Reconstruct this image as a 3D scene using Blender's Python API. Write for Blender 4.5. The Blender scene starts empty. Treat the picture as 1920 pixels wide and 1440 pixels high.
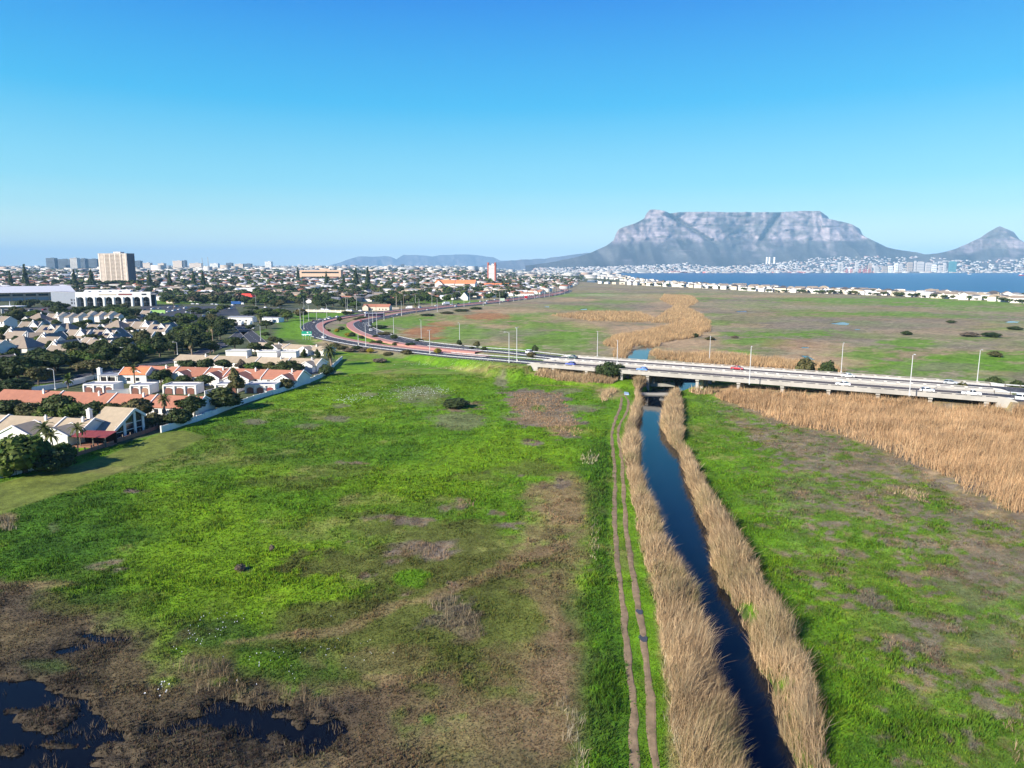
import bpy, math, random
import numpy as np
from mathutils import Vector, Matrix

random.seed(7)
RNG = np.random.default_rng(11)
R = math.radians
scene = bpy.context.scene
COL = scene.collection

# ------------------------------------------------------------------ camera
CAM_H = 42.0
HAZE = 4.5e-5
FPX = 1331.0                     # focal length in pixels of a 1920 px wide picture
PITCH = math.atan2(720 - 505, FPX)
cam_data = bpy.data.cameras.new('camera')
cam_data.sensor_width = 36.0
cam_data.lens = FPX / 1920 * 36.0
cam_data.clip_start = 0.5
cam_data.clip_end = 120000.0
cam = bpy.data.objects.new('camera', cam_data)
cam.location = (0, 0, CAM_H)
cam.rotation_euler = (math.pi / 2 - PITCH, 0, 0)
COL.objects.link(cam)
scene.camera = cam

# ------------------------------------------------------------------ sky and sun
SUN_EL, SUN_A = R(27.0), R(38.0)
SUN = Vector((-math.cos(SUN_A) * math.cos(SUN_EL), -math.sin(SUN_A) * math.cos(SUN_EL), math.sin(SUN_EL)))
world = bpy.data.worlds.new('World')
scene.world = world
world.use_nodes = True
wn = world.node_tree
wn.nodes.clear()
w_out = wn.nodes.new('ShaderNodeOutputWorld')
w_bg = wn.nodes.new('ShaderNodeBackground')
w_sky = wn.nodes.new('ShaderNodeTexSky')
w_sky.sky_type = 'NISHITA'
w_sky.sun_disc = False
w_sky.sun_elevation = SUN_EL
w_sky.sun_rotation = math.atan2(SUN.x, SUN.y)
w_sky.altitude = 300
w_sky.air_density = 1.05
w_sky.dust_density = 0.0
w_sky.ozone_density = 4.0
w_hs = wn.nodes.new('ShaderNodeHueSaturation')
w_hs.inputs['Saturation'].default_value = 1.22
w_hs.inputs['Value'].default_value = 1.0
wn.links.new(w_sky.outputs[0], w_hs.inputs['Color'])
# clear winter air: most of the colour follows the height above the horizon, the same all the way round
w_tc = wn.nodes.new('ShaderNodeTexCoord'); w_sp = wn.nodes.new('ShaderNodeSeparateXYZ'); w_rp = wn.nodes.new('ShaderNodeValToRGB')
wn.links.new(w_tc.outputs['Generated'], w_sp.inputs[0]); wn.links.new(w_sp.outputs['Z'], w_rp.inputs[0])
w_e = w_rp.color_ramp.elements
SKY = [(0.0, (.75, .70, .42)), (.045, (.42, .53, .40)), (.075, (.235, .43, .415)), (.11, (.130, .365, .430)), (.21, (.012, .235, .420)), (.33, (.0, .118, .380)), (.60, (.0, .028, .25)), (1.0, (.0, .022, .21))]
w_e[0].position, w_e[0].color = SKY[0][0], (*SKY[0][1], 1)
w_e[1].position, w_e[1].color = SKY[-1][0], (*SKY[-1][1], 1)
for pos_, col_ in SKY[1:-1]:
    q_ = w_e.new(pos_); q_.color = (*col_, 1)
w_sc = wn.nodes.new('ShaderNodeVectorMath'); w_sc.operation = 'SCALE'; w_sc.inputs['Scale'].default_value = 1 / 0.12
wn.links.new(w_rp.outputs[0], w_sc.inputs[0])
w_mx = wn.nodes.new('ShaderNodeMix'); w_mx.data_type = 'RGBA'; w_mx.inputs[0].default_value = 0.95
wn.links.new(w_hs.outputs[0], w_mx.inputs[6]); wn.links.new(w_sc.outputs[0], w_mx.inputs[7])
wn.links.new(w_mx.outputs[2], w_bg.inputs['Color'])
w_bg.inputs['Strength'].default_value = 0.12
wn.links.new(w_bg.outputs[0], w_out.inputs['Surface'])
sun_data = bpy.data.lights.new('sun', 'SUN')
sun_data.energy = 4.8
sun_data.angle = R(0.53)
sun_data.color = (1.0, 0.93, 0.82)
sun = bpy.data.objects.new('sun', sun_data)
sun.rotation_euler = (-SUN).to_track_quat('-Z', 'Y').to_euler()
sun.location = (-50, -50, 100)
COL.objects.link(sun)
scene.view_settings.view_transform = 'Standard'
scene.view_settings.look = 'None'
scene.view_settings.gamma = 1.0
scene.view_settings.use_curve_mapping = False
scene.view_settings.exposure = 1.1
scene.cycles.use_denoising = True
scene.cycles.max_bounces = 5
scene.cycles.diffuse_bounces = 2
scene.cycles.transparent_max_bounces = 6
scene.cycles.volume_bounces = 0
scene.cycles.caustics_reflective = False
scene.cycles.caustics_refractive = False
scene.cycles.sample_clamp_indirect = 4.0

# ------------------------------------------------------------------ picture <-> place
CP, SP = math.cos(PITCH), math.sin(PITCH)
def G(u, v, z=0.0):
    """the point at height z that the photograph shows at (u, v)"""
    dx, dy = (u - 960) / FPX, (720 - v) / FPX
    d = (dx, CP + dy * SP, -SP + dy * CP)
    t = (z - CAM_H) / d[2]
    return Vector((d[0] * t, d[1] * t, z))
def at_depth(u, v, Y):
    dx, dy = (u - 960) / FPX, (720 - v) / FPX
    d = (dx, CP + dy * SP, -SP + dy * CP)
    t = Y / d[1]
    return Vector((d[0] * t, Y, CAM_H + d[2] * t))
def proj(x, y, z=0.0):
    dz = z - CAM_H
    dep = y * CP - dz * SP
    up = y * SP + dz * CP
    dep = np.maximum(dep, 1e-3)
    return 960 + FPX * x / dep, 720 - FPX * up / dep
def pxm(v, z=0.0):
    p = G(960, v, z)
    return FPX / (p.y * CP - (z - CAM_H) * SP)

# ------------------------------------------------------------------ noise
def _h(ix, iy, s):
    n = (ix.astype(np.int64) * 374761393 + iy.astype(np.int64) * 668265263 + s * 1442695041) & 0xffffffff
    n = ((n ^ (n >> 13)) * 1274126177) & 0xffffffff
    n = n ^ (n >> 16)
    return (n & 0xffff) / 65535.0
def vnoise(x, y, s=0):
    ix, iy = np.floor(x), np.floor(y)
    fx, fy = x - ix, y - iy
    fx = fx * fx * fx * (fx * (fx * 6 - 15) + 10); fy = fy * fy * fy * (fy * (fy * 6 - 15) + 10)
    a, b = _h(ix, iy, s), _h(ix + 1, iy, s)
    c, d = _h(ix, iy + 1, s), _h(ix + 1, iy + 1, s)
    return (a + (b - a) * fx) * (1 - fy) + (c + (d - c) * fx) * fy
def fbm(x, y, sc, oct=4, s=0):
    """about -1..1"""
    t, amp, tot = 0.0, 1.0, 0.0
    c, sn = math.cos(0.6), math.sin(0.6)
    x, y = np.asarray(x, float) / sc, np.asarray(y, float) / sc
    for k in range(oct):
        t = t + amp * (vnoise(x, y, s + k * 17) * 2 - 1); tot += amp
        x, y = (x * c - y * sn) * 2.03 + 13.1, (x * sn + y * c) * 2.03 + 7.7
        amp *= 0.5
    return t / tot * 1.6
def sstep(a, b, x):
    t = np.clip((x - a) / (b - a), 0, 1)
    return t * t * (3 - 2 * t)

# ------------------------------------------------------------------ polylines and polygons
def poly_dist(px, py, pts, vals=None):
    """distance to a polyline; with vals also the interpolated value there and the signed side"""
    best = np.full(px.shape, 1e9); val = np.zeros(px.shape)
    for i in range(len(pts) - 1):
        ax, ay = pts[i][0], pts[i][1]; bx, by = pts[i + 1][0], pts[i + 1][1]
        dx, dy = bx - ax, by - ay
        L2 = dx * dx + dy * dy + 1e-9
        t = np.clip(((px - ax) * dx + (py - ay) * dy) / L2, 0, 1)
        d = np.hypot(px - ax - t * dx, py - ay - t * dy)
        m = d < best
        best = np.where(m, d, best)
        if vals is not None:
            val = np.where(m, vals[i] + (vals[i + 1] - vals[i]) * t, val)
    return (best, val) if vals is not None else best
def inside(px, py, pts):
    c = np.zeros(px.shape, bool)
    n = len(pts)
    for i in range(n):
        x1, y1 = pts[i][0], pts[i][1]; x2, y2 = pts[(i + 1) % n][0], pts[(i + 1) % n][1]
        if y1 == y2: continue
        k = ((y1 > py) != (y2 > py)) & (px < (x2 - x1) * (py - y1) / (y2 - y1) + x1)
        c ^= k
    return c
def sdist(px, py, pts):
    """negative inside"""
    d = poly_dist(px, py, list(pts) + [pts[0]])
    return np.where(inside(px, py, pts), -d, d)
def smooth_line(pts, step):
    """Catmull-Rom through points (any dimension), resampled about every STEP metres"""
    P = [np.array(p, float) for p in pts]
    P = [2 * P[0] - P[1]] + P + [2 * P[-1] - P[-2]]
    out = []
    for i in range(1, len(P) - 2):
        n = max(2, int(np.linalg.norm(P[i + 1][:2] - P[i][:2]) / step))
        for k in range(n):
            t = k / n
            out.append(0.5 * (2 * P[i] + (P[i + 1] - P[i - 1]) * t + (2 * P[i - 1] - 5 * P[i] + 4 * P[i + 1] - P[i + 2]) * t * t + (3 * P[i] - P[i - 1] - 3 * P[i + 1] + P[i + 2]) * t ** 3))
    out.append(P[-2])
    return np.array(out)
def offset_line(L, d):
    T = np.gradient(L[:, :2], axis=0)
    T /= np.linalg.norm(T, axis=1)[:, None] + 1e-9
    O = L.copy()
    O[:, 0] += -T[:, 1] * d; O[:, 1] += T[:, 0] * d
    return O

# ------------------------------------------------------------------ materials
MATS = {}
def nodemat(name):
    m = bpy.data.materials.new(name); m.use_nodes = True
    nt = m.node_tree
    b = nt.nodes['Principled BSDF']
    return m, nt, b
def mat(name, col, rough=0.8, var=0.12, scale=0.6, metal=0.0, spec=0.3, dirt=None, rnd=0.0, bump=0.0):
    """a plain surface whose colour wanders a little (grain, wear)"""
    if name in MATS: return MATS[name]
    m, nt, b = nodemat(name)
    tc = nt.nodes.new('ShaderNodeTexCoord')
    nz = nt.nodes.new('ShaderNodeTexNoise'); nz.inputs['Scale'].default_value = scale; nz.inputs['Detail'].default_value = 6; nz.inputs['Roughness'].default_value = 0.65
    nt.links.new(tc.outputs['Object'], nz.inputs['Vector'])
    mr = nt.nodes.new('ShaderNodeMapRange'); mr.inputs[1].default_value = 0.25; mr.inputs[2].default_value = 0.75
    mr.inputs[3].default_value = 1 - var; mr.inputs[4].default_value = 1 + var
    nt.links.new(nz.outputs[0], mr.inputs[0])
    fac = mr.outputs[0]
    if rnd:
        oi = nt.nodes.new('ShaderNodeObjectInfo')
        m2 = nt.nodes.new('ShaderNodeMapRange'); m2.inputs[3].default_value = 1 - rnd; m2.inputs[4].default_value = 1 + rnd
        nt.links.new(oi.outputs['Random'], m2.inputs[0])
        mu = nt.nodes.new('ShaderNodeMath'); mu.operation = 'MULTIPLY'
        nt.links.new(fac, mu.inputs[0]); nt.links.new(m2.outputs[0], mu.inputs[1]); fac = mu.outputs[0]
    vm = nt.nodes.new('ShaderNodeVectorMath'); vm.operation = 'SCALE'
    vm.inputs[0].default_value = col[:3]
    nt.links.new(fac, vm.inputs['Scale'])
    out = vm.outputs[0]
    if dirt:
        n2 = nt.nodes.new('ShaderNodeTexNoise'); n2.inputs['Scale'].default_value = scale * 0.35; n2.inputs['Detail'].default_value = 5
        nt.links.new(tc.outputs['Object'], n2.inputs['Vector'])
        r2 = nt.nodes.new('ShaderNodeMapRange'); r2.inputs[1].default_value = 0.5; r2.inputs[2].default_value = 0.75; r2.inputs[4].default_value = 0.55
        nt.links.new(n2.outputs[0], r2.inputs[0])
        mx = nt.nodes.new('ShaderNodeMix'); mx.data_type = 'RGBA'
        nt.links.new(r2.outputs[0], mx.inputs[0]); nt.links.new(out, mx.inputs[6]); mx.inputs[7].default_value = (*dirt, 1)
        out = mx.outputs[2]
    nt.links.new(out, b.inputs['Base Color'])
    b.inputs['Roughness'].default_value = rough
    b.inputs['Metallic'].default_value = metal
    b.inputs['Specular IOR Level'].default_value = spec
    if bump:
        bp = nt.nodes.new('ShaderNodeBump'); bp.inputs['Strength'].default_value = bump
        nt.links.new(nz.outputs[0], bp.inputs['Height']); nt.links.new(bp.outputs[0], b.inputs['Normal'])
    MATS[name] = m
    return m
def attr_mat(name, up=0.0, var=0.3, scales=(0.35, 1.6, 7.0), trans=0.0, bump=0.0, rough=0.9, spec=0.15):
    """albedo from the mesh's own 'col' attribute, broken up by noise; UP turns thin blades' normals towards the sky as in a dense sward"""
    m, nt, b = nodemat(name)
    at = nt.nodes.new('ShaderNodeAttribute'); at.attribute_name = 'col'
    geo = nt.nodes.new('ShaderNodeNewGeometry')
    out = at.outputs['Color']
    hv = None
    for i, s in enumerate(scales):
        nz = nt.nodes.new('ShaderNodeTexNoise'); nz.inputs['Scale'].default_value = s; nz.inputs['Detail'].default_value = 4; nz.inputs['Roughness'].default_value = 0.7
        nt.links.new(geo.outputs['Position'], nz.inputs['Vector'])
        mr = nt.nodes.new('ShaderNodeMapRange'); mr.inputs[1].default_value = 0.3; mr.inputs[2].default_value = 0.7
        mr.inputs[3].default_value = 1 - var; mr.inputs[4].default_value = 1 + var
        nt.links.new(nz.outputs[0], mr.inputs[0])
        vm = nt.nodes.new('ShaderNodeVectorMath'); vm.operation = 'SCALE'
        nt.links.new(out, vm.inputs[0]); nt.links.new(mr.outputs[0], vm.inputs['Scale'])
        out = vm.outputs[0]; hv = nz.outputs[0]
    nt.links.new(out, b.inputs['Base Color'])
    b.inputs['Roughness'].default_value = rough
    b.inputs['Specular IOR Level'].default_value = spec
    if up:
        mx = nt.nodes.new('ShaderNodeMix'); mx.data_type = 'VECTOR'
        mx.inputs[0].default_value = up
        nt.links.new(geo.outputs['Normal'], mx.inputs[4]); mx.inputs[5].default_value = (0, 0, 1)
        nm = nt.nodes.new('ShaderNodeVectorMath'); nm.operation = 'NORMALIZE'
        nt.links.new(mx.outputs[1], nm.inputs[0]); nt.links.new(nm.outputs[0], b.inputs['Normal'])
    elif bump:
        bp = nt.nodes.new('ShaderNodeBump'); bp.inputs['Strength'].default_value = bump; bp.inputs['Distance'].default_value = 0.3
        nt.links.new(hv, bp.inputs['Height']); nt.links.new(bp.outputs[0], b.inputs['Normal'])
    if trans:
        o = nt.nodes['Material Output']
        tr = nt.nodes.new('ShaderNodeBsdfTranslucent'); nt.links.new(out, tr.inputs[0])
        ms = nt.nodes.new('ShaderNodeMixShader'); ms.inputs[0].default_value = trans
        nt.links.new(b.outputs[0], ms.inputs[1]); nt.links.new(tr.outputs[0], ms.inputs[2]); nt.links.new(ms.outputs[0], o.inputs[0])
    MATS[name] = m
    return m
def water_mat(name, col, rough, bump_scale, bump, stretch=(1, 1, 1)):
    m, nt, b = nodemat(name)
    b.inputs['Base Color'].default_value = (*col, 1)
    b.inputs['Roughness'].default_value = rough
    b.inputs['IOR'].default_value = 1.33
    tc = nt.nodes.new('ShaderNodeTexCoord')
    mp = nt.nodes.new('ShaderNodeMapping'); mp.inputs['Scale'].default_value = stretch
    nt.links.new(tc.outputs['Object'], mp.inputs[0])
    nz = nt.nodes.new('ShaderNodeTexNoise'); nz.inputs['Scale'].default_value = bump_scale; nz.inputs['Detail'].default_value = 4
    nt.links.new(mp.outputs[0], nz.inputs['Vector'])
    bp = nt.nodes.new('ShaderNodeBump'); bp.inputs['Strength'].default_value = bump; bp.inputs['Distance'].default_value = 0.1
    nt.links.new(nz.outputs[0], bp.inputs['Height']); nt.links.new(bp.outputs[0], b.inputs['Normal'])
    MATS[name] = m
    return m

# ------------------------------------------------------------------ mesh building
class MB:
    def __init__(s):
        s.v, s.f, s.m = [], [], []
    def add(s, verts, faces, m=0):
        o = len(s.v)
        s.v += [tuple(p) for p in verts]
        s.f += [tuple(i + o for i in f) for f in faces]
        s.m += [m] * len(faces)
        return s
    def box(s, c, d, rz=0.0, m=0, top=None):
        """c: centre of the base; d: size; top: shrink of the top (sx, sy)"""
        x, y, z = d[0] / 2, d[1] / 2, d[2]
        tx, ty = (x, y) if top is None else (x * top[0], y * top[1])
        P = [(-x, -y, 0), (x, -y, 0), (x, y, 0), (-x, y, 0), (-tx, -ty, z), (tx, -ty, z), (tx, ty, z), (-tx, ty, z)]
        cs, sn = math.cos(rz), math.sin(rz)
        P = [(c[0] + a * cs - b * sn, c[1] + a * sn + b * cs, c[2] + h) for a, b, h in P]
        return s.add(P, [(3, 2, 1, 0), (4, 5, 6, 7), (0, 1, 5, 4), (1, 2, 6, 5), (2, 3, 7, 6), (3, 0, 4, 7)], m)
    def tube(s, a, b, ra, rb, n=6, m=0, cap=True):
        a, b = Vector(a), Vector(b)
        d = (b - a).normalized()
        e = d.orthogonal().normalized(); g = d.cross(e)
        P = []
        for c, r in ((a, ra), (b, rb)):
            for k in range(n):
                t = 2 * math.pi * k / n
                P.append(c + e * (r * math.cos(t)) + g * (r * math.sin(t)))
        F = [(k, (k + 1) % n, n + (k + 1) % n, n + k) for k in range(n)]
        if cap: F += [tuple(range(n - 1, -1, -1)), tuple(range(n, 2 * n))]
        return s.add(P, F, m)
    def prism(s, pts, axis_from, axis_to, m=0):
        """pts: outline in a plane as 3-D points; extruded by the vector from->to"""
        e = Vector(axis_to) - Vector(axis_from)
        n = len(pts)
        A = [Vector(p) for p in pts]; B = [p + e for p in A]
        F = [tuple(range(n - 1, -1, -1)), tuple(range(n, 2 * n))] + [(k, (k + 1) % n, n + (k + 1) % n, n + k) for k in range(n)]
        return s.add(A + B, F, m)
    def strip(s, L, w0, w1, dz=0.0, m=0):
        """ribbon along polyline L (x,y,z) from side offset w0 to w1"""
        a, b = offset_line(L, w0), offset_line(L, w1)
        n = len(L)
        P = [(p[0], p[1], p[2] + dz) for p in a] + [(p[0], p[1], p[2] + dz) for p in b]
        return s.add(P, [(k + 1, k, n + k, n + k + 1) for k in range(n - 1)], m)
    def mesh(s, name, mats, smooth=False):
        me = bpy.data.meshes.new(name)
        me.from_pydata(s.v, [], s.f)
        for x in mats: me.materials.append(x)
        if len(mats) > 1: me.polygons.foreach_set('material_index', s.m)
        if smooth: me.polygons.foreach_set('use_smooth', [True] * len(me.polygons))
        me.update()
        return me
    def build(s, name, mats, parent=None, smooth=False):
        if not isinstance(mats, (list, tuple)): mats = [mats]
        return link(name, s.mesh(name, mats, smooth), parent)
def np_mesh(name, V, F, mats, cols=None, smooth=False, col_domain='POINT'):
    """V (n,3), F (m,k) numpy arrays"""
    me = bpy.data.meshes.new(name)
    V = np.asarray(V, np.float32); F = np.asarray(F, np.int32)
    me.vertices.add(len(V)); me.vertices.foreach_set('co', V.ravel())
    k = F.shape[1]
    me.loops.add(F.size); me.loops.foreach_set('vertex_index', F.ravel())
    me.polygons.add(len(F)); me.polygons.foreach_set('loop_start', np.arange(0, F.size, k, dtype=np.int32))
    if smooth: me.polygons.foreach_set('use_smooth', np.ones(len(F), bool))
    for x in mats: me.materials.append(x)
    if cols is not None:
        a = me.attributes.new('col', 'FLOAT_COLOR', col_domain)
        c = np.ones((len(cols), 4), np.float32); c[:, :3] = cols
        a.data.foreach_set('color', c.ravel())
    me.update(calc_edges=True)
    return me
def link(name, data, parent=None, loc=None, rz=0.0):
    o = bpy.data.objects.new(name, data)
    COL.objects.link(o)
    if parent is not None: o.parent = parent
    if loc is not None: o.location = loc
    if rz: o.rotation_euler = (0, 0, rz)
    return o
def setting(o, kind='structure'):
    o['kind'] = kind
    return o
def thing(name, label, cat, loc=(0, 0, 0), rz=0.0, group=None):
    o = bpy.data.objects.new(name, None); COL.objects.link(o)
    o.empty_display_size = 0.5
    o.location = loc; o.rotation_euler = (0, 0, rz)
    if label: o['label'] = label
    o['category'] = cat
    if group: o['group'] = group
    return o
def tag(o, label, cat, group=None):
    if label: o['label'] = label
    o['category'] = cat
    if group: o['group'] = group
    return o
KIDS = {}
def copy_thing(root, loc, rz=0.0, scale=None, swap=None):
    """a thing with copies of its parts and their sub-parts, sharing meshes; SWAP replaces mesh data by name"""
    if root not in KIDS:
        KIDS[root] = [(c, list(c.children)) for c in root.children]
    r = root.copy(); COL.objects.link(r)
    r.location = loc; r.rotation_euler = (0, 0, rz)
    if scale: r.scale = scale if isinstance(scale, tuple) else (scale,) * 3
    for c, g in KIDS[root]:
        d = c.copy(); COL.objects.link(d); d.parent = r
        if swap and d.data.name in swap: d.data = swap[d.data.name]
        for x in g:
            e = x.copy(); COL.objects.link(e); e.parent = d
            if swap and e.data.name in swap: e.data = swap[e.data.name]
    return r
# things whose label is worked out at the end from what they stand beside
LATER = []
def later(o, look, noun):
    LATER.append((o, look, noun)); return o
LANDMARKS = []
def landmark(phrase, p):
    LANDMARKS.append((phrase, Vector((p[0], p[1], 0))))
# ================================================================== LARGE STRUCTURE
def W(pts, z=0.0):
    return [(lambda p: (p.x, p.y))(G(a[0], a[1], a[2] if len(a) > 2 else z)) for a in pts]
# --- bridge frame: E + d*s + n*t, s along (0..LB), t across (0..30)
BE = np.array([10.0, 274.5]); BD = np.array([0.865, -0.501]); BD /= np.linalg.norm(BD); BN = np.array([-BD[1], BD[0]])
LB, BZ = 149.0, 5.2
def bp(s, t, z=BZ):
    q = BE + BD * s + BN * t
    return (q[0], q[1], z)
BRZ = math.atan2(BD[1], BD[0])
# --- carriageways
def line3(pts):
    return [(*(lambda p: (p.x, p.y, p.z))(G(*a)),) for a in pts]
near_px = [(940, 674, 4.3), (849, 667, 2.9), (774, 658.5, 1.8), (717, 652, 1.0), (680, 647, .7), (654, 642.5, .6), (628, 637.5, .6), (602, 631, .6), (586, 622, .6), (579, 612, .6), (587, 605, .6), (607, 599.8, .6), (628, 595.6, .6),
           (662, 590.5, .6), (700, 586, .6), (742, 581.5, .6), (800, 576, .6), (870, 569.5, .6), (940, 561.5, .6), (1000, 554.5, .6), (1036, 549, .6), (1056, 544.5, .6), (1040, 541.5, .6), (1000, 540, .6)]
far_px = [(961, 661, 4.2), (886, 655, 2.9), (811, 647.5, 1.7), (755, 639, 1.0), (717.5, 629.7, .7), (690, 619.5, .6), (677, 611, .6), (677, 605, .6), (692, 600, .6), (717, 595.5, .6), (736, 592, .6), (764, 586.5, .6),
          (796, 582, .6), (849, 575.5, .6), (905, 570, .6), (961, 563.5, .6), (1036, 554, .6), (1063, 548, .6), (1066, 544, .6), (1045, 541, .6)]
NEAR_L = smooth_line([bp(12, 6.6), bp(0, 6.6)] + line3(near_px), 5)
FAR_L = smooth_line([bp(12, 23.4), bp(0, 23.4)] + line3(far_px), 5)
NEAR_R = smooth_line([bp(LB - 10, 6.6), bp(LB, 6.6), bp(LB + 60, 6.6, 4.6), bp(LB + 160, 8, 3.0), bp(LB + 300, 20, 1.5)], 6)
FAR_R = smooth_line([bp(LB - 10, 23.4), bp(LB, 23.4), bp(LB + 60, 23.4, 4.6), bp(LB + 160, 25, 3.0), bp(LB + 300, 37, 1.5)], 6)
STREET = smooth_line(line3([(500, 660, .2), (482, 640, .2), (462, 622, .2), (452, 612, .2), (440, 602, .2), (455, 592, .2), (520, 586, .2), (600, 585.5, .2), (680, 585, .2)]), 6)
BACKRD = smooth_line(line3([(285, 578, .2), (340, 571, .2), (420, 572, .2), (500, 577, .2), (570, 580, .2), (660, 583, .2), (720, 586, .2)]), 8)
SIDE = smooth_line(line3([(300, 606, .2), (350, 604, .2), (420, 606, .2), (470, 611, .2)]), 6)
NEARST = smooth_line(line3([(-120, 735, .2), (0, 722, .2), (80, 716, .2), (150, 706, .2), (200, 697, .2), (260, 686, .2), (320, 678, .2), (380, 660, .2), (430, 640, .2), (455, 622, .2)]), 6)
ROADS = [(NEAR_L, 5.6), (FAR_L, 5.6), (NEAR_R, 5.6), (FAR_R, 5.6), (STREET, 4.2), (BACKRD, 4.5), (SIDE, 3.5), (NEARST, 3.6)]
# --- canal
CL = [(1209, 739), (1212, 771), (1204, 811), (1214, 851), (1216, 900), (1227, 936), (1238, 971), (1246, 1004), (1254, 1040), (1272, 1064), (1303, 1130), (1314, 1191), (1341, 1257), (1366, 1327), (1377, 1366), (1390, 1440), (1410, 1540), (1440, 1700)]
CR = [(1238, 739), (1245, 778), (1241, 801), (1257, 832), (1275, 851), (1290, 903), (1305, 936), (1314, 971), (1331, 1004), (1336, 1052), (1353, 1100), (1396, 1176), (1427, 1263), (1456, 1330), (1489, 1440), (1522, 1540), (1570, 1700)]
CL = [(a - np.interp(b, [739, 800, 900, 1040, 1130, 1300, 1440], [3, 12, 15, 2, -6, -6, -8]), b) for a, b in CL]
CLw = W(CL, -1.2); CRw = W(CR, -1.2)
pa, pb = bp(52, -2), bp(62, -2)
CLw = [bp(49, 32)[:2], bp(44.5, -6)[:2]] + CLw[1:]
CRw = [bp(60, 34)[:2], bp(56, -6)[:2]] + CRw[1:]
CANAL = CLw + CRw[::-1]
PONDS = [W(p) for p in (
    [(1176, 674), (1178, 664), (1193, 655), (1210, 648), (1224, 645.5), (1225, 649), (1214, 659), (1213, 673)],
    [(1240, 598.6), (1249, 592.5), (1258, 590.5), (1259, 596), (1250, 601)],
    [(1293, 624), (1295, 617), (1310, 620), (1318, 627), (1305, 626)],
    [(1248, 564.5), (1255, 559), (1263, 561.5), (1260, 565.5)],
    [(1501, 665), (1512, 665.5), (1529, 674), (1518, 673)],
    [(1500, 650), (1514, 649), (1518, 652), (1508, 652.5)],
    [(1557, 606), (1580, 603), (1592, 606), (1588, 609), (1570, 608)],
    [(1600, 617), (1612, 615.8), (1612, 618)], [(1380, 583), (1398, 582), (1400, 585), (1385, 585)],
    [(1882, 604), (1895, 601), (1912, 602), (1905, 605)], [(1088, 579), (1100, 578.4), (1100, 580.5), (1090, 580.5)], [(1018, 574.5), (1030, 574), (1028, 576)],
    [(1100, 529), (1102, 524), (1122, 524.6), (1122, 530)])]
MARSH = W([(-300, 1230), (0, 1262), (60, 1255), (130, 1290), (230, 1320), (330, 1345), (420, 1330), (520, 1300), (640, 1315), (700, 1335), (740, 1400), (640, 1440), (600, 1520), (-400, 1700)])
MPOOLS = [W(p) for p in ([(-200, 1268), (40, 1266), (110, 1282), (150, 1312), (235, 1330), (262, 1360), (205, 1395), (270, 1440), (250, 1620), (-400, 1720)], [(240, 1358), (330, 1338), (425, 1326), (465, 1342), (420, 1366), (330, 1374)],
    [(372, 1322), (420, 1302), (520, 1326), (575, 1340), (640, 1350), (620, 1390), (560, 1424), (480, 1412), (420, 1368)], [(160, 1186), (230, 1178), (264, 1188), (250, 1204), (180, 1214)], [(100, 1215), (160, 1200), (185, 1206), (120, 1226)])]
MARSH2 = W([(160, 1190), (230, 1182), (262, 1190), (250, 1210), (180, 1222)])

def shore_near(u):
    return np.interp(u, [1095, 1150, 1165, 1180, 1200, 1250, 1300, 1400, 1500, 1700, 1920, 2300], [9000, 6500, 5200, 3900, 3000, 2350, 2020, 1720, 1530, 1290, 1130, 1000])
def shore_far(u):
    return np.interp(u, [1095, 1160, 1300, 1500, 1900, 2300], [9000, 8350, 8500, 8700, 8800, 8900])
def in_bay(x, y):
    u, v = proj(x, y, 0.0)
    return (u > 1095) & (y > shore_near(u)) & (y < shore_far(u))

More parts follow.
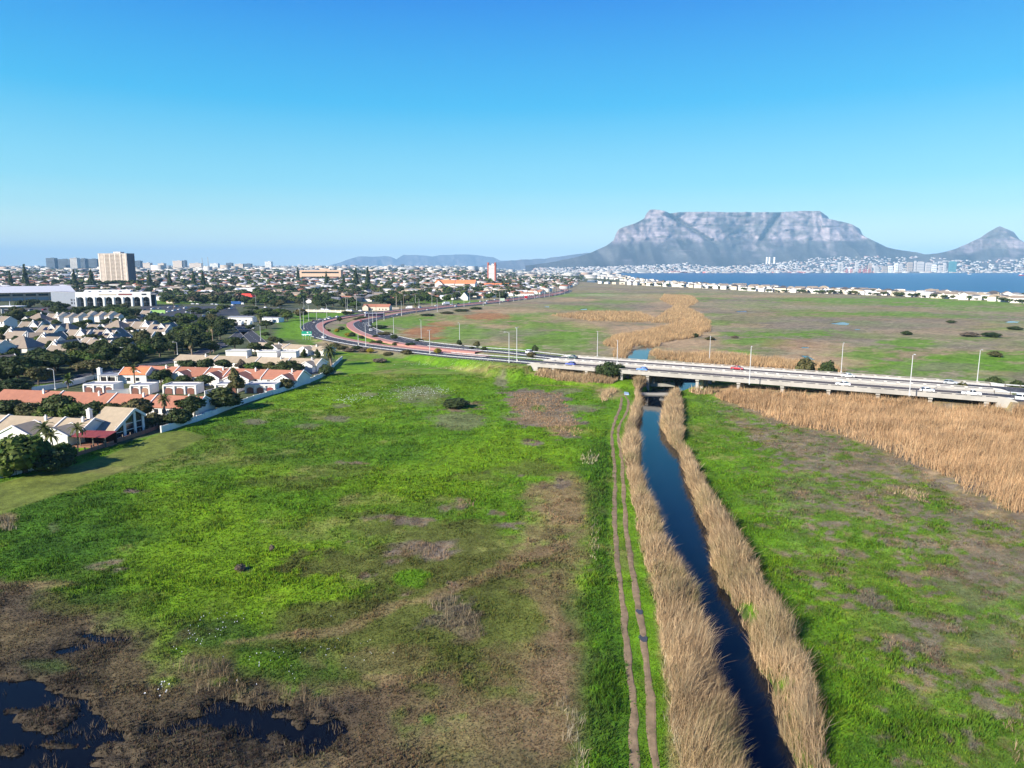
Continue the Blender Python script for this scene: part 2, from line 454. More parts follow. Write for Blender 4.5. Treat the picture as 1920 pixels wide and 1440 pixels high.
def rise(x, y):
    """the land climbs gently away from the bay"""
    x, y = np.asarray(x, float), np.asarray(y, float)
    r = np.interp(y, [1150, 1500, 2000, 3000, 6000, 15000, 40000], [0, 6, 13, 24, 46, 108, 190])
    u = 960 + FPX * x / np.maximum(y * CP + 42 * SP, 1)
    return r * sstep(1030, 840, u)
def GT(u, v):
    """like G, on the rising land"""
    Ys = np.geomspace(300, 40000, 4000)
    d = G(u, v, CAM_H - 1.0) - Vector((0, 0, CAM_H))
    xs = d.x / d.y * Ys if d.y > 0 else Ys * 0
    zs = CAM_H + d.z / d.y * Ys
    k = int(np.argmax(zs <= rise(xs, Ys)))
    return Vector((xs[k], Ys[k], float(rise(xs[k], Ys[k]))))
def ground_h(x, y):
    x, y = np.asarray(x, float), np.asarray(y, float)
    h = 0.16 * fbm(x, y, 28, 3, 5) + 0.07 * fbm(x, y, 5, 2, 9)
    far = y > 700
    h = np.where(far, 0.02, h)
    # pools of the marsh at the lower corner of the field
    near = y < 130
    if near.any():
        xs, ys = x[near], y[near]
        a = np.minimum.reduce([sdist(xs, ys, q) for q in MPOOLS]); 
        n = .9 * fbm(xs * .8, ys, 4.5, 4, 31) + .55 * fbm(xs, ys, 1.3, 3, 33)
        isl = np.zeros(len(xs))
        for (uu, vv, ru, rv) in ((90, 1345, 62, 26), (110, 1392, 80, 9), (20, 1325, 26, 8), (400, 1402, 150, 24), (200, 1425, 40, 8), (560, 1350, 14, 8), (520, 1378, 20, 10), (20, 1400, 50, 12)):
            q = G(uu, vv); t1 = G(uu, vv - rv); t2 = G(uu, vv + rv)
            dd = np.hypot((xs - q.x - (ys - q.y) * q.x / q.y) / (ru * q.y / FPX), (ys - (t1.y + t2.y) / 2) / ((t1.y - t2.y) / 2))
            isl = np.maximum(isl, sstep(1.25, .7, dd + .45 * n))
        wet = sstep(.1, -1.1, a + 1.7 * n)
        cut = wet * .62 * (1 - isl * .72) + .18 * sstep(7, 0, a) * sstep(.1, .6, fbm(xs, ys, 2.2, 3, 37))
        b = a
        h[near] = h[near] * (1 - 0.8 * sstep(3, -2, a)) - cut
    # canal and river pools
    m = (y < 330)
    if m.any():
        d = sdist(x[m], y[m], CANAL) + 0.35 * fbm(x[m], y[m], 3, 2, 41)
        h[m] = np.where(d < 4, h[m] * sstep(0, 4, d) - 2.4 * sstep(1.6, -1.0, d), h[m])
    for P in PONDS:
        P = np.array(P); c = P.mean(0); r = np.abs(P - c).max() + 25
        m = (np.abs(x - c[0]) < r) & (np.abs(y - c[1]) < r)
        if m.any():
            d = sdist(x[m], y[m], P)
            h[m] = h[m] - 1.0 * sstep(1.5, -1.5, d)
    # the ground swells up to the foot of the bridges
    m = (y > 180) & (y < 330) & (x > -10) & (x < 170)
    if m.any():
        xs, ys = x[m], y[m]
        tt = (xs - BE[0]) * BN[0] + (ys - BE[1]) * BN[1]; ss = (xs - BE[0]) * BD[0] + (ys - BE[1]) * BD[1]
        d = np.abs(tt - 15) - 15
        up = np.interp(ss, [-10, 0, 20, 36, 44, 66, 76, 110, 150, 170], [2.6, 2.6, 2.3, 1.7, .3, .2, 1.9, 2.6, 3.0, 2.8])
        h[m] = h[m] + up * sstep(12, 0, d) * (sdist(xs, ys, CANAL) > .5)
    # road banks
    for k, (L, hw) in enumerate(ROADS):
        lo, hi = L[:, :2].min(0) - 30, L[:, :2].max(0) + 30
        m = (x > lo[0]) & (x < hi[0]) & (y > lo[1]) & (y < hi[1])
        if k in (0, 1, 2, 3):
            s = (x - BE[0]) * BD[0] + (y - BE[1]) * BD[1]
            m &= (s < -3) | (s > LB + 3)
        if not m.any(): continue
        d, z = poly_dist(x[m], y[m], L[:, :2], L[:, 2])
        w = sstep(hw + 2.2 + 2.2 * np.maximum(z, 0.3), hw + 1.8, d)
        t = z - 0.32
        h[m] = h[m] * (1 - w) + t * w
    h = h + rise(x, y)
    h = np.where(in_bay(x, y), -9.0, h)
    return h

# ------------------------------------------------------------------ colours of the ground cover
C = dict(green=(.118, .245, .009), lime=(.172, .300, .008), dgreen=(.055, .140, .010), olive=(.115, .128, .026), dry=(.30, .205, .10), brown=(.150, .108, .056),
         mauve=(.215, .172, .122), soil=(.30, .165, .085), dark=(.062, .048, .032), reed=(.40, .275, .15), lawn=(.145, .175, .030), orange=(.33, .155, .065),
         town=(.085, .098, .045), sand=(.45, .38, .27), marsh=(.29, .235, .14), far=(.12, .13, .07))
C = {k: np.array(v) for k, v in C.items()}
PAINT = []
def E(c, u, v, ru, rv, k=1.0, soft=.5, nz=.5): PAINT.append(('e', c, u, v, ru, rv, k, soft, nz))
def P(c, pts, k=1.0, soft=2.0, nz=2.0): PAINT.append(('p', c, W(pts), k, soft, nz))
def Ln(c, pts, w, k=1.0, nz=.4): PAINT.append(('l', c, [tuple(q) for q in smooth_line(W(pts), 3)], w, k, nz))
# field between the wall and the canal
E('lime', 440, 1060, 240, 90, .8); E('lime', 560, 1090, 130, 60, .8); E('dgreen', 120, 985, 190, 70, .8); E('dgreen', 60, 1060, 150, 40, .6); E('lime', 350, 960, 120, 40, .5)
E('lime', 790, 905, 150, 36, .7); E('lime', 960, 850, 130, 26, .7); E('lime', 660, 760, 60, 26, .5); E('lime', 600, 735, 80, 16, .5); E('dgreen', 600, 850, 160, 30, .45); E('dgreen', 500, 800, 140, 26, .35)
E('olive', 640, 880, 70, 14, .6); E('olive', 540, 905, 80, 14, .55); E('olive', 840, 1010, 130, 30, .9); E('olive', 700, 985, 60, 22, .7); E('olive', 980, 880, 60, 16, .7); E('olive', 900, 895, 60, 9, .6); E('olive', 560, 820, 40, 9, .4)
E('olive', 830, 1060, 250, 46, .95, .3); E('olive', 600, 1155, 110, 26, .8)
P('olive', [(350, 1160), (480, 1175), (620, 1140), (760, 1090), (900, 1040), (1030, 1060), (1090, 1150), (1085, 1260), (900, 1330), (700, 1330), (560, 1290), (440, 1290), (330, 1250), (310, 1190)], .95, 3, 4)
E('dgreen', 420, 1190, 110, 24, .7); E('dgreen', 560, 1250, 130, 36, .6); E('green', 500, 1240, 60, 16, .5)
P('brown', [(640, 1300), (760, 1335), (900, 1330), (1000, 1280), (1040, 1200), (1080, 1150), (1100, 1230), (1095, 1500), (560, 1560), (640, 1400)], .9, 3, 4)
E('olive', 860, 1400, 70, 40, .5); E('olive', 960, 1300, 80, 24, .4)
P('brown', [(-200, 1080), (60, 1095), (110, 1115), (230, 1150), (310, 1180), (330, 1250), (440, 1290), (560, 1290), (700, 1325), (760, 1400), (700, 1600), (-400, 1700)], .95, 2.5, 4)
E('dark', 40, 1130, 80, 34, .7); E('dark', 130, 1240, 110, 26, .4); E('olive', 140, 1130, 90, 18, .7); E('dgreen', 170, 1120, 50, 12, .6); E('dgreen', 90, 1250, 50, 14, .7); E('brown', 40, 1100, 60, 14, .6); E('dry', 90, 1095, 50, 8, .5)
P('dark', [(-400, 1230), (0, 1262), (60, 1255), (230, 1330), (420, 1345), (560, 1310), (640, 1330), (640, 1380), (500, 1440), (480, 1560), (-500, 1800)], .65, 1.5, 2)
E('brown', 90, 1340, 60, 24, .5); E('brown', 350, 1250, 80, 26, .5); E('brown', 600, 1380, 80, 40, .5)
P('dry', [(1000, 905), (1060, 895), (1112, 905), (1112, 985), (1060, 1000), (990, 1045), (930, 1060), (970, 1000), (995, 960), (985, 925)], .8, 3, 4)
E('dry', 1060, 960, 50, 36, .6); E('dry', 1050, 1110, 60, 60, .55, .6, .8); E('dry', 1000, 1240, 90, 60, .45, .6, .8); E('dry', 900, 1370, 160, 60, .40, .6, .8); E('dry', 1040, 1350, 60, 80, .4, .6, .8); E('dry', 700, 1240, 120, 26, .35, .6, .8); E('brown', 1050, 1060, 50, 40, .5); E('dry', 1070, 1040, 40, 30, .45); E('olive', 1040, 1000, 50, 14, .3)
P('mauve', [(955, 738), (1000, 731), (1052, 737), (1062, 760), (1085, 790), (1095, 812), (1070, 824), (1045, 805), (1000, 795), (955, 783), (970, 765)], .95, 1.0, 6)
E('dry', 985, 755, 30, 16, .5); E('dry', 1050, 800, 34, 14, .7); E('dry', 1000, 785, 40, 8, .6); E('green', 1010, 765, 14, 5, .7); E('green', 960, 778, 20, 4, .6); E('green', 1075, 775, 16, 5, .6)
E('mauve', 1085, 765, 40, 8, .7); E('mauve', 1065, 733, 26, 5, .6); E('mauve', 860, 790, 60, 14, .55); E('mauve', 940, 718, 14, 10, .7); E('mauve', 480, 790, 24, 5, .7); E('mauve', 630, 785, 26, 5, .7)
E('mauve', 790, 740, 46, 15, .55); E('mauve', 600, 640 + 58, 40, 4, .7); E('mauve', 690, 740, 16, 4, .6); E('mauve', 640, 760, 16, 4, .6); E('mauve', 760, 668, 50, 4, .6); E('mauve', 580, 800, 24, 5, .5)
for (u, v, ru, rv) in ((870, 945, 26, 12), (715, 972, 34, 5), (800, 1030, 56, 17), (775, 975, 24, 6), (960, 985, 24, 6), (1030, 905, 26, 8), (930, 962, 22, 6), (690, 1005, 18, 5), (815, 1045, 40, 10), (650, 870, 30, 5), (745, 1050, 18, 8), (690, 1080, 14, 8), (760, 1116, 10, 6), (850, 1100, 10, 6), (245, 920, 22, 4), (670, 1015, 20, 5), (980, 890, 14, 4), (200, 1060, 40, 9), (455, 1065, 10, 8), (1000, 830, 22, 5), (880, 765, 40, 6)):
    q_ = random.Random(int(u * 7 + v))
    for _ in range(7):
        a_, b_ = u + q_.gauss(0, .55) * ru, v + q_.gauss(0, .5) * rv; s_ = q_.uniform(.22, .55)
        E('mauve' if q_.random() < .7 else 'brown', a_, b_, max(ru * s_, 4), max(rv * s_, 2), q_.uniform(.5, .85), .8, 1.5)
        if q_.random() < .6: E('dry', a_, b_ + 1, ru * s_ * .6, rv * s_ * .5, .5, .8, 1.5)
E('mauve', 850, 1155, 44, 22, .6, .8, 1.4); E('brown', 880, 1172, 40, 22, .5, .8, 1.4); E('mauve', 830, 1135, 26, 12, .5, .8, 1.4)
E('green', 770, 1085, 36, 16, 1.0, .3); E('mauve', 100, 990, 10, 10, .3); E('dry', 15, 975, 22, 14, .7)
for pts, w in (([(560, 1190), (640, 1182), (760, 1130), (800, 1125), (960, 1060), (1060, 1020), (1110, 990)], 1.3), ([(430, 1205), (560, 1187)], .8), ([(690, 1270), (760, 1275), (850, 1268)], .8), ([(700, 700), (820, 690), (900, 700), (1010, 712), (1090, 722), (1150, 735), (1172, 742)], 1.5), ([(1010, 722), (1100, 728), (1160, 742)], 1.0), ([(640, 705), (760, 690)], .7)):
    Ln('dry', pts, w, .55)
# bank of long grass beside the track
P('dgreen', [(1098, 850), (1142, 800), (1150, 900), (1152, 1000), (1156, 1058), (1166, 1131), (1174, 1209), (1184, 1282), (1190, 1600), (1110, 1600), (1106, 1440), (1098, 1300), (1105, 1200), (1075, 1140), (1115, 1060), (1100, 980)], .75, 1.5, 2)
P('green', [(1150, 745), (1200, 760), (1186, 840), (1190, 900), (1200, 980), (1216, 1060), (1232, 1130), (1240, 1230), (1256, 1340), (1262, 1600), (1230, 1600), (1220, 1297), (1197, 1140), (1176, 1004), (1167, 870), (1160, 804)], .9, .6, .6)
P('lawn', [(-100, 905), (0, 905), (180, 862), (300, 812), (345, 806), (385, 818), (340, 842), (180, 900), (0, 965), (-100, 1000)], 1.0, .8, .3)
E('dry', 200, 880, 120, 6, .22); E('lawn', 340, 820, 40, 10, .5)
for u, v in ((655, 690), (700, 676), (760, 700), (620, 715), (560, 760)): E('lime', u, v, 30, 5, .35)
E('dry', 870, 700, 120, 5, .25); E('reed', 1060, 703, 70, 9, .9, .3); E('reed', 1140, 738, 24, 12, .6)
E('green', 1130, 715, 60, 8, .5)
# east of the canal
P('mauve', [(1290, 745), (1330, 735), (1400, 760), (1520, 800), (1640, 850), (1760, 930), (1920, 1010), (2300, 1050), (2400, 1600), (1760, 1600), (1720, 1440), (1600, 1240), (1500, 1090), (1420, 960), (1360, 870), (1310, 800)], .12, 3, 9)
for (u, v, ru, rv, k) in ((1370, 850, 60, 40, .9), (1430, 900, 60, 40, .7), (1440, 1000, 50, 60, .9), (1480, 1100, 50, 50, .9), (1530, 1190, 50, 40, .8), (1650, 940, 60, 14, .7), (1560, 870, 40, 16, .6), (1740, 995, 90, 22, .6), (1660, 1000, 80, 22, .6), (1560, 1000, 50, 26, .5), (1600, 830, 30, 8, .7), (1620, 1130, 90, 30, .45), (1700, 1240, 120, 40, .5), (1850, 1330, 120, 50, .45), (1640, 1360, 60, 50, .8), (1560, 1300, 30, 60, .9), (1900, 1020, 60, 20, .6), (1760, 1120, 120, 24, .35), (1720, 1400, 90, 30, .5), (1400, 790, 30, 8, .5)):
    E('green', u, v, ru, rv, k, .6, 1.0)
E('lime', 1462, 1065, 26, 30, .7); E('lime', 1500, 880, 40, 16, .35); E('dry', 1680, 920, 60, 12, .5, .4, .9); E('olive', 1700, 860, 100, 40, .4); E('dgreen', 1640, 1420, 50, 40, .5); E('mauve', 1500, 930, 60, 40, .35, .5, 1); E('mauve', 1850, 1090, 90, 34, .5, .5, 1); E('mauve', 1880, 1200, 60, 40, .4, .5, 1)
P('soil', [(1362, 772), (1395, 785), (1440, 812), (1470, 830), (1450, 840), (1410, 818), (1375, 795)], .6, 1, 2)
P('reed', [(1330, 726), (1420, 735), (1600, 752), (1700, 762), (1820, 758), (1905, 772), (2300, 800), (2300, 1070), (1920, 990), (1820, 955), (1740, 905), (1660, 850), (1560, 815), (1480, 800), (1410, 775), (1340, 745)], .95, 2, 3)
P('reed', [(1190, 720), (1215, 738), (1225, 771), (1210, 811), (1223, 851), (1225, 900), (1236, 936), (1249, 971), (1256, 1004), (1265, 1040), (1320, 1130), (1362, 1257), (1401, 1366), (1420, 1600), (1262, 1600), (1250, 1340), (1232, 1200), (1226, 1130), (1208, 1060), (1195, 980), (1185, 900), (1170, 830), (1185, 785), (1196, 750)], .6, .5, .5)
# marsh beyond the bridge
for (u, v, ru, rv, k) in ((1010, 612, 110, 15, .8), (1060, 640, 100, 20, .9), (930, 600, 110, 12, .6), (760, 606, 60, 14, .9), (880, 625, 70, 16, .75), (1100, 578, 70, 5, .7), (1020, 590, 60, 6, .6), (1180, 600, 60, 5, .5), (1150, 566, 60, 3, .6), (1310, 560, 60, 3.5, .7), (1060, 553, 120, 3, .8), (1130, 552, 80, 3, .5), (1270, 553, 80, 3, .4), (1560, 590, 90, 4.5, .7), (1400, 640, 60, 10, .9), (1460, 628, 130, 6, .95), (1380, 660, 70, 9, .95), (1540, 623, 70, 6, .9), (1340, 605, 40, 5, .7), (1680, 588, 70, 4, .7), (1770, 593, 120, 4, .7), (1610, 604, 50, 4, .7), (1710, 645, 50, 14, 1.0), (1640, 665, 70, 14, .9), (1750, 685, 140, 14, .95), (1850, 668, 110, 10, .95), (1900, 690, 80, 14, .9), (1830, 635, 60, 4, .7), (1870, 617, 50, 3, .7), (1600, 570, 120, 3, .5), (1500, 583, 60, 4, .5), (1660, 563, 180, 5, .9), (1840, 570, 120, 6, .9), (1480, 560, 60, 3, .6), (1300, 655, 50, 8, .5), (700, 612, 40, 8, .8), (840, 640, 80, 6, .6), (1900, 580, 80, 5, .7), (960, 650, 60, 8, .8), (1340, 590, 40, 3, .6), (1250, 580, 30, 3, .3)):
    E('green', u, v, ru, rv, k * .85, .6, 1.1)
for c, u, v, ru, rv, k in (('orange', 912, 593, 34, 9, .9), ('orange', 795, 622, 34, 10, .95), ('orange', 830, 608, 24, 4, .8), ('reed', 960, 582, 70, 5, .7), ('reed', 870, 604, 40, 4, .5), ('reed', 935, 612, 36, 4, .8), ('reed', 940, 646, 34, 7, .6), ('reed', 1110, 594, 80, 9, .7), ('reed', 1080, 562, 40, 3, .7), ('reed', 1150, 596, 60, 6, .7), ('reed', 1220, 590, 30, 8, .7), ('reed', 1300, 616, 30, 9, .8), ('reed', 1190, 620, 40, 14, .9), ('reed', 1270, 600, 60, 20, .95), ('reed', 1180, 645, 40, 18, .9), ('reed', 1290, 645, 70, 24, .9), ('reed', 1340, 668, 60, 12, .9), ('reed', 1420, 676, 110, 9, .9), ('reed', 1260, 574, 40, 8, .8), ('reed', 1240, 556, 70, 4, .6), ('reed', 1540, 652, 60, 14, .6), ('soil', 1480, 645, 50, 10, .4), ('reed', 1560, 680, 60, 7, .7), ('olive', 1400, 600, 60, 8, .4), ('mauve', 1700, 610, 180, 14, .5), ('mauve', 1500, 610, 60, 12, .5), ('reed', 1720, 622, 80, 6, .35), ('reed', 1860, 700, 40, 3, .4), ('olive', 1000, 640, 50, 4, .4), ('mauve', 1200, 575, 60, 5, .5), ('mauve', 960, 625, 50, 6, .5), ('reed', 1130, 606, 60, 8, .6), ('mauve', 1830, 650, 60, 5, .6), ('mauve', 1770, 688, 60, 6, .5), ('sand', 1130, 553, 60, 1.5, .5), ('reed', 1420, 556, 100, 3, .5)):
    E(c, u, v, ru, rv, k, .5, .9)
# verges and greens among the houses
for (u, v, ru, rv, k) in ((540, 622, 46, 26, .95), (600, 590, 70, 6, .9), (660, 625, 40, 14, .9), (700, 640, 60, 8, .9), (880, 655, 70, 6, .8), (320, 566, 70, 5, .7), (440, 567, 50, 3, .6), (840, 566, 80, 4, .8), (120, 560, 30, 3, .5), (480, 630, 12, 20, .5), (95, 722, 30, 8, .5), (1000, 536, 60, 2, .6), (960, 533, 50, 2, .5)):
    E('green', u, v, ru, rv, k, .4, .4)

def ground_color(x, y):
    x, y = np.asarray(x, float), np.asarray(y, float)
    nA = fbm(x, y, 26, 4, 3); nB = fbm(x, y, 6, 4, 21); nC = fbm(x, y, 90, 3, 51); nD = fbm(x, y, 1.6, 3, 61)
    u, v = proj(x, y)
    col = C['green'] * np.ones((len(x), 3))
    def mixc(c, w):
        nonlocal col
        w = np.clip(w, 0, 1)[:, None]
        col = col * (1 - w) + C[c] * w
    # base: field green; beyond the bridge a dull marsh; town ground on the other side of the wall
    s = (x - BE[0]) * BN[0] + (y - BE[1]) * BN[1]
    sx = (x - BE[0]) * BD[0] + (y - BE[1]) * BD[1]
    beyond = sstep(24, 34, s)
    mixc('marsh', beyond * .95)
    mixc('mauve', beyond * sstep(-.1, .6, nC) * .7)
    mixc('olive', beyond * sstep(0, .7, nA) * .35)
    mixc('green', beyond * sstep(.25, .8, fbm(x, y, 45, 4, 77) + .3 * nB) * .28)
    mixc('olive', (1 - beyond) * sstep(.0, .8, nA + .3 * nB) * .55)
    mixc('dry', (1 - beyond) * sstep(.35, .9, nA * .6 + .6 * nB + .3 * nD) * .35)
    mixc('dry', beyond * sstep(.05, .6, fbm(x, y, 60, 4, 141) + .3 * nB) * .45)
    mixc('lime', (1 - beyond) * sstep(0, .7, fbm(x, y, 18, 3, 91)) * .45)
    mixc('dgreen', (1 - beyond) * sstep(.1, .7, fbm(x, y, 9, 4, 97)) * .3)
    # town ground
    wallx = np.interp(y, [100, 183, 225, 276, 321, 420, 560, 700], [-118, -89, -81, -74, -77, -118, -150, -150])
    t = sstep(0, 3, wallx - x) * ((y > 165) & (y < 5e4)) * (1 - sstep(540, 560, y))
    edge = np.interp(y, [540, 800, 1000, 1500, 1900, 3000, 9000], [-150, -120, -60, 40, 120, 330, 900])
    t = np.maximum(t, sstep(0, 20, edge - x) * (y > 545))
    t = np.maximum(t, sstep(2300, 2600, y))
    mixc('town', t * .95)
    mixc('far', sstep(2600, 3200, y))
    for q in PAINT:
        if q[0] == 'e':
            _, c, uu, vv, ru, rv, k, soft, nz = q
            p0 = G(uu, vv); p1 = G(uu, vv - rv); p2 = G(uu, vv + rv); rx = ru * (p0.y) / FPX; ry = (p1.y - p2.y) / 2; cy = (p1.y + p2.y) / 2
            m = (np.abs(x - p0.x) < rx * 2.2 + 4) & (np.abs(y - cy) < ry * 2.2 + 6)
            if not m.any(): continue
            shear = p0.x / p0.y
            dx = x[m] - (p0.x + (y[m] - cy) * shear)
            d = np.hypot(dx / rx, (y[m] - cy) / ry)
            big = min(rx, ry) > 9
            n = (nA[m] * .8 + nB[m] * .6 + nD[m] * .25) if big else (nB[m] * .9 + nD[m] * .6)
            w = sstep(1 + soft * .6, 1 - soft * .6, d + n * nz * .8) * k
            cc = col[m]; col[m] = cc * (1 - w[:, None]) + C[c] * w[:, None]
        elif q[0] == 'p':
            _, c, pts, k, soft, nz = q
            A = np.array(pts); lo, hi = A.min(0) - 15, A.max(0) + 15
            m = (x > lo[0]) & (x < hi[0]) & (y > lo[1]) & (y < hi[1])
            if not m.any(): continue
            d = sdist(x[m], y[m], pts)
            w = sstep(soft, -soft, d + (nB[m] * .7 + nA[m] * .5 + nD[m] * .35) * nz) * k
            cc = col[m]; col[m] = cc * (1 - w[:, None]) + C[c] * w[:, None]
        else:
            _, c, pts, wd, k, nz = q
            A = np.array(pts); lo, hi = A.min(0) - 5, A.max(0) + 5
            m = (x > lo[0]) & (x < hi[0]) & (y > lo[1]) & (y < hi[1])
            if not m.any(): continue
            d = poly_dist(x[m], y[m], pts)
            w = sstep(wd * 1.3, wd * .4, d + (nB[m] + nD[m]) * nz) * k
            cc = col[m]; col[m] = cc * (1 - w[:, None]) + C[c] * w[:, None]
    # mottled mauve litter and green growth east of the canal
    e = sstep(0, 6, x - np.interp(y, [50, 140, 240], [28, 42, 62])) * (1 - beyond) * (y < 235)
    mm = .75 * fbm(x, y, 4.2, 5, 123) + .65 * fbm(x, y, 1.1, 3, 125)
    off = x - np.interp(y, [50, 100, 140, 240], [29, 37, 46, 66])
    gr = -.55 * sstep(14, 0, off) + .30 * sstep(95, 190, y) * sstep(5, 30, off) + .12 * sstep(20, 60, off) + .25 * fbm(x, y, 24, 3, 127)
    mixc('dgreen', e * sstep(.1, .7, fbm(x, y, 2.6, 4, 131)) * .35)
    mixc('olive', e * sstep(-.45, .15, mm + gr) * .55)
    mixc('mauve', e * sstep(-.08, .42, mm + gr) * .82)
    mixc('dry', e * sstep(.25, .6, fbm(x, y, 2.0, 4, 137) + .5 * (mm + gr)) * .35)
    # wet mud and litter round the pools
    m = (y < 120) & (x < 5)
    if m.any():
        a = np.minimum.reduce([sdist(x[m], y[m], q) for q in MPOOLS]); w = (sstep(5, -.5, a + 2 * nB[m]) * .72)[:, None]
        col[m] = col[m] * (1 - w) + C['dark'] * w
    # beach behind the houses along the bay
    ub = u
    mixc('sand', sstep(60, 10, np.abs(y - shore_near(ub) + 30)) * (ub > 1150) * (y < 5000))
    # mud below the water line
    return np.clip(col * (1 + .22 * nD + .10 * nB)[:, None], .01, .9)

# ------------------------------------------------------------------ ground sheet
ys = [16.0]
while ys[-1] < 2600: ys.append(ys[-1] * 1.0078)
while ys[-1] < 40000: ys.append(ys[-1] * 1.06)
ys = np.array(ys); NT = 620
t = np.linspace(-1, 1, NT)
X = t[None, :] * (0.95 * ys[:, None] + 60); Y = np.repeat(ys[:, None], NT, 1)
gx, gy = X.ravel(), Y.ravel()
gh = ground_h(gx, gy); gc = ground_color(gx, gy)
wet = (gh < -0.3) & (gy < 800)
gc[wet] = gc[wet] * .35 + np.array((.03, .026, .02)) * .65
idx = np.arange(len(ys) * NT).reshape(len(ys), NT)
gf = np.stack([idx[:-1, :-1].ravel(), idx[:-1, 1:].ravel(), idx[1:, 1:].ravel(), idx[1:, :-1].ravel()], 1)
M_ground = attr_mat('ground_cover', var=.26, scales=(.12, .7, 3.2), bump=.5)
me = np_mesh('ground', np.stack([gx, gy, gh], 1), gf, [M_ground], gc, smooth=True)
setting(link('ground', me))
# ground behind and beside the camera, out to the horizon, below the sheet above
mb = MB().add([(-60000, -30000, -1.6), (60000, -30000, -1.6), (60000, 15.8, -1.6), (-60000, 15.8, -1.6)], [(0, 1, 2, 3)])
setting(mb.build('meadow', mat('meadow_grass', (.09, .15, .015), var=.4, scale=.05)))

# ------------------------------------------------------------------ water
M_canal = water_mat('canal_water', (.002, .006, .014), .03, .9, .06)
M_canal.node_tree.nodes['Principled BSDF'].inputs['IOR'].default_value = 1.25
M_pool = water_mat('pool_water', (.004, .005, .006), .05, 1.2, .04)
M_pool.node_tree.nodes['Principled BSDF'].inputs['IOR'].default_value = 1.22
M_sea = water_mat('sea_water', (.002, .050, .150), .3, .02, .6)
cl = np.array(CANAL); grow = [tuple(p) for p in cl]
ce = offset_line(smooth_line([(*p, 0) for p in CLw], 4), -2.0); cf = offset_line(smooth_line([(*p, 0) for p in CRw], 4), 2.0)
n = min(len(ce), len(cf)); ii = np.linspace(0, len(ce) - 1, n).astype(int); jj = np.linspace(0, len(cf) - 1, n).astype(int)
V = [(p[0], p[1], -1.2) for p in ce[ii]] + [(p[0], p[1], -1.2) for p in cf[jj]]
mb = MB().add(V, [(k, k + 1, n + k + 1, n + k) for k in range(n - 1)])
setting(mb.build('canal_water', M_canal))
mb = MB().add([(*p, -.42) for p in W([(-400, 1180), (0, 1180), (300, 1180), (800, 1290), (800, 1440), (740, 1600), (-500, 1800)])], [tuple(range(7))])
setting(mb.build('marsh_water', M_pool))
for P_ in PONDS:
    A = np.array(P_); c = A.mean(0)
    B = c + (A - c) * 1.0 + (A - c) / (np.linalg.norm(A - c, axis=1)[:, None] + 1e-6) * 1.2
    mb = MB().add([(p[0], p[1], -.33) for p in B], [tuple(range(len(B)))])
    setting(mb.build('pond_water', M_canal if P_ is PONDS[0] or P_ is PONDS[-1] else M_pool))
mb = MB()
us = np.arange(1100, 2320, 20.0); Vv = []
for u_ in us:
    for yy in (float(shore_near(u_)) - 60, float(shore_near(u_)) * .6 + float(shore_far(u_)) * .4, float(shore_far(u_)) + 80):
        Vv.append((((u_ - 960) / FPX) * (yy * CP + 42 * SP), yy, -2.0))
mb.add(Vv, [(3 * i + k, 3 * i + 3 + k, 3 * i + 4 + k, 3 * i + 1 + k) for i in range(len(us) - 1) for k in (0, 1)])
setting(mb.build('sea', M_sea))

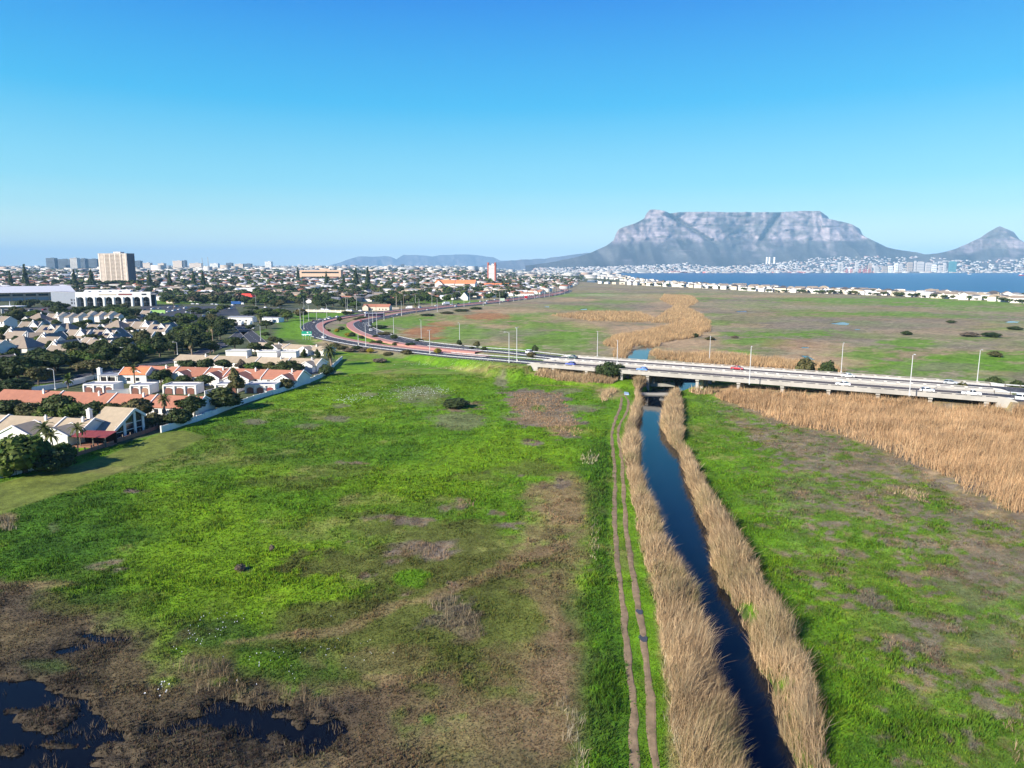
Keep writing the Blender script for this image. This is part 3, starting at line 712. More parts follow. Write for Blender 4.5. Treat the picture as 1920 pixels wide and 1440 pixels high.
# ------------------------------------------------------------------ mountains
M_mt = attr_mat('mountain_rock', var=.17, scales=(.0022, .009, .03), bump=0.0)
def front_depth(z, H, foot, back):
    """how far back the slope of a cliffed mountain has gone at height z: a gentle foot, steeper talus, then two tiers of cliff with a ledge"""
    f = z / max(H, 1)
    return np.interp(f, [0, .08, .20, .42, .50, .72, .76, .97, 1.0, 1.001], [0, .30, .52, .80, .84, .895, .93, .975, 1.0, 1.0])
def mountain(name, prof, Y0, Y1, cliff, seed, rows=90, step=2.2, gully=1.0, veg=None, foot_flat=1.0):
    us = np.arange(prof[0][0], prof[-1][0], step)
    vt = np.interp(us, [p[0] for p in prof], [p[1] for p in prof])
    vt = vt + .5 * fbm(us, us * 0, 14, 3, seed)
    r = np.concatenate([np.linspace(0, 1, rows), [1.0, 1.0]])
    Vs = []; Cs = []
    top = np.array([at_depth(a, b, Y1).z for a, b in zip(us, vt)])
    H = top.max()
    for i, rr in enumerate(r):
        z = np.maximum(top * min(rr, 1.0), -4)
        f = z / H
        if cliff:
            dep = np.interp(f, [0, .06, .16, .34, .50, .56, .70, .73, .86, .885, 1.0], [0, .34, .55, .78, .905, .92, .95, .972, .985, .995, 1.0])
        else:
            dep = f ** .7
        dep = np.minimum(dep, 1) 
        own = np.maximum(top / H, .02)
        Yp = Y0 + (Y1 - Y0) * dep
        x = (us - 960) / FPX * (Yp * CP + 42 * SP)
        xw = (us - 960) / FPX * Y1
        # buttresses and gullies: the face comes forward and goes back along the mountain, less and less regular downwards
        zz = f * H
        ridge = 1 - np.abs(fbm(xw + .35 * zz, zz * .55, 760, 4, seed + 3)) * 1.4
        fine = fbm(xw, zz * 1.3, 190, 4, seed + 9)
        amp = np.interp(f, [0, .1, .3, .5, .9, 1.0], [0, 160, 360, 170, 90, 30]) * gully
        Yp = Yp - amp * (ridge - .5) + np.interp(f, [0, .3, .5, 1], [0, 30, 75, 50]) * fine * gully
        gorge = np.minimum(np.abs(us - np.interp(f, [.45, .98], [1424, 1464])) / 6, np.abs(us - np.interp(f, [.42, .9], [1345, 1258])) / 7) if cliff else us * 0 + 9
        gorge = np.exp(-gorge ** 2) * sstep(.36, .5, f) * sstep(1.0, .9, f) * (us < 1600)
        Yp = Yp + 170 * gorge
        if i == rows: Yp = Yp + 900; z = z - 20
        if i == rows + 1: Yp = Yp + 2500; z = z * 0 - 4
        x = (us - 960) / FPX * (Yp * CP - (z - 42) * SP) if i < rows else (us - 960) / FPX * (Yp)
        Vs.append(np.stack([x, Yp, z], 1))
        strata = vnoise(zz / 21 + .5 * fbm(xw, zz, 700, 3, seed), xw * .0011, seed + 1) * .6 + .4 * vnoise(zz / 9, xw * .004, seed + 2)
        rock = np.array((.30, .25, .255))[None] * (.66 + .55 * strata)[:, None]
        green = np.array((.066, .064, .058))[None] * (1 + .6 * fbm(xw, zz * 1.6, 420, 5, seed + 5) + .35 * fbm(xw + .6 * zz, zz * .3, 140, 3, seed + 6))[:, None]
        if cliff:
            n1 = fbm(xw, zz, 420, 4, seed + 7)
            rock = rock * (1 - .42 * sstep(.15, .55, fbm(xw, zz * .22, 85, 3, seed + 31)))[:, None] * (1 - .30 * sstep(.2, .6, fbm(xw * .5, zz * 2.2, 60, 3, seed + 33)))[:, None]  # vertical dark streaks: gully shading put into the rock colour
            w = sstep(.38, .52, f + .11 * n1)
            ledge = fbm(xw, zz * 4.5, 420, 4, seed + 15); diag = fbm(xw * .8 + zz * .9, (xw - zz) * .28, 210, 4, seed + 17)
            w = w * (1 - .8 * sstep(.28, .62, ledge)) * (1 - .7 * sstep(.30, .7, diag))
            w = w * (1 - .95 * gorge)
            w = np.maximum(w, .45 * sstep(.42, .8, fbm(xw + zz, zz * 2.4, 360, 4, seed + 11)) * sstep(.1, .2, f))
            w = w * (1 - .6 * sstep(.02, .0, np.abs(f - .735 - .02 * n1)))
            w = np.maximum(w, sstep(.006, .002, np.abs(f - .33 - .010 * fbm(xw, xw * 0, 800, 2, seed))) * (us > 1255) * (us < 1410) * .5 * (fbm(xw, zz, 300, 2, 3) > -.1))
        else:
            w = np.full(len(us), .25)
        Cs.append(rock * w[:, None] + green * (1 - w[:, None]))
    V = np.concatenate(Vs); Cc = np.clip(np.concatenate(Cs), .01, .9)
    n = len(us); idx = np.arange(len(r) * n).reshape(len(r), n)
    F = np.stack([idx[:-1, :-1].ravel(), idx[:-1, 1:].ravel(), idx[1:, 1:].ravel(), idx[1:, :-1].ravel()], 1)
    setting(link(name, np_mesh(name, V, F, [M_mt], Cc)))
    return us, V.reshape(len(r), n, 3)
TABLE = [(985, 499), (1040, 492), (1080, 484), (1110, 475), (1138, 462), (1151, 452), (1154, 441), (1160, 430), (1172, 425), (1190, 420), (1207, 411), (1211, 402), (1218, 393), (1226, 392), (1240, 395), (1256, 399), (1275, 397.5), (1318, 396.8), (1350, 397.2), (1400, 397.5), (1446, 398), (1462, 396.6), (1500, 396), (1537, 395.6), (1540, 400), (1542, 408), (1552, 410), (1568, 413), (1582, 416), (1598, 421), (1604, 434), (1612, 440), (1636, 452), (1650, 460), (1665, 466), (1690, 471), (1705, 473), (1718, 475.5), (1730, 478.5), (1745, 479), (1760, 476), (1775, 473), (1800, 466)]
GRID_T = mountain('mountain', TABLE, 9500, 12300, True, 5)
LION = [(1700, 488), (1735, 480), (1752, 477.5), (1770, 474), (1790, 468), (1810, 460), (1825, 452), (1838, 446), (1845, 441), (1858, 432.5), (1868, 427), (1875, 424.5), (1881, 427), (1893, 442), (1903, 448), (1920, 456), (1945, 462), (1975, 460), (2010, 466), (2080, 482), (2140, 494)]
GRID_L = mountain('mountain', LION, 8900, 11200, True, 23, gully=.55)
HILLS = [(600, 504), (640, 492), (655, 486), (672, 481), (700, 481.5), (722, 480), (732, 481.5), (743, 487), (748, 484), (757, 478), (775, 477.6), (788, 479), (810, 481), (826, 478), (860, 477.3), (880, 477.5), (905, 480), (925, 483), (938, 489), (960, 490), (975, 490), (1000, 497)]
mountain('hills', HILLS, 22000, 26000, False, 41, rows=40, gully=1.6)
HILL2 = [(880, 504), (925, 494), (960, 489), (985, 487.5), (1020, 486), (1060, 480), (1100, 474), (1130, 478), (1180, 490)]
mountain('hills', HILL2, 15000, 18500, False, 47, rows=40, gully=1.2)
# ================================================================== ROADS
M_asph = mat('asphalt', (.050, .050, .055), rough=.85, var=.22, scale=.25)
M_asph2 = mat('worn_asphalt', (.085, .08, .078), rough=.9, var=.25, scale=.2)
M_pink = mat('pink_brick_paving', (.42, .20, .165), rough=.9, var=.16, scale=.5)
M_paint = mat('road_paint', (.75, .75, .72), rough=.7, var=.1)
M_kerb = mat('kerb_concrete', (.42, .40, .36), rough=.9, var=.15, scale=.4)
M_dirt = mat('track_soil', (.25, .178, .10), rough=.95, var=.45, scale=.8, dirt=(.13, .095, .05), bump=.5)
M_pave = mat('pale_paving', (.40, .36, .30), rough=.9, var=.2, scale=.3)
def road_strip(name, L, w0, w1, m, dz=0.0, skirt=True):
    mb = MB().strip(L, w0, w1, dz)
    if skirt:
        for w in (w0, w1):
            a = offset_line(L, w); n = len(a)
            Pq = [(p[0], p[1], p[2] + dz) for p in a] + [(p[0], p[1], p[2] - .9) for p in a]
            mb.add(Pq, [(k, k + 1, n + k + 1, n + k) for k in range(n - 1)])
    return setting(mb.build(name, m))
for i, L in enumerate((NEAR_L, FAR_L, NEAR_R, FAR_R)):
    road_strip('road', L, -5.2, 5.2, M_asph)
    for w in (-4.9, 4.75):
        mb = MB().strip(L, w, w + .16, .012); setting(mb.build('road_edge_line', M_paint))
    mb = MB()
    S = smooth_line(L[::3], 3.0)
    for w in (-1.6, 1.6):
        for k in range(0, len(S) - 2, 4):
            mb.strip(S[k:k + 2], w - .08, w + .08, .014)
    setting(mb.build('road_lane_marking', M_paint))
    if i < 2:   # brick-paved margins of the median, raised behind a kerb
        o = (-10.4, -5.2) if i == 0 else (5.2, 10.2)
        n0 = 10 if i == 0 else 12
        q = L[n0:int(len(L) * .97)].copy()
        road_strip('brick_median', q, o[0] + .25, o[1] - .02, M_pink, .13)
        kx = -5.2 if i == 0 else 5.2
        mb = MB().strip(q, kx - .16, kx + .10, .15)
        for w in (kx - .16, kx + .10):
            a = offset_line(q, w); n = len(a)
            mb.add([(p[0], p[1], p[2] + .15) for p in a] + [(p[0], p[1], p[2] - .3) for p in a], [(k, k + 1, n + k + 1, n + k) for k in range(n - 1)])
        setting(mb.build('kerb', M_kerb))
        if i == 1: road_strip('road_shoulder', L[16:64], -8.0, -5.22, M_asph2, -.03)
for L, hw in ROADS[4:]:
    road_strip('road', L, -hw, hw, M_asph, .0)
    mb = MB()
    for w in (-hw - .3, hw + .02): mb.strip(L, w, w + .28, .10)
    setting(mb.build('kerb', M_kerb))
    mb = MB()
    S = smooth_line(L[::2], 3.0)
    for k in range(0, len(S) - 2, 3): mb.strip(S[k:k + 2], -.07, .07, .012)
    setting(mb.build('road_lane_marking', M_paint))
# car parks and yards
def slab(name, px, m, z=.12):
    mb = MB().add([(*q, z) for q in W(px)], [tuple(range(len(px)))][::1])
    return setting(mb.build(name, m))
slab('car_park', [(265, 574), (440, 574), (450, 590), (420, 600), (300, 606), (255, 598)][::-1], M_asph, .10)
slab('car_park', [(40, 578), (140, 574), (150, 592), (95, 596), (40, 590)][::-1], M_asph2, .10)
slab('pavement', [(92, 589), (116, 588), (142, 594), (128, 598), (98, 597)][::-1], M_pave, .11)
# the two ruts of the dirt track
RUT1 = [(1166, 745), (1164, 761), (1154.5, 787), (1147, 813), (1149, 842), (1153, 889), (1152.5, 936), (1154, 1004), (1159, 1058), (1167, 1131), (1175, 1209), (1184, 1282), (1191, 1440), (1197, 1560), (1205, 1700)]
RUT2 = [(1168, 737), (1178, 752), (1174, 775), (1160, 804), (1161.5, 832), (1167, 870), (1170, 936), (1176.5, 1004), (1185, 1064), (1197, 1140), (1208, 1209), (1218, 1297), (1228, 1440), (1237, 1560), (1250, 1700)]
RUTS = [smooth_line([(*q, 0.0) for q in W(r)], 1.2) for r in (RUT1, RUT2)]
mb = MB(); cols = []
for k, L in enumerate(RUTS):
    n = len(L); q = np.arange(n)
    rows = []
    for w, dz in ((-.38, .0), (-.2, .03), (.0, .035), (.2, .03), (.38, .0)):
        wob = .20 * fbm(q * 1.0, q * 0 + w * 9, 2.6, 3, 7 + k)
        a = offset_line(L, w + (wob if abs(w) > .3 else 0)) if False else offset_line(L, w)
        a[:, 0] += wob
        rows.append(np.stack([a[:, 0], a[:, 1], ground_h(a[:, 0], a[:, 1]) + dz + .03], 1))
    V = np.concatenate(rows); F = [(i * n + j + 1, i * n + j, i * n + n + j, i * n + n + j + 1) for i in range(4) for j in range(n - 1)]
    mb.add(V, F)
setting(mb.build('dirt_track', M_dirt))
M_puddle = water_mat('puddle_water', (.07, .07, .07), .06, 3, .02)
# puddles that stand in the right rut
for u, v, rx, ry in ((1199, 1149, .42, .75), (1206, 1198, .5, .85)):
    c = G(u, v)
    pts = [(c.x + rx * math.cos(a) * (1 + .15 * math.sin(3 * a)), c.y + ry * math.sin(a), float(ground_h(np.array([c.x]), np.array([c.y]))[0]) + .072) for a in np.linspace(0, 2 * math.pi, 18)[:-1]]
    setting(MB().add(pts, [tuple(range(len(pts)))]).build('puddle', M_puddle))

# ================================================================== BRIDGES
M_conc = mat('bridge_concrete', (.37, .35, .315), rough=.9, var=.14, scale=.35, dirt=(.19, .175, .15))
M_conc_lit = mat('sunlit_pale_concrete', (.52, .50, .47), rough=.85, var=.10, scale=.3, dirt=(.33, .31, .28))  # paler tone: sunlight on the second bridge's faces put into the colour
M_cdark = mat('weathered_concrete', (.30, .285, .25), rough=.9, var=.2, scale=.5)
M_broad = mat('bridge_road_surface', (.075, .07, .07), rough=.9, var=.2, scale=.15)
M_worn = mat('tyre_worn_lane', (.14, .105, .085), rough=.9, var=.15, scale=.15)
def rot2(s, t, z): return bp(s, t, z)
def bbox(mb, s0, s1, t0, t1, z0, z1, m=0):
    P_ = [bp(s0, t0, z0), bp(s1, t0, z0), bp(s1, t1, z0), bp(s0, t1, z0), bp(s0, t0, z1), bp(s1, t0, z1), bp(s1, t1, z1), bp(s0, t1, z1)]
    return mb.add(P_, [(3, 2, 1, 0), (4, 5, 6, 7), (0, 1, 5, 4), (1, 2, 6, 5), (2, 3, 7, 6), (3, 0, 4, 7)], m)
BRIDGES = []
for (name_l, t0, pale) in (('long concrete road bridge on short piers over the canal, reeds along its foot', 0.0, False), ('second concrete road bridge running parallel behind the first one', 16.8, True)):
    root = thing('road_bridge', name_l, 'bridge'); BRIDGES.append(root)
    t1 = t0 + 13.2
    mb = MB(); bbox(mb, 0, LB, t0 + .35, t1 - .35, BZ - .62, BZ)
    mb.build('deck', M_broad, root)
    for lane in (t0 + 4.3, t0 + 8.9):
        mb = MB()
        for o in (-1.0, .55): bbox(mb, .2, LB - .2, lane + o, lane + o + .5, BZ + .002, BZ + .008)
        w = mb.build('worn_lane', M_worn, root); w['kind'] = 'stuff'
    mb = MB()
    for k in range(0, int(LB) - 4, 6): bbox(mb, k, k + 2.6, (t0 + t1) / 2 - .07, (t0 + t1) / 2 + .07, BZ + .009, BZ + .015)
    for tt in (t0 + 1.9, t1 - 2.0): bbox(mb, .2, LB - .2, tt, tt + .13, BZ + .009, BZ + .015)
    mb.build('lane_marking', M_paint, root)
    for a, b in ((t0 + .32, t0 + 1.5), (t1 - 1.5, t1 - .32)):
        mb = MB(); bbox(mb, .0, LB, a, b, BZ + .001, BZ + .22); mb.build('walkway', M_conc_lit if pale else M_conc, root)
    # edge beam
    for a, b in ((t0, t0 + .33), (t1 - .33, t1)):
        mb = MB(); bbox(mb, 0, LB, a, b, BZ - .80, BZ + .26); mb.build('edge_beam', M_conc_lit if pale else M_conc, root)
    # slotted parapet: posts, panel segments and a rail, one segment per 3.7 m
    ns = 40; dl = LB / ns
    segm = MB()
    P_ = [(0.12, 0, .26), (dl - .12, 0, .26), (dl - .12, 0, .74), (0.12, 0, .74)]
    for side, tt in ((0, t0 + .03), (1, t1 - .29)):
        rail = MB(); bbox(rail, 0, LB, tt - .02, tt + .28, BZ + .80, BZ + .95)
        rail.build('parapet_rail', M_conc_lit if pale and side == 0 else M_conc, root)
        for k in range(ns):
            mb = MB()
            s0 = k * dl
            bbox(mb, s0 + .004, s0 + dl - .004, tt, tt + .24, BZ + .261, BZ + .56)
            bbox(mb, s0 + .004, s0 + .9, tt, tt + .24, BZ + .56, BZ + .799)
            mb.build('parapet_panel', M_conc_lit if pale and side == 0 else M_conc, root)
    for s in np.arange(6.0, LB, 14.0):
        if 44 < s < 58: s = 44.0 if s < 50 else 60.0
        for q, tt in enumerate((t0 + .5, t0 + 6.2, t1 - 1.5)):
            mb = MB(); bbox(mb, s, s + 1.0, tt, tt + 1.0, -2.2, BZ - 1.8)
            mb.build('pier', M_conc, root)
        mb = MB()
        A = [bp(s - .1, t0 + .36, BZ - .63), bp(s - .1, t0 + .36, BZ - 1.5), bp(s - .1, t0 + 1.6, BZ - 1.8), bp(s - .1, t1 - 1.6, BZ - 1.8), bp(s - .1, t1 - .36, BZ - 1.5), bp(s - .1, t1 - .36, BZ - .63)]
        mb.prism(A, bp(0, 0), bp(1.2, 0)); mb.build('pier_cap', M_conc, root)
    # abutments and rounded wing walls
    for s0, s1 in ((-5, .3), (LB - .3, LB + 5)):
        mb = MB(); bbox(mb, s0, s1, t0 + .5, t1 - .5, -1.5, BZ - .8)
        mb.build('abutment', M_cdark, root)
    for s0, d in ((0.0, -1), (LB, 1)):
        for tt in (t0 + .02, t1 - .34):
            pts = [bp(s0, tt, BZ + .95)] + [bp(s0 + d * 7.5 * math.sin(a), tt, 1.0 + (BZ - .05) * math.cos(a)) for a in np.linspace(0.25, math.pi / 2, 8)] + [bp(s0 + d * 7.5, tt, 0.2), bp(s0, tt, 0.2)]
            mb = MB(); mb.prism(pts, bp(0, 0), bp(0, .32)); mb.build('wing_wall', M_conc_lit if pale else M_conc, root)
landmark('the first road bridge', bp(70, 4)); landmark('the second road bridge', bp(70, 26))

# weir walls across the canal in front of the bridge
for (u, v, z, w, d, h, lab) in ((1226, 724, -.2, 15, 1.6, 1.1, 'grey concrete weir beam spanning the canal just under the bridge edge'), (1228, 741, -1.35, 13, 2.2, .55, 'low wet concrete sill across the canal where the open water begins')):
    c = G(u, v, z)
    o = MB().box((0, 0, 0), (w, d, h)).box((0, d * .2, h + .002), (w * .98, d * .3, .2)).build('weir', M_cdark)
    o.location = (c.x, c.y, z); o.rotation_euler.z = R(-4)
    tag(o, lab, 'weir')

# guard rails beside the near carriageway
M_galv = mat('galvanised_steel', (.55, .56, .57), rough=.45, var=.15, metal=.2, spec=.5)
M_timber = mat('weathered_timber', (.16, .13, .10), rough=.9, var=.25)
M_white = mat('white_paint', (.78, .77, .74), rough=.6, var=.06, scale=.4)
def guard_rail(L, off, label, span=60, post=4.0, mrail=None):
    A = offset_line(L, off)
    root = thing('guard_rail', label, 'guard rail', (A[0][0], A[0][1], A[0][2]))
    o0 = A[0]
    B = A - o0
    mb = MB()
    for a, b in ((.48, .80),):
        n = len(B)
        V = []
        for dz, dx in ((.46, 0), (.54, .07), (.62, .0), (.70, .07), (.78, 0)):
            q = offset_line(B, dx); V += [(p[0], p[1], p[2] + dz) for p in q]
        mb.add(V, [(i * n + j, i * n + j + 1, (i + 1) * n + j + 1, (i + 1) * n + j) for i in range(4) for j in range(n - 1)])
    mb.build('rail', mrail or M_galv, root)
    d = np.r_[0, np.cumsum(np.linalg.norm(np.diff(B[:, :2], axis=0), axis=1))]
    pm = MB().box((0, 0, -.5), (.16, .16, 1.28)).mesh('guard_rail_post', [M_timber])
    for s in np.arange(0, d[-1], post):
        link('post', pm, root, (np.interp(s, d, B[:, 0]), np.interp(s, d, B[:, 1]) , np.interp(s, d, B[:, 2])))
    return root
k0 = 2
guard_rail(NEAR_L[k0:62], 6.1, 'long galvanised guard rail on timber posts between the bridge and the date palm')
guard_rail(NEAR_L[k0:16], -6.0, 'short guard rail at the bridge end beside the median tree')
guard_rail(FAR_L[k0:70], -6.1, 'long pale guard rail along the marsh edge of the outer carriageway')
guard_rail(FAR_L[k0:22], 6.1, 'short guard rail between the median tree and the outer carriageway')
guard_rail(NEAR_R[2:44], -6.1, 'guard rail below the road just past the rounded bridge end', mrail=M_galv)
guard_rail(NEAR_R[2:44], 6.1, 'pale guard rail in front of the dark median trees past the bridges')
guard_rail(FAR_R[2:44], 6.1, 'guard rail behind the dark median trees, on the marsh side of the road')
# ================================================================== BUILDINGS
def tile_mat(name, col, var=.16):
    """roof covering: colour wander plus fine courses along the slope"""
    m = mat(name, col, rough=.85, var=var, scale=.7, rnd=.10)
    return m
M_wall = mat('white_plaster', (.74, .71, .66), rough=.85, var=.06, scale=.3, rnd=.05, dirt=(.60, .56, .50))
M_cream = mat('cream_plaster', (.60, .52, .41), rough=.85, var=.08, scale=.3, rnd=.08)
M_grey = mat('grey_plaster', (.36, .37, .39), rough=.85, var=.08, scale=.3)
M_peach = mat('peach_plaster', (.58, .40, .28), rough=.85, var=.08, scale=.3)
M_roofB = tile_mat('brown_roof_tiles', (.255, .205, .155))
M_roofT = tile_mat('tan_roof_tiles', (.40, .32, .215))
M_roofR = tile_mat('red_brown_roof_tiles', (.36, .155, .095))
M_roofO = tile_mat('orange_roof_tiles', (.60, .20, .085))
M_roofG = tile_mat('slate_grey_roof', (.16, .165, .175))
M_roofW = tile_mat('white_sheet_roof', (.62, .63, .64))
M_roofD = tile_mat('dark_roof_tiles', (.095, .085, .08))
M_roofRed = tile_mat('bright_red_roof', (.55, .06, .04))
M_glass = mat('window_glass', (.018, .022, .028), rough=.12, var=.2, spec=.6)
M_door = mat('brown_garage_door', (.20, .085, .06), rough=.6, var=.12, scale=1.5)
M_door2 = mat('tan_garage_door', (.36, .20, .13), rough=.6, var=.12, scale=1.5)
M_flat = mat('bitumen_roof', (.30, .31, .33), rough=.9, var=.15, scale=.4)
M_panel = mat('solar_panel', (.012, .016, .03), rough=.2, var=.1, spec=.6)
M_brick = mat('red_brick', (.30, .14, .09), rough=.9, var=.2, scale=2)
M_dark = mat('dark_interior', (.022, .02, .02), rough=.9, var=.2)
M_awn = mat('maroon_awning_sheet', (.24, .05, .045), rough=.6, var=.2, scale=1)
def xf(pts, c, rz):
    cs, sn = math.cos(rz), math.sin(rz)
    return [(c[0] + x * cs - y * sn, c[1] + x * sn + y * cs, z) for x, y, z in pts]
def block(root, c, w, d, h, rise, rz=0.0, mw=None, mr=None, cop=True, wins=2, hip=False, z0=-.4, oh=.35, side=True):
    """a house block: ridge along its local x"""
    mw = mw or M_wall; mr = mr or M_roofB
    x, y = w / 2, d / 2
    mb = MB()
    if hip:
        mb.add(xf([(-x, -y, z0), (x, -y, z0), (x, y, z0), (-x, y, z0), (-x, -y, h), (x, -y, h), (x, y, h), (-x, y, h)], c, rz), [(3, 2, 1, 0), (4, 5, 6, 7), (0, 1, 5, 4), (1, 2, 6, 5), (2, 3, 7, 6), (3, 0, 4, 7)])
    else:
        mb.prism(xf([(-x, -y, z0), (-x, y, z0), (-x, y, h), (-x, 0, h + rise - .05), (-x, -y, h)], c, rz), (0, 0, 0), (w * math.cos(rz), w * math.sin(rz), 0))
    mb.build('wall', mw, root)
    mb = MB()
    sl = rise / y
    if hip:
        X, Y = x + oh, y + oh; r = max(0, x - y)
        zb, zt = h - oh * sl + .02, h + rise
        mb.add(xf([(-X, -Y, zb), (X, -Y, zb), (X, Y, zb), (-X, Y, zb), (-r, 0, zt), (r, 0, zt), (-X, -Y, zb - .2), (X, -Y, zb - .2), (X, Y, zb - .2), (-X, Y, zb - .2)], c, rz),
               [(0, 1, 5, 4), (1, 2, 5), (2, 3, 4, 5), (3, 0, 4), (6, 7, 1, 0), (7, 8, 2, 1), (8, 9, 3, 2), (9, 6, 0, 3), (9, 8, 7, 6)])
    else:
        X = x + (.0 if cop else .25)
        for s in (-1, 1):
            e = [(-X, s * (y + oh), h - oh * sl), (X, s * (y + oh), h - oh * sl), (X, 0, h + rise), (-X, 0, h + rise)]
            tt = .17
            q = e + [(a, b, zz + tt) for a, b, zz in e]
            F = [(4, 5, 6, 7), (3, 2, 1, 0), (0, 1, 5, 4), (1, 2, 6, 5), (2, 3, 7, 6), (3, 0, 4, 7)]
            mb.add(xf(q, c, rz), F if s < 0 else [f[::-1] for f in F])
    mb.build('roof', mr, root)
    if cop and not hip:   # white raised gable edges
        for s in (-1, 1):
            mb = MB()
            xx = s * x
            o = [(xx, -(y + oh), h - oh * sl - .05), (xx, 0, h + rise - .05), (xx, y + oh, h - oh * sl - .05), (xx, y + oh, h - oh * sl + .36), (xx, 0, h + rise + .36), (xx, -(y + oh), h - oh * sl + .36)]
            e = s * .28
            mb.prism(xf(o, c, rz), (0, 0, 0), (e * math.cos(rz), e * math.sin(rz), 0))
            mb.build('gable_edge', M_wall if mw is not M_cream else M_cream, root)
    wn_ = np.linspace(-x, x, wins + 2)[1:-1]
    for q in wn_:
        mb = MB(); p = xf([(q, -y - .02, .9)], c, rz)[0]
        mb.box(p, (1.3, .12, 1.25), rz); mb.build('window', M_glass, root)
    if side and not hip:
        p = xf([(x + (.02), -.6, 1.0)], c, rz)[0]
        MB().box(p, (.12, 1.2, 1.25), rz).build('window', M_glass, root)
        p = xf([(-x - .02, .3, 1.0)], c, rz)[0]
        MB().box(p, (.12, 1.2, 1.25), rz).build('window', M_glass, root)
def chimney(root, p, h, s=.6, m=None):
    mb = MB().box((0, 0, 0), (s, s, h)).box((0, 0, h - .003), (s * 1.25, s * 1.25, .16)).box((0, 0, h + .15), (s * .5, s * .5, .35))
    o = mb.build('chimney', m or M_wall, root); o.location = p
    return o

# --- houses of the gabled estate in the middle distance, one by one
def gabled(u, v, kind, label, rz=None, s=1.0):
    p = G(u, v)
    rz = R(-18) if rz is None else R(rz)
    r = thing('gabled_house', label, 'house', (p.x, p.y, 0), rz, 'white gabled houses of the estate')
    r.scale = (s, s, s)
    if kind == 'L':
        block(r, (1, -2.5), 11.5, 8, 2.3, 3.1, 0); block(r, (-3.2, 2.5), 11, 8.4, 2.9, 3.7, R(90), wins=1)
        MB().box((-3.2, -2.0, 6.0), (1.7, .5, 1.5), 0, top=(.4, 1)).build('gable_cap', M_wall, r)
    elif kind == 'P':
        block(r, (0, 0), 13.5, 12, 2.3, 4.6, 0, hip=True, wins=3); chimney(r, (1.2, .6, 5.2), 2.0)
        block(r, (-7.2, -1.2), 5.2, 5, 2.7, 1.7, R(90), wins=1)
    elif kind == 'T':
        block(r, (0, 0), 13, 8, 2.4, 3.4, 0, wins=3); block(r, (3.2, 2.0), 10.5, 7.4, 2.7, 3.6, R(90), wins=1, side=False)
        MB().box((3.2, -2.7, 5.8), (1.6, .5, 1.5), 0, top=(.4, 1)).build('gable_cap', M_wall, r)
    elif kind == 'two':
        block(r, (0, 0), 9, 7.5, 5.4, 2.6, 0, wins=2); block(r, (-5.8, -3.4), 6, 5, 2.8, 2.0, R(90), wins=1)
        for q in (-2, 2): MB().box((q, -3.78, 3.7), (1.2, .12, 1.2)).build('window', M_glass, r)
    elif kind == 'row3':
        for k, q in enumerate((-8, 0, 8)):
            block(r, (q, 0), 8, 7.4, 4.6 - .3 * (k == 1), 2.6, R(142), wins=1)
            block(r, (q + 3.9, -.5), 5.0, 5.5, 4.2, 1.6, 0, wins=0, cop=False, side=False)
    elif kind == 'panel':
        block(r, (0, 0), 13, 8, 2.5, 3.2, 0, wins=3); block(r, (2.5, 3), 10, 8, 2.7, 3.8, R(90), wins=1, side=False)
        sl = math.atan2(3.2, 4)
        for q, w in ((-1.2, 3.2), (2.6, 2.4)):
            o = MB().box((0, 0, 0), (w, 2.6, .08)).build('solar_panel', M_panel, r)
            o.location = (q, -2.2, 2.5 + (4 - 2.2) * .8 + .24); o.rotation_euler.x = sl
    elif kind == 'small':
        block(r, (0, 0), 7, 5.5, 2.7, 2.0, 0, wins=1)
    return r
for a in (
    (45, 658, 'P', 'gabled house with broad pyramid roof of brown tiles beside the low white garage gable', -6), (103, 652, 'L', 'brown roofed house with one high white gable point above the garden trees', -16),
    (40, 640, 'L', 'brown roofed house with shaded end wall, under the tall two-storey white house', -14), (62, 622, 'T', 'long white house whose small front gable has one dark window', -8), (14, 618, 'two', 'tall white two-storey house with small dark upstairs windows', -28),
    (128, 628, 'P', 'tan pyramid roofed house between the dark trees, above a dark rear roof', -12), (98, 630, 'panel', 'gabled house with two narrow skylight panels in its tan roof', -18), (152, 640, 'T', 'gabled house with a narrow white gable peak and long dark rear roof', -14),
    (200, 640, 'panel', 'wide gabled house with a single dark solar panel and a shaded end wall', -12), (126, 669, 'L', 'low house with a lone white gable peeping over the dark tree mass', -20), (4, 674, 'two', 'white two-storey house cut by the picture edge, above the garden trees', -34),
    (140, 606, 'row3', 'row of narrow white houses with three shaded gables beside the road trees', -14), (195, 603, 'row3', 'taller row of white houses with three gables, nearest the arcaded building', -10), (108, 604, 'T', 'small gabled house tucked at the end of the row with three gables', -12),
    (75, 606, 'P', 'low dark roofed house behind the long white house', -8), (222, 622, 'P', 'house with a steep pale pyramid roof and white chimney peak', -14), (250, 620, 'L', 'house with a low pale roof joined to the pyramid roofed one', -10),
    (272, 622, 'T', 'white edged gabled house between the pyramid roof and the solar panels', -14), (302, 628, 'panel', 'gabled house with a large dark solar array among the trees', -16), (280, 639, 'small', 'small tan roof half buried in tree crowns', -10),
    (230, 653, 'L', 'tan roof house with white corner gable in front of the dark trees', -12), (192, 662, 'panel', 'dark roofed house covered in solar panels beneath the trees', -22), (276, 594, 'small', 'little brown roofed hut by the car park trees', -10), (10, 690, 'small', 'tiny white garage gable at the picture edge', 60),
    (70, 641, 'small', 'white lean-to house between two taller brown roofs', 30), (178, 624, 'small', 'low white outbuilding behind the gabled houses', -10), (170, 652, 'small', 'small brown roof under the wide gabled house', -30)):
    gabled(a[0], a[1], a[2], a[3], a[4], 1.15)

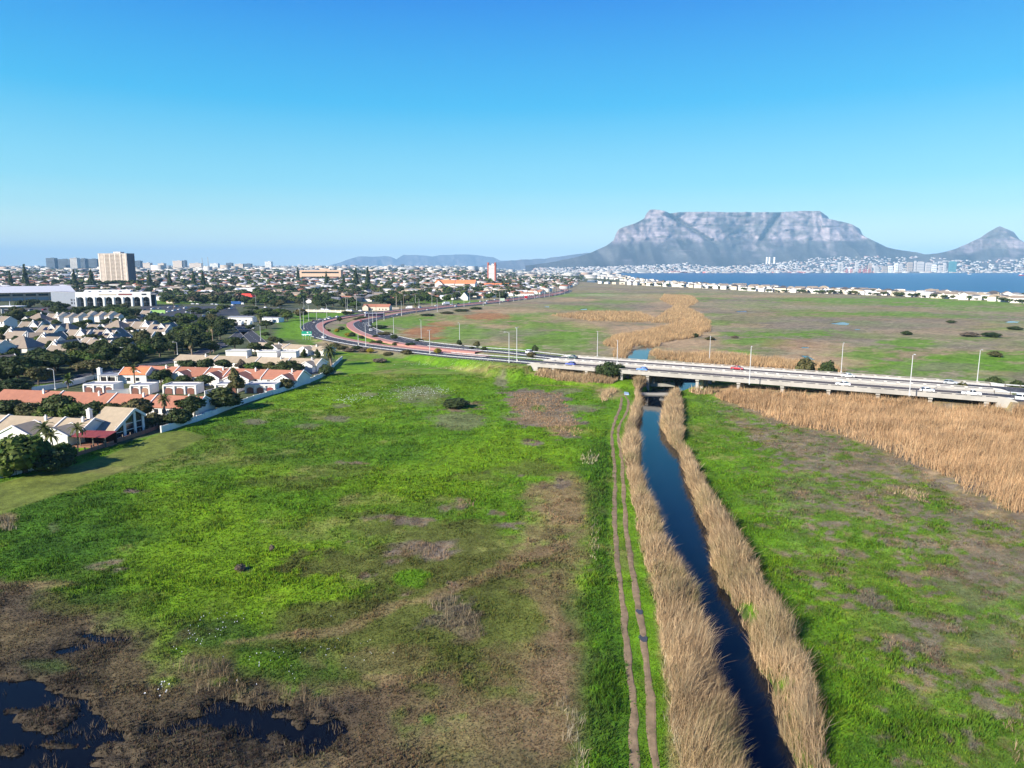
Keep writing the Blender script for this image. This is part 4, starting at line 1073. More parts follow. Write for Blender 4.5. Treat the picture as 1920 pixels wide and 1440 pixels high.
# --- rows of single-storey houses that end at the boundary wall
def row(px, zr, div, d, mr, labels, mw=None, fronts=(), group=None, cop=True, hw=2.7):
    A = G(*px[0], zr); B = G(*px[1], zr)
    ang = math.atan2(B.y - A.y, B.x - A.x); L = (B - A).length
    us_ = [px[0][0]] + list(div) + [px[1][0]]
    fr = [(q - px[0][0]) / (px[1][0] - px[0][0]) for q in us_]
    out = []
    for i in range(len(fr) - 1):
        w = L * (fr[i + 1] - fr[i]); c = A.lerp(B, (fr[i] + fr[i + 1]) / 2)
        r = thing('terraced_house', labels[i], 'house', (c.x, c.y, 0), ang, group)
        block(r, (0, 0), w - .34, d, hw, zr - hw, 0, mw or M_wall, mr, cop=False, wins=max(2, int(w / 3)), side=False)
        sl = (zr - hw) / (d / 2)
        o = [(0, -d / 2 - .45, hw - .3), (0, 0, zr + .05), (0, d / 2 + .45, hw - .3), (0, d / 2 + .45, hw + .25), (0, 0, zr + .5), (0, -d / 2 - .45, hw + .25)]
        MB().prism([(x + w / 2 - .16, y, z) for x, y, z in o], (0, 0, 0), (.30, 0, 0)).build('party_wall', M_wall if cop else M_cream, r)
        for f in fronts:
            if f[0] == i:
                block(r, (f[1] * w, -d / 2 - f[3] / 2 + 1.2), f[3] + 2.4, f[2], hw - .1, f[4], R(90), mw or M_wall, mr, cop=True, wins=0, side=False)
        if i % 2 == 0 or w > 14: chimney(r, (w * .22, -1.2, zr - 1.4), 1.9, .5)
        out.append(r)
    return out
row([(-95, 775), (178, 786.5)], 5.0, (20, 125), 10, M_roofT, ('tan tiled row house cut by the picture edge, behind the leafy lime-green tree', 'tan tiled row house with a white gable bearing a round dark dish', 'tan tiled row house behind the feathery palms, joined to the glass gable'),
    fronts=((1, .1, 8.5, 4.0, 2.0), (2, -.05, 7.5, 3.2, 1.7)), group='tan roofed row houses')
row([(8, 730.5), (385, 744.5)], 5.2, (124.5, 225.7, 300), 9.5, M_roofR, ('red-brown row house with a skylit roof edge, first from the picture edge', 'red-brown row house in front of the white garages with three arches', 'red-brown row house in front of the white garage with two arches', 'red-brown row house behind the shaggy fan palm, ending by the dark trees'), group='red-brown roofed row houses')
row([(262, 686), (570, 695.5)], 5.2, (340, 398, 437, 505), 10, M_roofR, ('orange-red row house beside the fan palm with the white gable', 'red roofed row house with a yellow flowering bush before its gable', 'red roofed row house with the plain white gable next to the dark tree', 'red roofed row house with a broad white gable and veranda columns', 'red roofed row house with blue shaded end gable touching the boundary wall'),
    fronts=((0, -.2, 7, 3, 2.0), (1, -.1, 7, 3, 2.0), (2, .1, 7, 3, 2.0), (3, .0, 10, 4, 2.2), (4, .2, 7, 3, 2.0)), group='red roofed row houses')
row([(338, 665), (604, 673.5)], 4.6, (412, 492, 548), 9, M_roofT, ('pale tan row house roof behind the palm with hanging dead fronds', 'pale tan row house with bushes crowding its front', 'pale tan row house behind the big round dark tree', 'pale tan row house whose white end wall meets the date palm'), group='pale tan row houses', fronts=((3, .25, 6, 3, 1.6),))
row([(484, 642), (618, 650)], 4.2, (545,), 9, M_roofT, ('far tan row house below the green verge and street', 'far tan row house below the green road sign'), group='far tan row houses', fronts=((0, .3, 6, 3, 1.6), (1, .1, 6, 3, 1.6)))

# --- white flat-roofed garages with arched doors
def arch_pts(w, h, ah, n=6):
    return [(-w / 2, 0)] + [(w / 2 * math.cos(a), h + ah * math.sin(a)) for a in np.linspace(math.pi, 0, n)] + [(w / 2, 0)]
def garage(u0, u1, v, label, doors, H=3.0, D=6.5, md=None, rz=-8, open_=()):
    a, b = G(u0, v), G(u1, v)
    Wd = (b - a).length; ang = math.atan2(b.y - a.y, b.x - a.x)
    c = (a + b) / 2
    r = thing('garage', label, 'garage', (c.x, c.y, 0), ang, 'white garages of the row houses')
    mb = MB()
    t = .3
    mb.box((0, D / 2 + .15, -.4), (Wd, D - .3, H - .2 + .4)); mb.build('wall', M_wall, r)
    MB().box((0, D / 2, H - .6 + .402), (Wd - .5, D - .5, .12)).build('roof', M_flat, r)
    for q, (cx, cy, sx, sy) in enumerate(((0, .1, Wd + .06, .3), (0, D - .1, Wd + .06, .3), (-Wd / 2 + .1, D / 2, .3, D - .52), (Wd / 2 - .1, D / 2, .3, D - .52))):
        MB().box((cx, cy, H - .25), (sx, sy, .45)).build('parapet', M_wall, r)
    n = doors
    for k in range(n):
        x = (k + .5) / n * Wd - Wd / 2
        w = min(2.6, Wd / n * .62)
        pts = [(x + p, -.06, z) for p, z in arch_pts(w, 1.55, .65)]
        MB().prism(pts, (0, 0, 0), (0, .2, 0)).build('arched_door', (md or (M_door,))[k % len(md or (1,))], r)
    # white piers that stand proud between the doors
    for k in range(n + 1 if n else 0):
        x = k / n * Wd - Wd / 2
        MB().box((x * .97, -.02, -.3), (.5, .36, H + .05 - .003)).build('pier', M_wall, r)
    return r
garage(157, 213.5, 737.5, 'white flat-roofed garage block with three maroon arched doors', 3)
garage(245, 281, 739, 'white flat-roofed garage with one tan and one maroon arched door', 2, md=(M_door, M_door2))
garage(306, 368, 739, 'white garage block of three dark arches behind the shaggy fan palm', 3)
garage(404, 446, 737, 'white garage half hidden by the grey-green tree', 2)
garage(460, 516, 738, 'white garage with red-brown arches beside the boundary wall', 3, md=(M_door, M_door, M_awn))
garage(423, 463, 669.5, 'plain white flat-roofed garage behind the pale tan roofs, widest of three', 0)
garage(482, 519, 671, 'plain white flat-roofed garage with a shaded end, middle of three', 0)
garage(527, 555, 671.5, 'small plain white garage beside the bushy trees, last of three', 0)

# --- villa with a tall white chimney beside the fan palm
p = G(222, 718); r = thing('villa', 'white villa with tall chimney, open veranda and orange roof', 'house', (p.x, p.y, 0), R(-8))
block(r, (5.5, 4), 10, 8, 3.4, 2.0, R(8), mr=M_roofO, wins=2)
MB().box((-2.5, 1, -.3), (8, 6, 3.0)).build('wall', M_wall, r); MB().box((-2.5, 1, 2.95), (8.6, 6.6, .3)).build('roof', M_flat, r)
for x in (-5.8, -2.4, 1.1): MB().box((x, -2.6, 0), (.4, .4, 2.95)).build('column', M_wall, r)
MB().box((-2.4, -2.06, .3), (5.6, .12, 2.2)).build('veranda_shade_panel', M_dark, r)  # dark panel painted as the shaded depth behind the columns
chimney(r, (-6.9, -.5, -.3), 5.6, 1.3)
# low garden walls of the rows
for px, lab in (([(60, 735), (118, 726), (160, 717)], 'low white garden wall running up to the three-door garage'), ([(120, 724), (190, 708), (212, 704)], 'long pale street wall behind the yellow-leaved banana plant'), ([(200, 741), (242, 738), (250, 732)], 'white yard wall between the two arched garages'),
                ([(384, 742), (404, 737)], 'short white wall between garages by the grey-green tree')):
    q = [G(*a) for a in px]; root = thing('garden_wall', lab, 'wall', tuple(q[0]))
    for a, b in zip(q[:-1], q[1:]):
        d = b - a; c = (a + b) / 2 - q[0]
        MB().box((c.x, c.y, -.3), (d.length, .25, 1.9), math.atan2(d.y, d.x)).build('wall_panel', M_wall, root)
        MB().box((c.x, c.y, 1.6), (d.length, .36, .1), math.atan2(d.y, d.x)).build('coping', M_wall, root)

# --- house with the glass gable at the lawn
a = G(214, 824); b = G(269, 808)
gx_ = Vector((b.x - a.x, b.y - a.y, 0)); gl = gx_.length; ga = math.atan2(gx_.y, gx_.x)
r = thing('glass_gable_house', 'house whose tall shaded gable of glass panels faces the lawn', 'house', (a.x, a.y, 0), ga)
LN = 8.5   # length back from the gable, local +y (to the west); local x runs along the gable
prof = [(0, -.4), (0, 2.3), (6.9, 6.5), (gl, 4.6), (gl, -.4)]
MB().prism([(x, .55, z) for x, z in prof], (0, 0, 0), (0, LN - .6, 0)).build('wall', M_wall, r)
for k, ((x0, z0), (x1, z1)) in enumerate((((-.5, 2.0), (6.9, 6.52)), ((6.9, 6.52), (gl + .5, 4.33)))):
    n_ = Vector((-(z1 - z0), 0, x1 - x0)).normalized() * .2
    o = [(x0, -.5, z0), (x1, -.5, z1), (x1 + n_.x, -.5, z1 + n_.z), (x0 + n_.x, -.5, z0 + n_.z)]
    MB().prism(o, (0, 0, 0), (0, LN + .6, 0)).build('roof', M_roofT, r)
    o2 = [(x0, -.55, z0 - .45), (x1, -.55, z1 - .45), (x1 + n_.x * 1.3, -.55, z1 + n_.z * 1.3), (x0 + n_.x * 1.3, -.55, z0 + n_.z * 1.3)]
    MB().prism(o2, (0, 0, 0), (0, -.16, 0)).build('barge_board', M_wall, r)
def zr_(x): return float(np.interp(x, [0, 6.9, gl], [2.3, 6.5, 4.6]))
cols_ = [0.0, 3.0, 6.9 - .4, gl - .5]
for x in cols_:
    w = .75 if x > 0 else .6
    MB().prism([(x, -.35, -.3), (x + w, -.35, -.3), (x + w, -.35, zr_(min(x + w, gl)) - .12), (x, -.35, zr_(x) - .12)], (0, 0, 0), (0, .7, 0)).build('column', M_wall, r)
for x0, x1 in ((.6, 3.0), (3.75, 6.5), (7.25, gl - .5)):
    for lo, hi in ((.15, 1.4), (1.55, 3.0), (3.15, 9)):
        o = [(x0, -.12, lo), (x1, -.12, lo), (x1, -.12, min(hi, zr_(x1) - .35)), (x0, -.12, min(hi, zr_(x0) - .35))]
        if o[2][2] <= lo + .1: continue
        if o[3][2] <= lo: o = [(x0 + (lo - zr_(x0) + .4) / .61, -.12, lo), o[1], o[2]]
        MB().prism(o, (0, 0, 0), (0, .1, 0)).build('glass_panel', M_glass, r)
        MB().box(((x0 + x1) / 2, -.1, lo - .15), (x1 - x0, .16, .14)).build('transom', M_wall, r)
chimney(r, (3.2, LN + 1.6, 0), 6.4, 1.0)
# veranda with maroon sheet roof in front of the row
p = G(160, 838); r = thing('veranda', 'open veranda with a maroon sheet roof beside the glass gable house', 'veranda', (p.x, p.y, 0), R(-6))
for k in range(6):
    MB().add([(-5 + k * 1.75, 0, 2.35), (-3.30 + k * 1.75, 0, 2.35), (-3.30 + k * 1.75, 4.2, 3.0), (-5 + k * 1.75, 4.2, 3.0), (-5 + k * 1.75, 0, 2.43), (-3.30 + k * 1.75, 0, 2.43), (-3.30 + k * 1.75, 4.2, 3.08), (-5 + k * 1.75, 4.2, 3.08)], [(3, 2, 1, 0), (4, 5, 6, 7), (0, 1, 5, 4), (1, 2, 6, 5), (2, 3, 7, 6), (3, 0, 4, 7)]).build('roof_sheet', M_awn, r)
for x in (-4.6, -1.4, 1.9, 5.1): MB().box((x, .3, -.3), (.2, .2, 2.68)).build('post', M_timber, r)
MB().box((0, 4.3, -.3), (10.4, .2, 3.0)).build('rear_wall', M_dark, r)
MB().box((0, 2.0, -.3), (10.4, 4.2, .42)).build('floor', M_brick, r)
# brick plinth fence with dark posts along the lawn
def fence(px, lab, brick=True):
    q = [G(*a) for a in px]; root = thing('fence', lab, 'fence', tuple(q[0]))
    for a, b in zip(q[:-1], q[1:]):
        d = b - a; n = max(1, int(d.length / 1.8)); an = math.atan2(d.y, d.x)
        for k in range(n):
            c = a.lerp(b, (k + .5) / n) - q[0]; e = a.lerp(b, k / n) - q[0]
            MB().box((c.x, c.y, -.3), (d.length / n - .14, .2, 1.15), an).build('fence_panel', M_brick if brick else M_wall, root)
            MB().box((e.x, e.y, -.3), (.13, .26, 1.75), an).build('post', M_timber, root)
fence([(96, 872), (130, 860), (160, 850), (196, 838), (214, 832)], 'brick panel fence with dark posts at the veranda')
fence([(216, 830), (245, 821), (290, 806), (300, 800)], 'brick panel fence in the shade under the glass gable')
fence([(-40, 905), (30, 890), (92, 874)], 'plain white low fence under the leafy lime-green tree', False)

# --- white boundary wall along the field
WPX = [(303, 811), (340, 799), (385, 784.5), (424, 769.5), (464, 754.5), (510, 740.5), (552, 728), (580, 717), (606, 705.6), (618, 696), (627, 687), (636, 679), (643, 672.5)]
q = [G(*a) for a in WPX]
root = thing('boundary_wall', 'long white plastered wall between the green field and the houses', 'wall', tuple(q[0]))
WALL = smooth_line([tuple(a) for a in q], 3.4)
wd = np.r_[0, np.cumsum(np.linalg.norm(np.diff(WALL[:, :2], axis=0), axis=1))]
for k in range(int(wd[-1] / 3.6)):
    s0, s1 = k * 3.6, (k + 1) * 3.6
    a = Vector((np.interp(s0, wd, WALL[:, 0]), np.interp(s0, wd, WALL[:, 1]), 0)) - q[0]; b = Vector((np.interp(s1, wd, WALL[:, 0]), np.interp(s1, wd, WALL[:, 1]), 0)) - q[0]
    d = b - a; c = (a + b) / 2; an = math.atan2(d.y, d.x); hh = 1.55 + .06 * random.uniform(-1, 1) + .18 * (k % 5 == 0)
    MB().box((c.x, c.y, -.5), (d.length - .02, .2, hh + .5), an).build('wall_panel', M_wall, root)
    MB().box((a.x, a.y, -.5), (.4, .34, hh + .62), an).build('pillar', M_wall, root)
landmark('the boundary wall', G(500, 743)); landmark('the glass gable house', G(235, 815)); landmark('the white garages', G(230, 738)); landmark('the pyramid roofed house', G(222, 620)); landmark('the row with three gables', G(195, 603))

# --- arcaded white building
a = G(143, 575); b = G(284, 574)
ang = math.atan2(b.y - a.y, b.x - a.x); Wd = (b - a).length
r = thing('arcade_building', 'long white building with a row of tall dark arches', 'building', (a.x, a.y, 0), ang)
H = 16.5; nb = 8; bw = Wd / nb
out = [(0, 0)]
for k in range(nb):
    x = (k + .5) * bw; w = bw * .70
    out += [(x + p_, z) for p_, z in arch_pts(w, 7.6, 3.2, 9)]
out += [(Wd, 0), (Wd, H), (0, H)]
MB().prism([(x, 0, z) for x, z in out], (0, 0, 0), (0, 1.2, 0)).build('arcade_wall', M_white, r)
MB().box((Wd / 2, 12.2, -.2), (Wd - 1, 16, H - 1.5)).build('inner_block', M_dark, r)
for k in range(nb):
    x = (k + .5) * bw
    f = MB().box((x, 3.9, .2), (bw * .7, .2, 9.6)).build('window', M_glass, r)
    for q_ in (-.18, .18): MB().box((x + q_ * bw, 3.72, .2), (.22, .14, 9.6)).build('mullion', M_grey, f)
    MB().box((x, 3.7, 4.6), (bw * .7, .18, .4)).build('sill', M_grey, f)
    MB().box((k * bw if k else .5, -.5, -.2), (1.3 if k else 1.0, 1.0, 11)).build('buttress', M_white, r)
MB().box((Wd / 2, 10.8, H - 1.4), (Wd - 1.4, 18, .35)).build('roof', M_flat, r)
MB().prism([(6, 5, H - 1), (6, 19, H - 1), (6, 12, H + 2.2)], (0, 0, 0), (Wd * .62, 0, 0)).build('roof_lantern', M_roofW, r)
for k in range(4): MB().box((12 + k * 11, 8.2, H + .55), (2.2, 4.6, .3)).build('skylight', M_roofG, r)
for x0, w, m in ((Wd * .31, Wd * .23, M_cream), (Wd * .57, Wd * .18, M_awn), (Wd * .88, 5, M_panel)):
    MB().box((x0 + w / 2, -.12, H - 3.6), (w, .2, 1.5)).build('sign_board', m, r)
MB().box((Wd + 4, 4, -.2), (1.2, 1.2, H - 2)).build('column', M_grey, r); MB().box((Wd + 2.6, 4, H - 3), (6, 8, .8)).build('canopy', M_grey, r)
# grey side wing
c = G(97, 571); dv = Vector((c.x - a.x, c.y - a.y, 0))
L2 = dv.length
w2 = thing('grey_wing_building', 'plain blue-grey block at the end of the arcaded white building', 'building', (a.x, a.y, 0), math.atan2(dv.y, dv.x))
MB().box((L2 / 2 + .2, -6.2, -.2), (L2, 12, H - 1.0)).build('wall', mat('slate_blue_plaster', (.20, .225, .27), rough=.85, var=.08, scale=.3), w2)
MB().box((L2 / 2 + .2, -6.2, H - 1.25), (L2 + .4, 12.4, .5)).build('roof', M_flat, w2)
for k, x in enumerate((4.5, 11, 14)):
    for z in (2.5, 6.2): 
        f = MB().box((x, -.1 + .0, z), (1.6, .3, 2.4)).build('window', M_glass, w2)
landmark('the arcaded white building', G(210, 574))
# warehouse
a = G(-30, 566); b = G(140, 562)
r = thing('warehouse', 'huge warehouse with a pale blue-white sheet roof above a pink wall band', 'warehouse', (a.x, a.y, 0), math.atan2(b.y - a.y, b.x - a.x))
Wd2 = (b - a).length
MB().box((Wd2 / 2, 40, -.3), (Wd2, 80, 11.5)).build('wall', M_peach, r)
MB().prism([(-2, -2, 11.2), (-2, 40, 19), (-2, 82, 11.2)], (0, 0, 0), (Wd2 + 4, 0, 0)).build('roof', M_roofW, r)
for k in range(7): MB().box((8 + k * Wd2 / 7, -.15, 6.6), (Wd2 / 7 - 3, .3, 2.6)).build('window', M_glass, r)
for k in range(8): MB().box((2 + k * (Wd2 - 4) / 7, -.6, 0), (1.2, 1.2, 11)).build('buttress', M_peach, r)
MB().box((Wd2 / 2, -.2, 1), (Wd2 - 4, .3, 3.4)).build('grey_base', M_grey, r)  # grey band low on the front wall
landmark('the huge warehouse', G(60, 566))
# canopy building at the picture edge
p = G(16, 588); r = thing('portal_building', 'white portal-framed building with slanting legs at the picture edge', 'building', (p.x, p.y, 0), R(-4))
MB().box((0, 5, -.2), (16, 9, 6.6)).build('wall', M_grey, r); MB().box((0, 4, 6.5), (22, 13, .7)).build('roof', M_white, r)
for x in (-9, 9): MB().prism([(x, -2, 0), (x + .9, -2, 0), (x + .9 - .8 * (1 if x > 0 else -1), -2, 6.5), (x - .8 * (1 if x > 0 else -1), -2, 6.5)], (0, 0, 0), (0, 1, 0)).build('leg', M_white, r)
MB().tube((-1, 4, 7.2), (-1, 4, 12), .3, .12).build('mast', M_white, r); MB().box((0, .4, .5), (9, .2, 3.4)).build('window', M_glass, r)

# --- tall and far blocks seen one by one
def block_tower(name, label, cat, u0, u1, vt, Y, D, mw, floors, side=None, group=None, roof=True, balc=True, rz=0.0, wn=0):
    if Y > 2000 and cat == 'building': Y *= 2.1; D *= 2
    a = at_depth(u0, 505, Y); b = at_depth(u1, 505, Y)
    Wd = b.x - a.x; zb = float(rise((a.x + b.x) / 2, Y))
    H = at_depth((u0 + u1) / 2, vt, Y).z - zb
    r = thing(name, label, cat, ((a.x + b.x) / 2, Y, zb), R(rz), group)
    MB().box((0, D / 2, -1), (Wd, D, H + 1)).build('wall', mw, r)
    if side: MB().box((Wd / 2 + .2, D / 2, -1), (.4, D * .98, H + .5)).build('side_shade_slab', side, r)  # thin dark slab that paints shade onto the end wall
    fh = H / floors; wband = M_wtan if mw is M_sand else M_glass
    for k in range(floors):
        MB().box((0, -.12, k * fh + fh * .38), (Wd * .9, .3, fh * .30)).build('window_band', wband, r)
        if balc: MB().box((0, -.6, k * fh + fh * .02), (Wd * .66, 1.2, fh * .30)).build('balcony', mw, r)
    if roof: MB().box((0, D / 2, H), (Wd * 1.01, D * 1.01, .8)).build('roof', M_flat, r); MB().box((Wd * .1, D / 2, H + .7), (Wd * .25, D * .5, 3.4)).build('plant_room', mw, r)
    for x in wn_cols(Wd, wn): MB().box((x, -.35, -1), (Wd * .035, .5, H + 1)).build('pilaster', mw, r)
    return r
def wn_cols(Wd, n): return np.linspace(-Wd * .46, Wd * .46, n) if n else []
M_glz = mat('blue_glazing', (.10, .13, .17), rough=.4, var=.15, scale=.05)
M_wtan = mat('grey_brown_windows', (.20, .16, .13), rough=.4, var=.3, scale=.2)  # grey-brown tone of the window bands on sandstone walls
M_side_shade = mat('painted_side_shade', (.10, .105, .12), rough=.9, var=.1)  # shade of the end wall put into its colour
M_sand = mat('sandstone_render', (.66, .565, .475), rough=.9, var=.08, scale=.1)
block_tower('apartment_block', 'large cream slab block with rows of balconies and a shaded end wall', 'apartment block', 183, 242, 475.5, 1600, 26, M_sand, 24, side=M_side_shade, wn=6, rz=-9)
landmark('the cream slab block', at_depth(212, 505, 1600))
M_pale = mat('pale_render', (.55, .53, .50), rough=.9, var=.08, scale=.05)
for (u0, u1, vt, Y, m, f, lab) in ((87, 104, 484, 2600, M_glz, 9, 'dark blue office block with a stepped corner, first of the cluster'), (104, 132, 486, 2650, M_glz, 8, 'wide low dark blue office block in the middle of the cluster'), (132, 146, 484, 2500, M_pale, 10, 'pale gridded office block between two dark blue ones'), (146, 161, 485, 2550, M_glz, 9, 'dark glazed office block next to the pale gridded one'), (162, 183, 485.5, 2600, M_glz, 8, 'dark blue office block just before the cream slab block'),
                                   (252, 264, 489, 2900, M_glz, 8, 'dark low block just past the cream slab block'), (324, 342, 489, 3000, M_sand, 7, 'sand coloured flats with a stepped roof on the skyline'), (343, 348, 488.5, 3000, M_glz, 8, 'slim dark tower beside the sand coloured flats'), (355, 378, 493.5, 3100, M_sand, 5, 'long sand coloured low block on the skyline'), (394, 409, 494, 3100, M_white, 5, 'white low block below the two thin masts'),
                                   (424, 435, 493, 3200, M_glz, 5, 'small dark block on the skyline before the white tower'), (440, 456, 495, 3200, M_sand, 4, 'flat sandy block on the skyline before the dark wide one'), (455, 471, 494.5, 3200, M_glz, 4, 'wide dark block on the skyline just before the white tower'), (497, 509, 490.5, 2800, M_white, 9, 'single white tower standing up from the skyline'),
                                   (268, 282, 493, 2700, M_sand, 5, 'pink-sand flats rising behind the trees past the slab block'), (296, 308, 494, 2700, M_sand, 5, 'second pink-sand flats before the stepped flats'), (727, 736, 497, 3600, M_pale, 5, 'pale block on the skyline under the blue hills'), (751, 757, 496, 3600, M_glz, 6, 'slim grey block on the skyline under the blue hills'),
                                   (560, 640, 506.5, 1999, M_peach, 2, 'long pinkish school block among the suburb trees'), (780, 862, 503, 3000, M_pale, 3, 'very long pale warehouse block below the blue hills')):
    block_tower('office_block' if 'office' in lab else 'apartment_block', lab, 'building', u0, u1, vt, Y, 18, m, f, balc=False, rz=-6)
r = block_tower('apartment_tower', 'red and white apartment tower standing above the suburb', 'apartment block', 914, 929, 497.5, 1900, 16, M_white, 14, balc=False, rz=-12)
for x in (-9.5, 9.5): MB().box((x, 4, -1), (3.2, 9.0, 54)).build('red_shaft', mat('brick_red_render', (.42, .12, .08)), r)
landmark('the red and white tower', at_depth(921, 505, 1900))
for u, h in ((380, 26), (391, 28)):
    p = at_depth(u, 505, 3000); o = MB().tube((0, 0, 0), (0, 0, 42 + h * 1.7), 1.6, 1.1, 8).tube((0, 0, 42 + h * 1.7 - .01), (0, 0, 42 + h * 1.7 + 3), 1.3, 1.3, 8).build('chimney_stack', M_grey); o.location = p
    o.location.z = 0.0
    tag(o, 'thin dark chimney stack on the skyline, %s of the pair' % ('first' if u == 380 else 'second'), 'chimney')

# orange-roofed mall, red-roofed house and a few others that stand out in the suburb
def big_house(name, label, u, v, w, d, h, rise, rz, mr, mw=None, n=1, cat='building', hip=False, wing=True):
    p = GT(u, v); r = thing(name, label, cat, tuple(p), R(rz))
    for k in range(n):
        block(r, ((k - (n - 1) / 2) * w * 1.04, 0), w, d, h, rise, 0, mw, mr, cop=False, wins=3, hip=hip, side=False)
    if wing: block(r, (-n * w / 2 + d * .4, -d * .3), d * 1.1, d * .7, h * .95, rise * .9, R(90), mw, mr, cop=False, wins=1, side=False)
    return r
big_house('shopping_centre', 'long orange-roofed building with a white front gable among trees', 855, 540, 40, 22, 9, 7, -8, M_roofO, M_wall, 2)
big_house('shopping_centre', 'low orange-roofed row past the long orange-roofed building', 928, 539, 30, 16, 5, 4, -10, M_roofO, M_cream, 2, wing=False)
big_house('red_roofed_house', 'big white house with a bright red hipped roof behind the blue truck', 463, 566, 24, 13, 7, 4, -10, M_roofRed, M_wall, 1, 'house', True)
big_house('hall', 'white hall with a pale blue sheet roof and shaded end', 461, 551, 34, 16, 7, 3, -8, M_roofW, M_white, 1)
big_house('church', 'small white church-like house with a steep pointed gable by the lawn', 872, 563, 11, 10, 5, 6, 80, M_roofG, M_wall, 1, 'house', False, False)
big_house('flat_roofed_house', 'low white flat building at the top of the side street', 455, 604, 20, 9, 4.2, .5, -4, M_flat, M_wall, 1, 'building', False, False)
big_house('substation', 'long low white shed with a shaded end by the green verge', 512, 604, 16, 7, 3.6, .4, -20, M_flat, M_white, 1, 'shed', False, False)
big_house('peach_house', 'peach walled house with a tan roof behind the bus', 708, 582, 14, 9, 4, 2.4, -10, M_roofR, M_cream, 2, 'house')
big_house('white_house', 'white house row with pinkish roofs where the road straightens', 978, 555, 13, 9, 4, 2, -10, M_roofR, M_wall, 3, 'house')
landmark('the orange-roofed building', G(855, 540)); landmark('the red hipped roof', G(463, 566)); landmark('the pale blue hall', G(461, 551)); landmark('the pointed white house', G(872, 563)); landmark('the peach house', G(708, 582)); landmark('the pinkish row', G(978, 555))
# pale yard walls along the road bend
for px, lab in (([(680, 581), (748, 580)], 'cream yard wall with pillars behind the bus'), ([(560, 584), (660, 587)], 'long low white wall along the cross street'), ([(960, 560), (1000, 556)], 'cream yard wall beside the road where it straightens')):
    q = [G(*a_) for a_ in px]; root = thing('yard_wall', lab, 'wall', tuple(q[0]))
    n = int((q[1] - q[0]).length / 6); d = (q[1] - q[0]); an = math.atan2(d.y, d.x)
    for k in range(n):
        c = d * ((k + .5) / n)
        MB().box((c.x, c.y, -.3), (d.length / n - .05, .3, 2.5), an).build('wall_panel', M_cream, root)
        c = d * (k / n); MB().box((c.x, c.y, -.3), (.6, .5, 2.9), an).build('pillar', M_wall, root)
# ================================================================== TREES, PALMS, SHRUBS
def foliage_mat(name, col, col2, rnd=.28):
    m, nt, b = nodemat(name)
    at = nt.nodes.new('ShaderNodeAttribute'); at.attribute_name = 'col'
    oi = nt.nodes.new('ShaderNodeObjectInfo')
    mx = nt.nodes.new('ShaderNodeMix'); mx.data_type = 'RGBA'
    nt.links.new(oi.outputs['Random'], mx.inputs[0]); mx.inputs[6].default_value = (*col, 1); mx.inputs[7].default_value = (*col2, 1)
    mu = nt.nodes.new('ShaderNodeMix'); mu.data_type = 'RGBA'; mu.blend_type = 'MULTIPLY'; mu.inputs[0].default_value = 1
    nt.links.new(mx.outputs[2], mu.inputs[6]); nt.links.new(at.outputs['Color'], mu.inputs[7])
    nt.links.new(mu.outputs[2], b.inputs['Base Color'])
    b.inputs['Roughness'].default_value = .7; b.inputs['Specular IOR Level'].default_value = .25
    tr = nt.nodes.new('ShaderNodeBsdfTranslucent'); nt.links.new(mu.outputs[2], tr.inputs[0])
    ms = nt.nodes.new('ShaderNodeMixShader'); ms.inputs[0].default_value = .22
    nt.links.new(b.outputs[0], ms.inputs[1]); nt.links.new(tr.outputs[0], ms.inputs[2]); nt.links.new(ms.outputs[0], nt.nodes['Material Output'].inputs[0])
    MATS[name] = m
    return m
M_leafD = foliage_mat('dark_foliage', (.038, .062, .016), (.060, .080, .022))
M_leafO = foliage_mat('olive_foliage', (.085, .090, .028), (.120, .105, .040))
M_leafG = foliage_mat('green_foliage', (.060, .105, .016), (.095, .130, .020))
M_leafY = foliage_mat('yellow_flowering_foliage', (.36, .25, .015), (.28, .24, .03))
M_leafB = foliage_mat('brown_twigs', (.15, .115, .080), (.19, .15, .105))
M_leafP = foliage_mat('palm_leaf', (.085, .105, .030), (.11, .12, .035))
M_dead = foliage_mat('dead_fronds', (.26, .19, .10), (.30, .22, .12))
M_bark = mat('bark', (.13, .10, .075), rough=.95, var=.3, scale=3)
M_palmbark = mat('palm_bark', (.24, .18, .13), rough=.95, var=.3, scale=4)
FOL = {'D': M_leafD, 'O': M_leafO, 'G': M_leafG, 'Y': M_leafY, 'B': M_leafB}

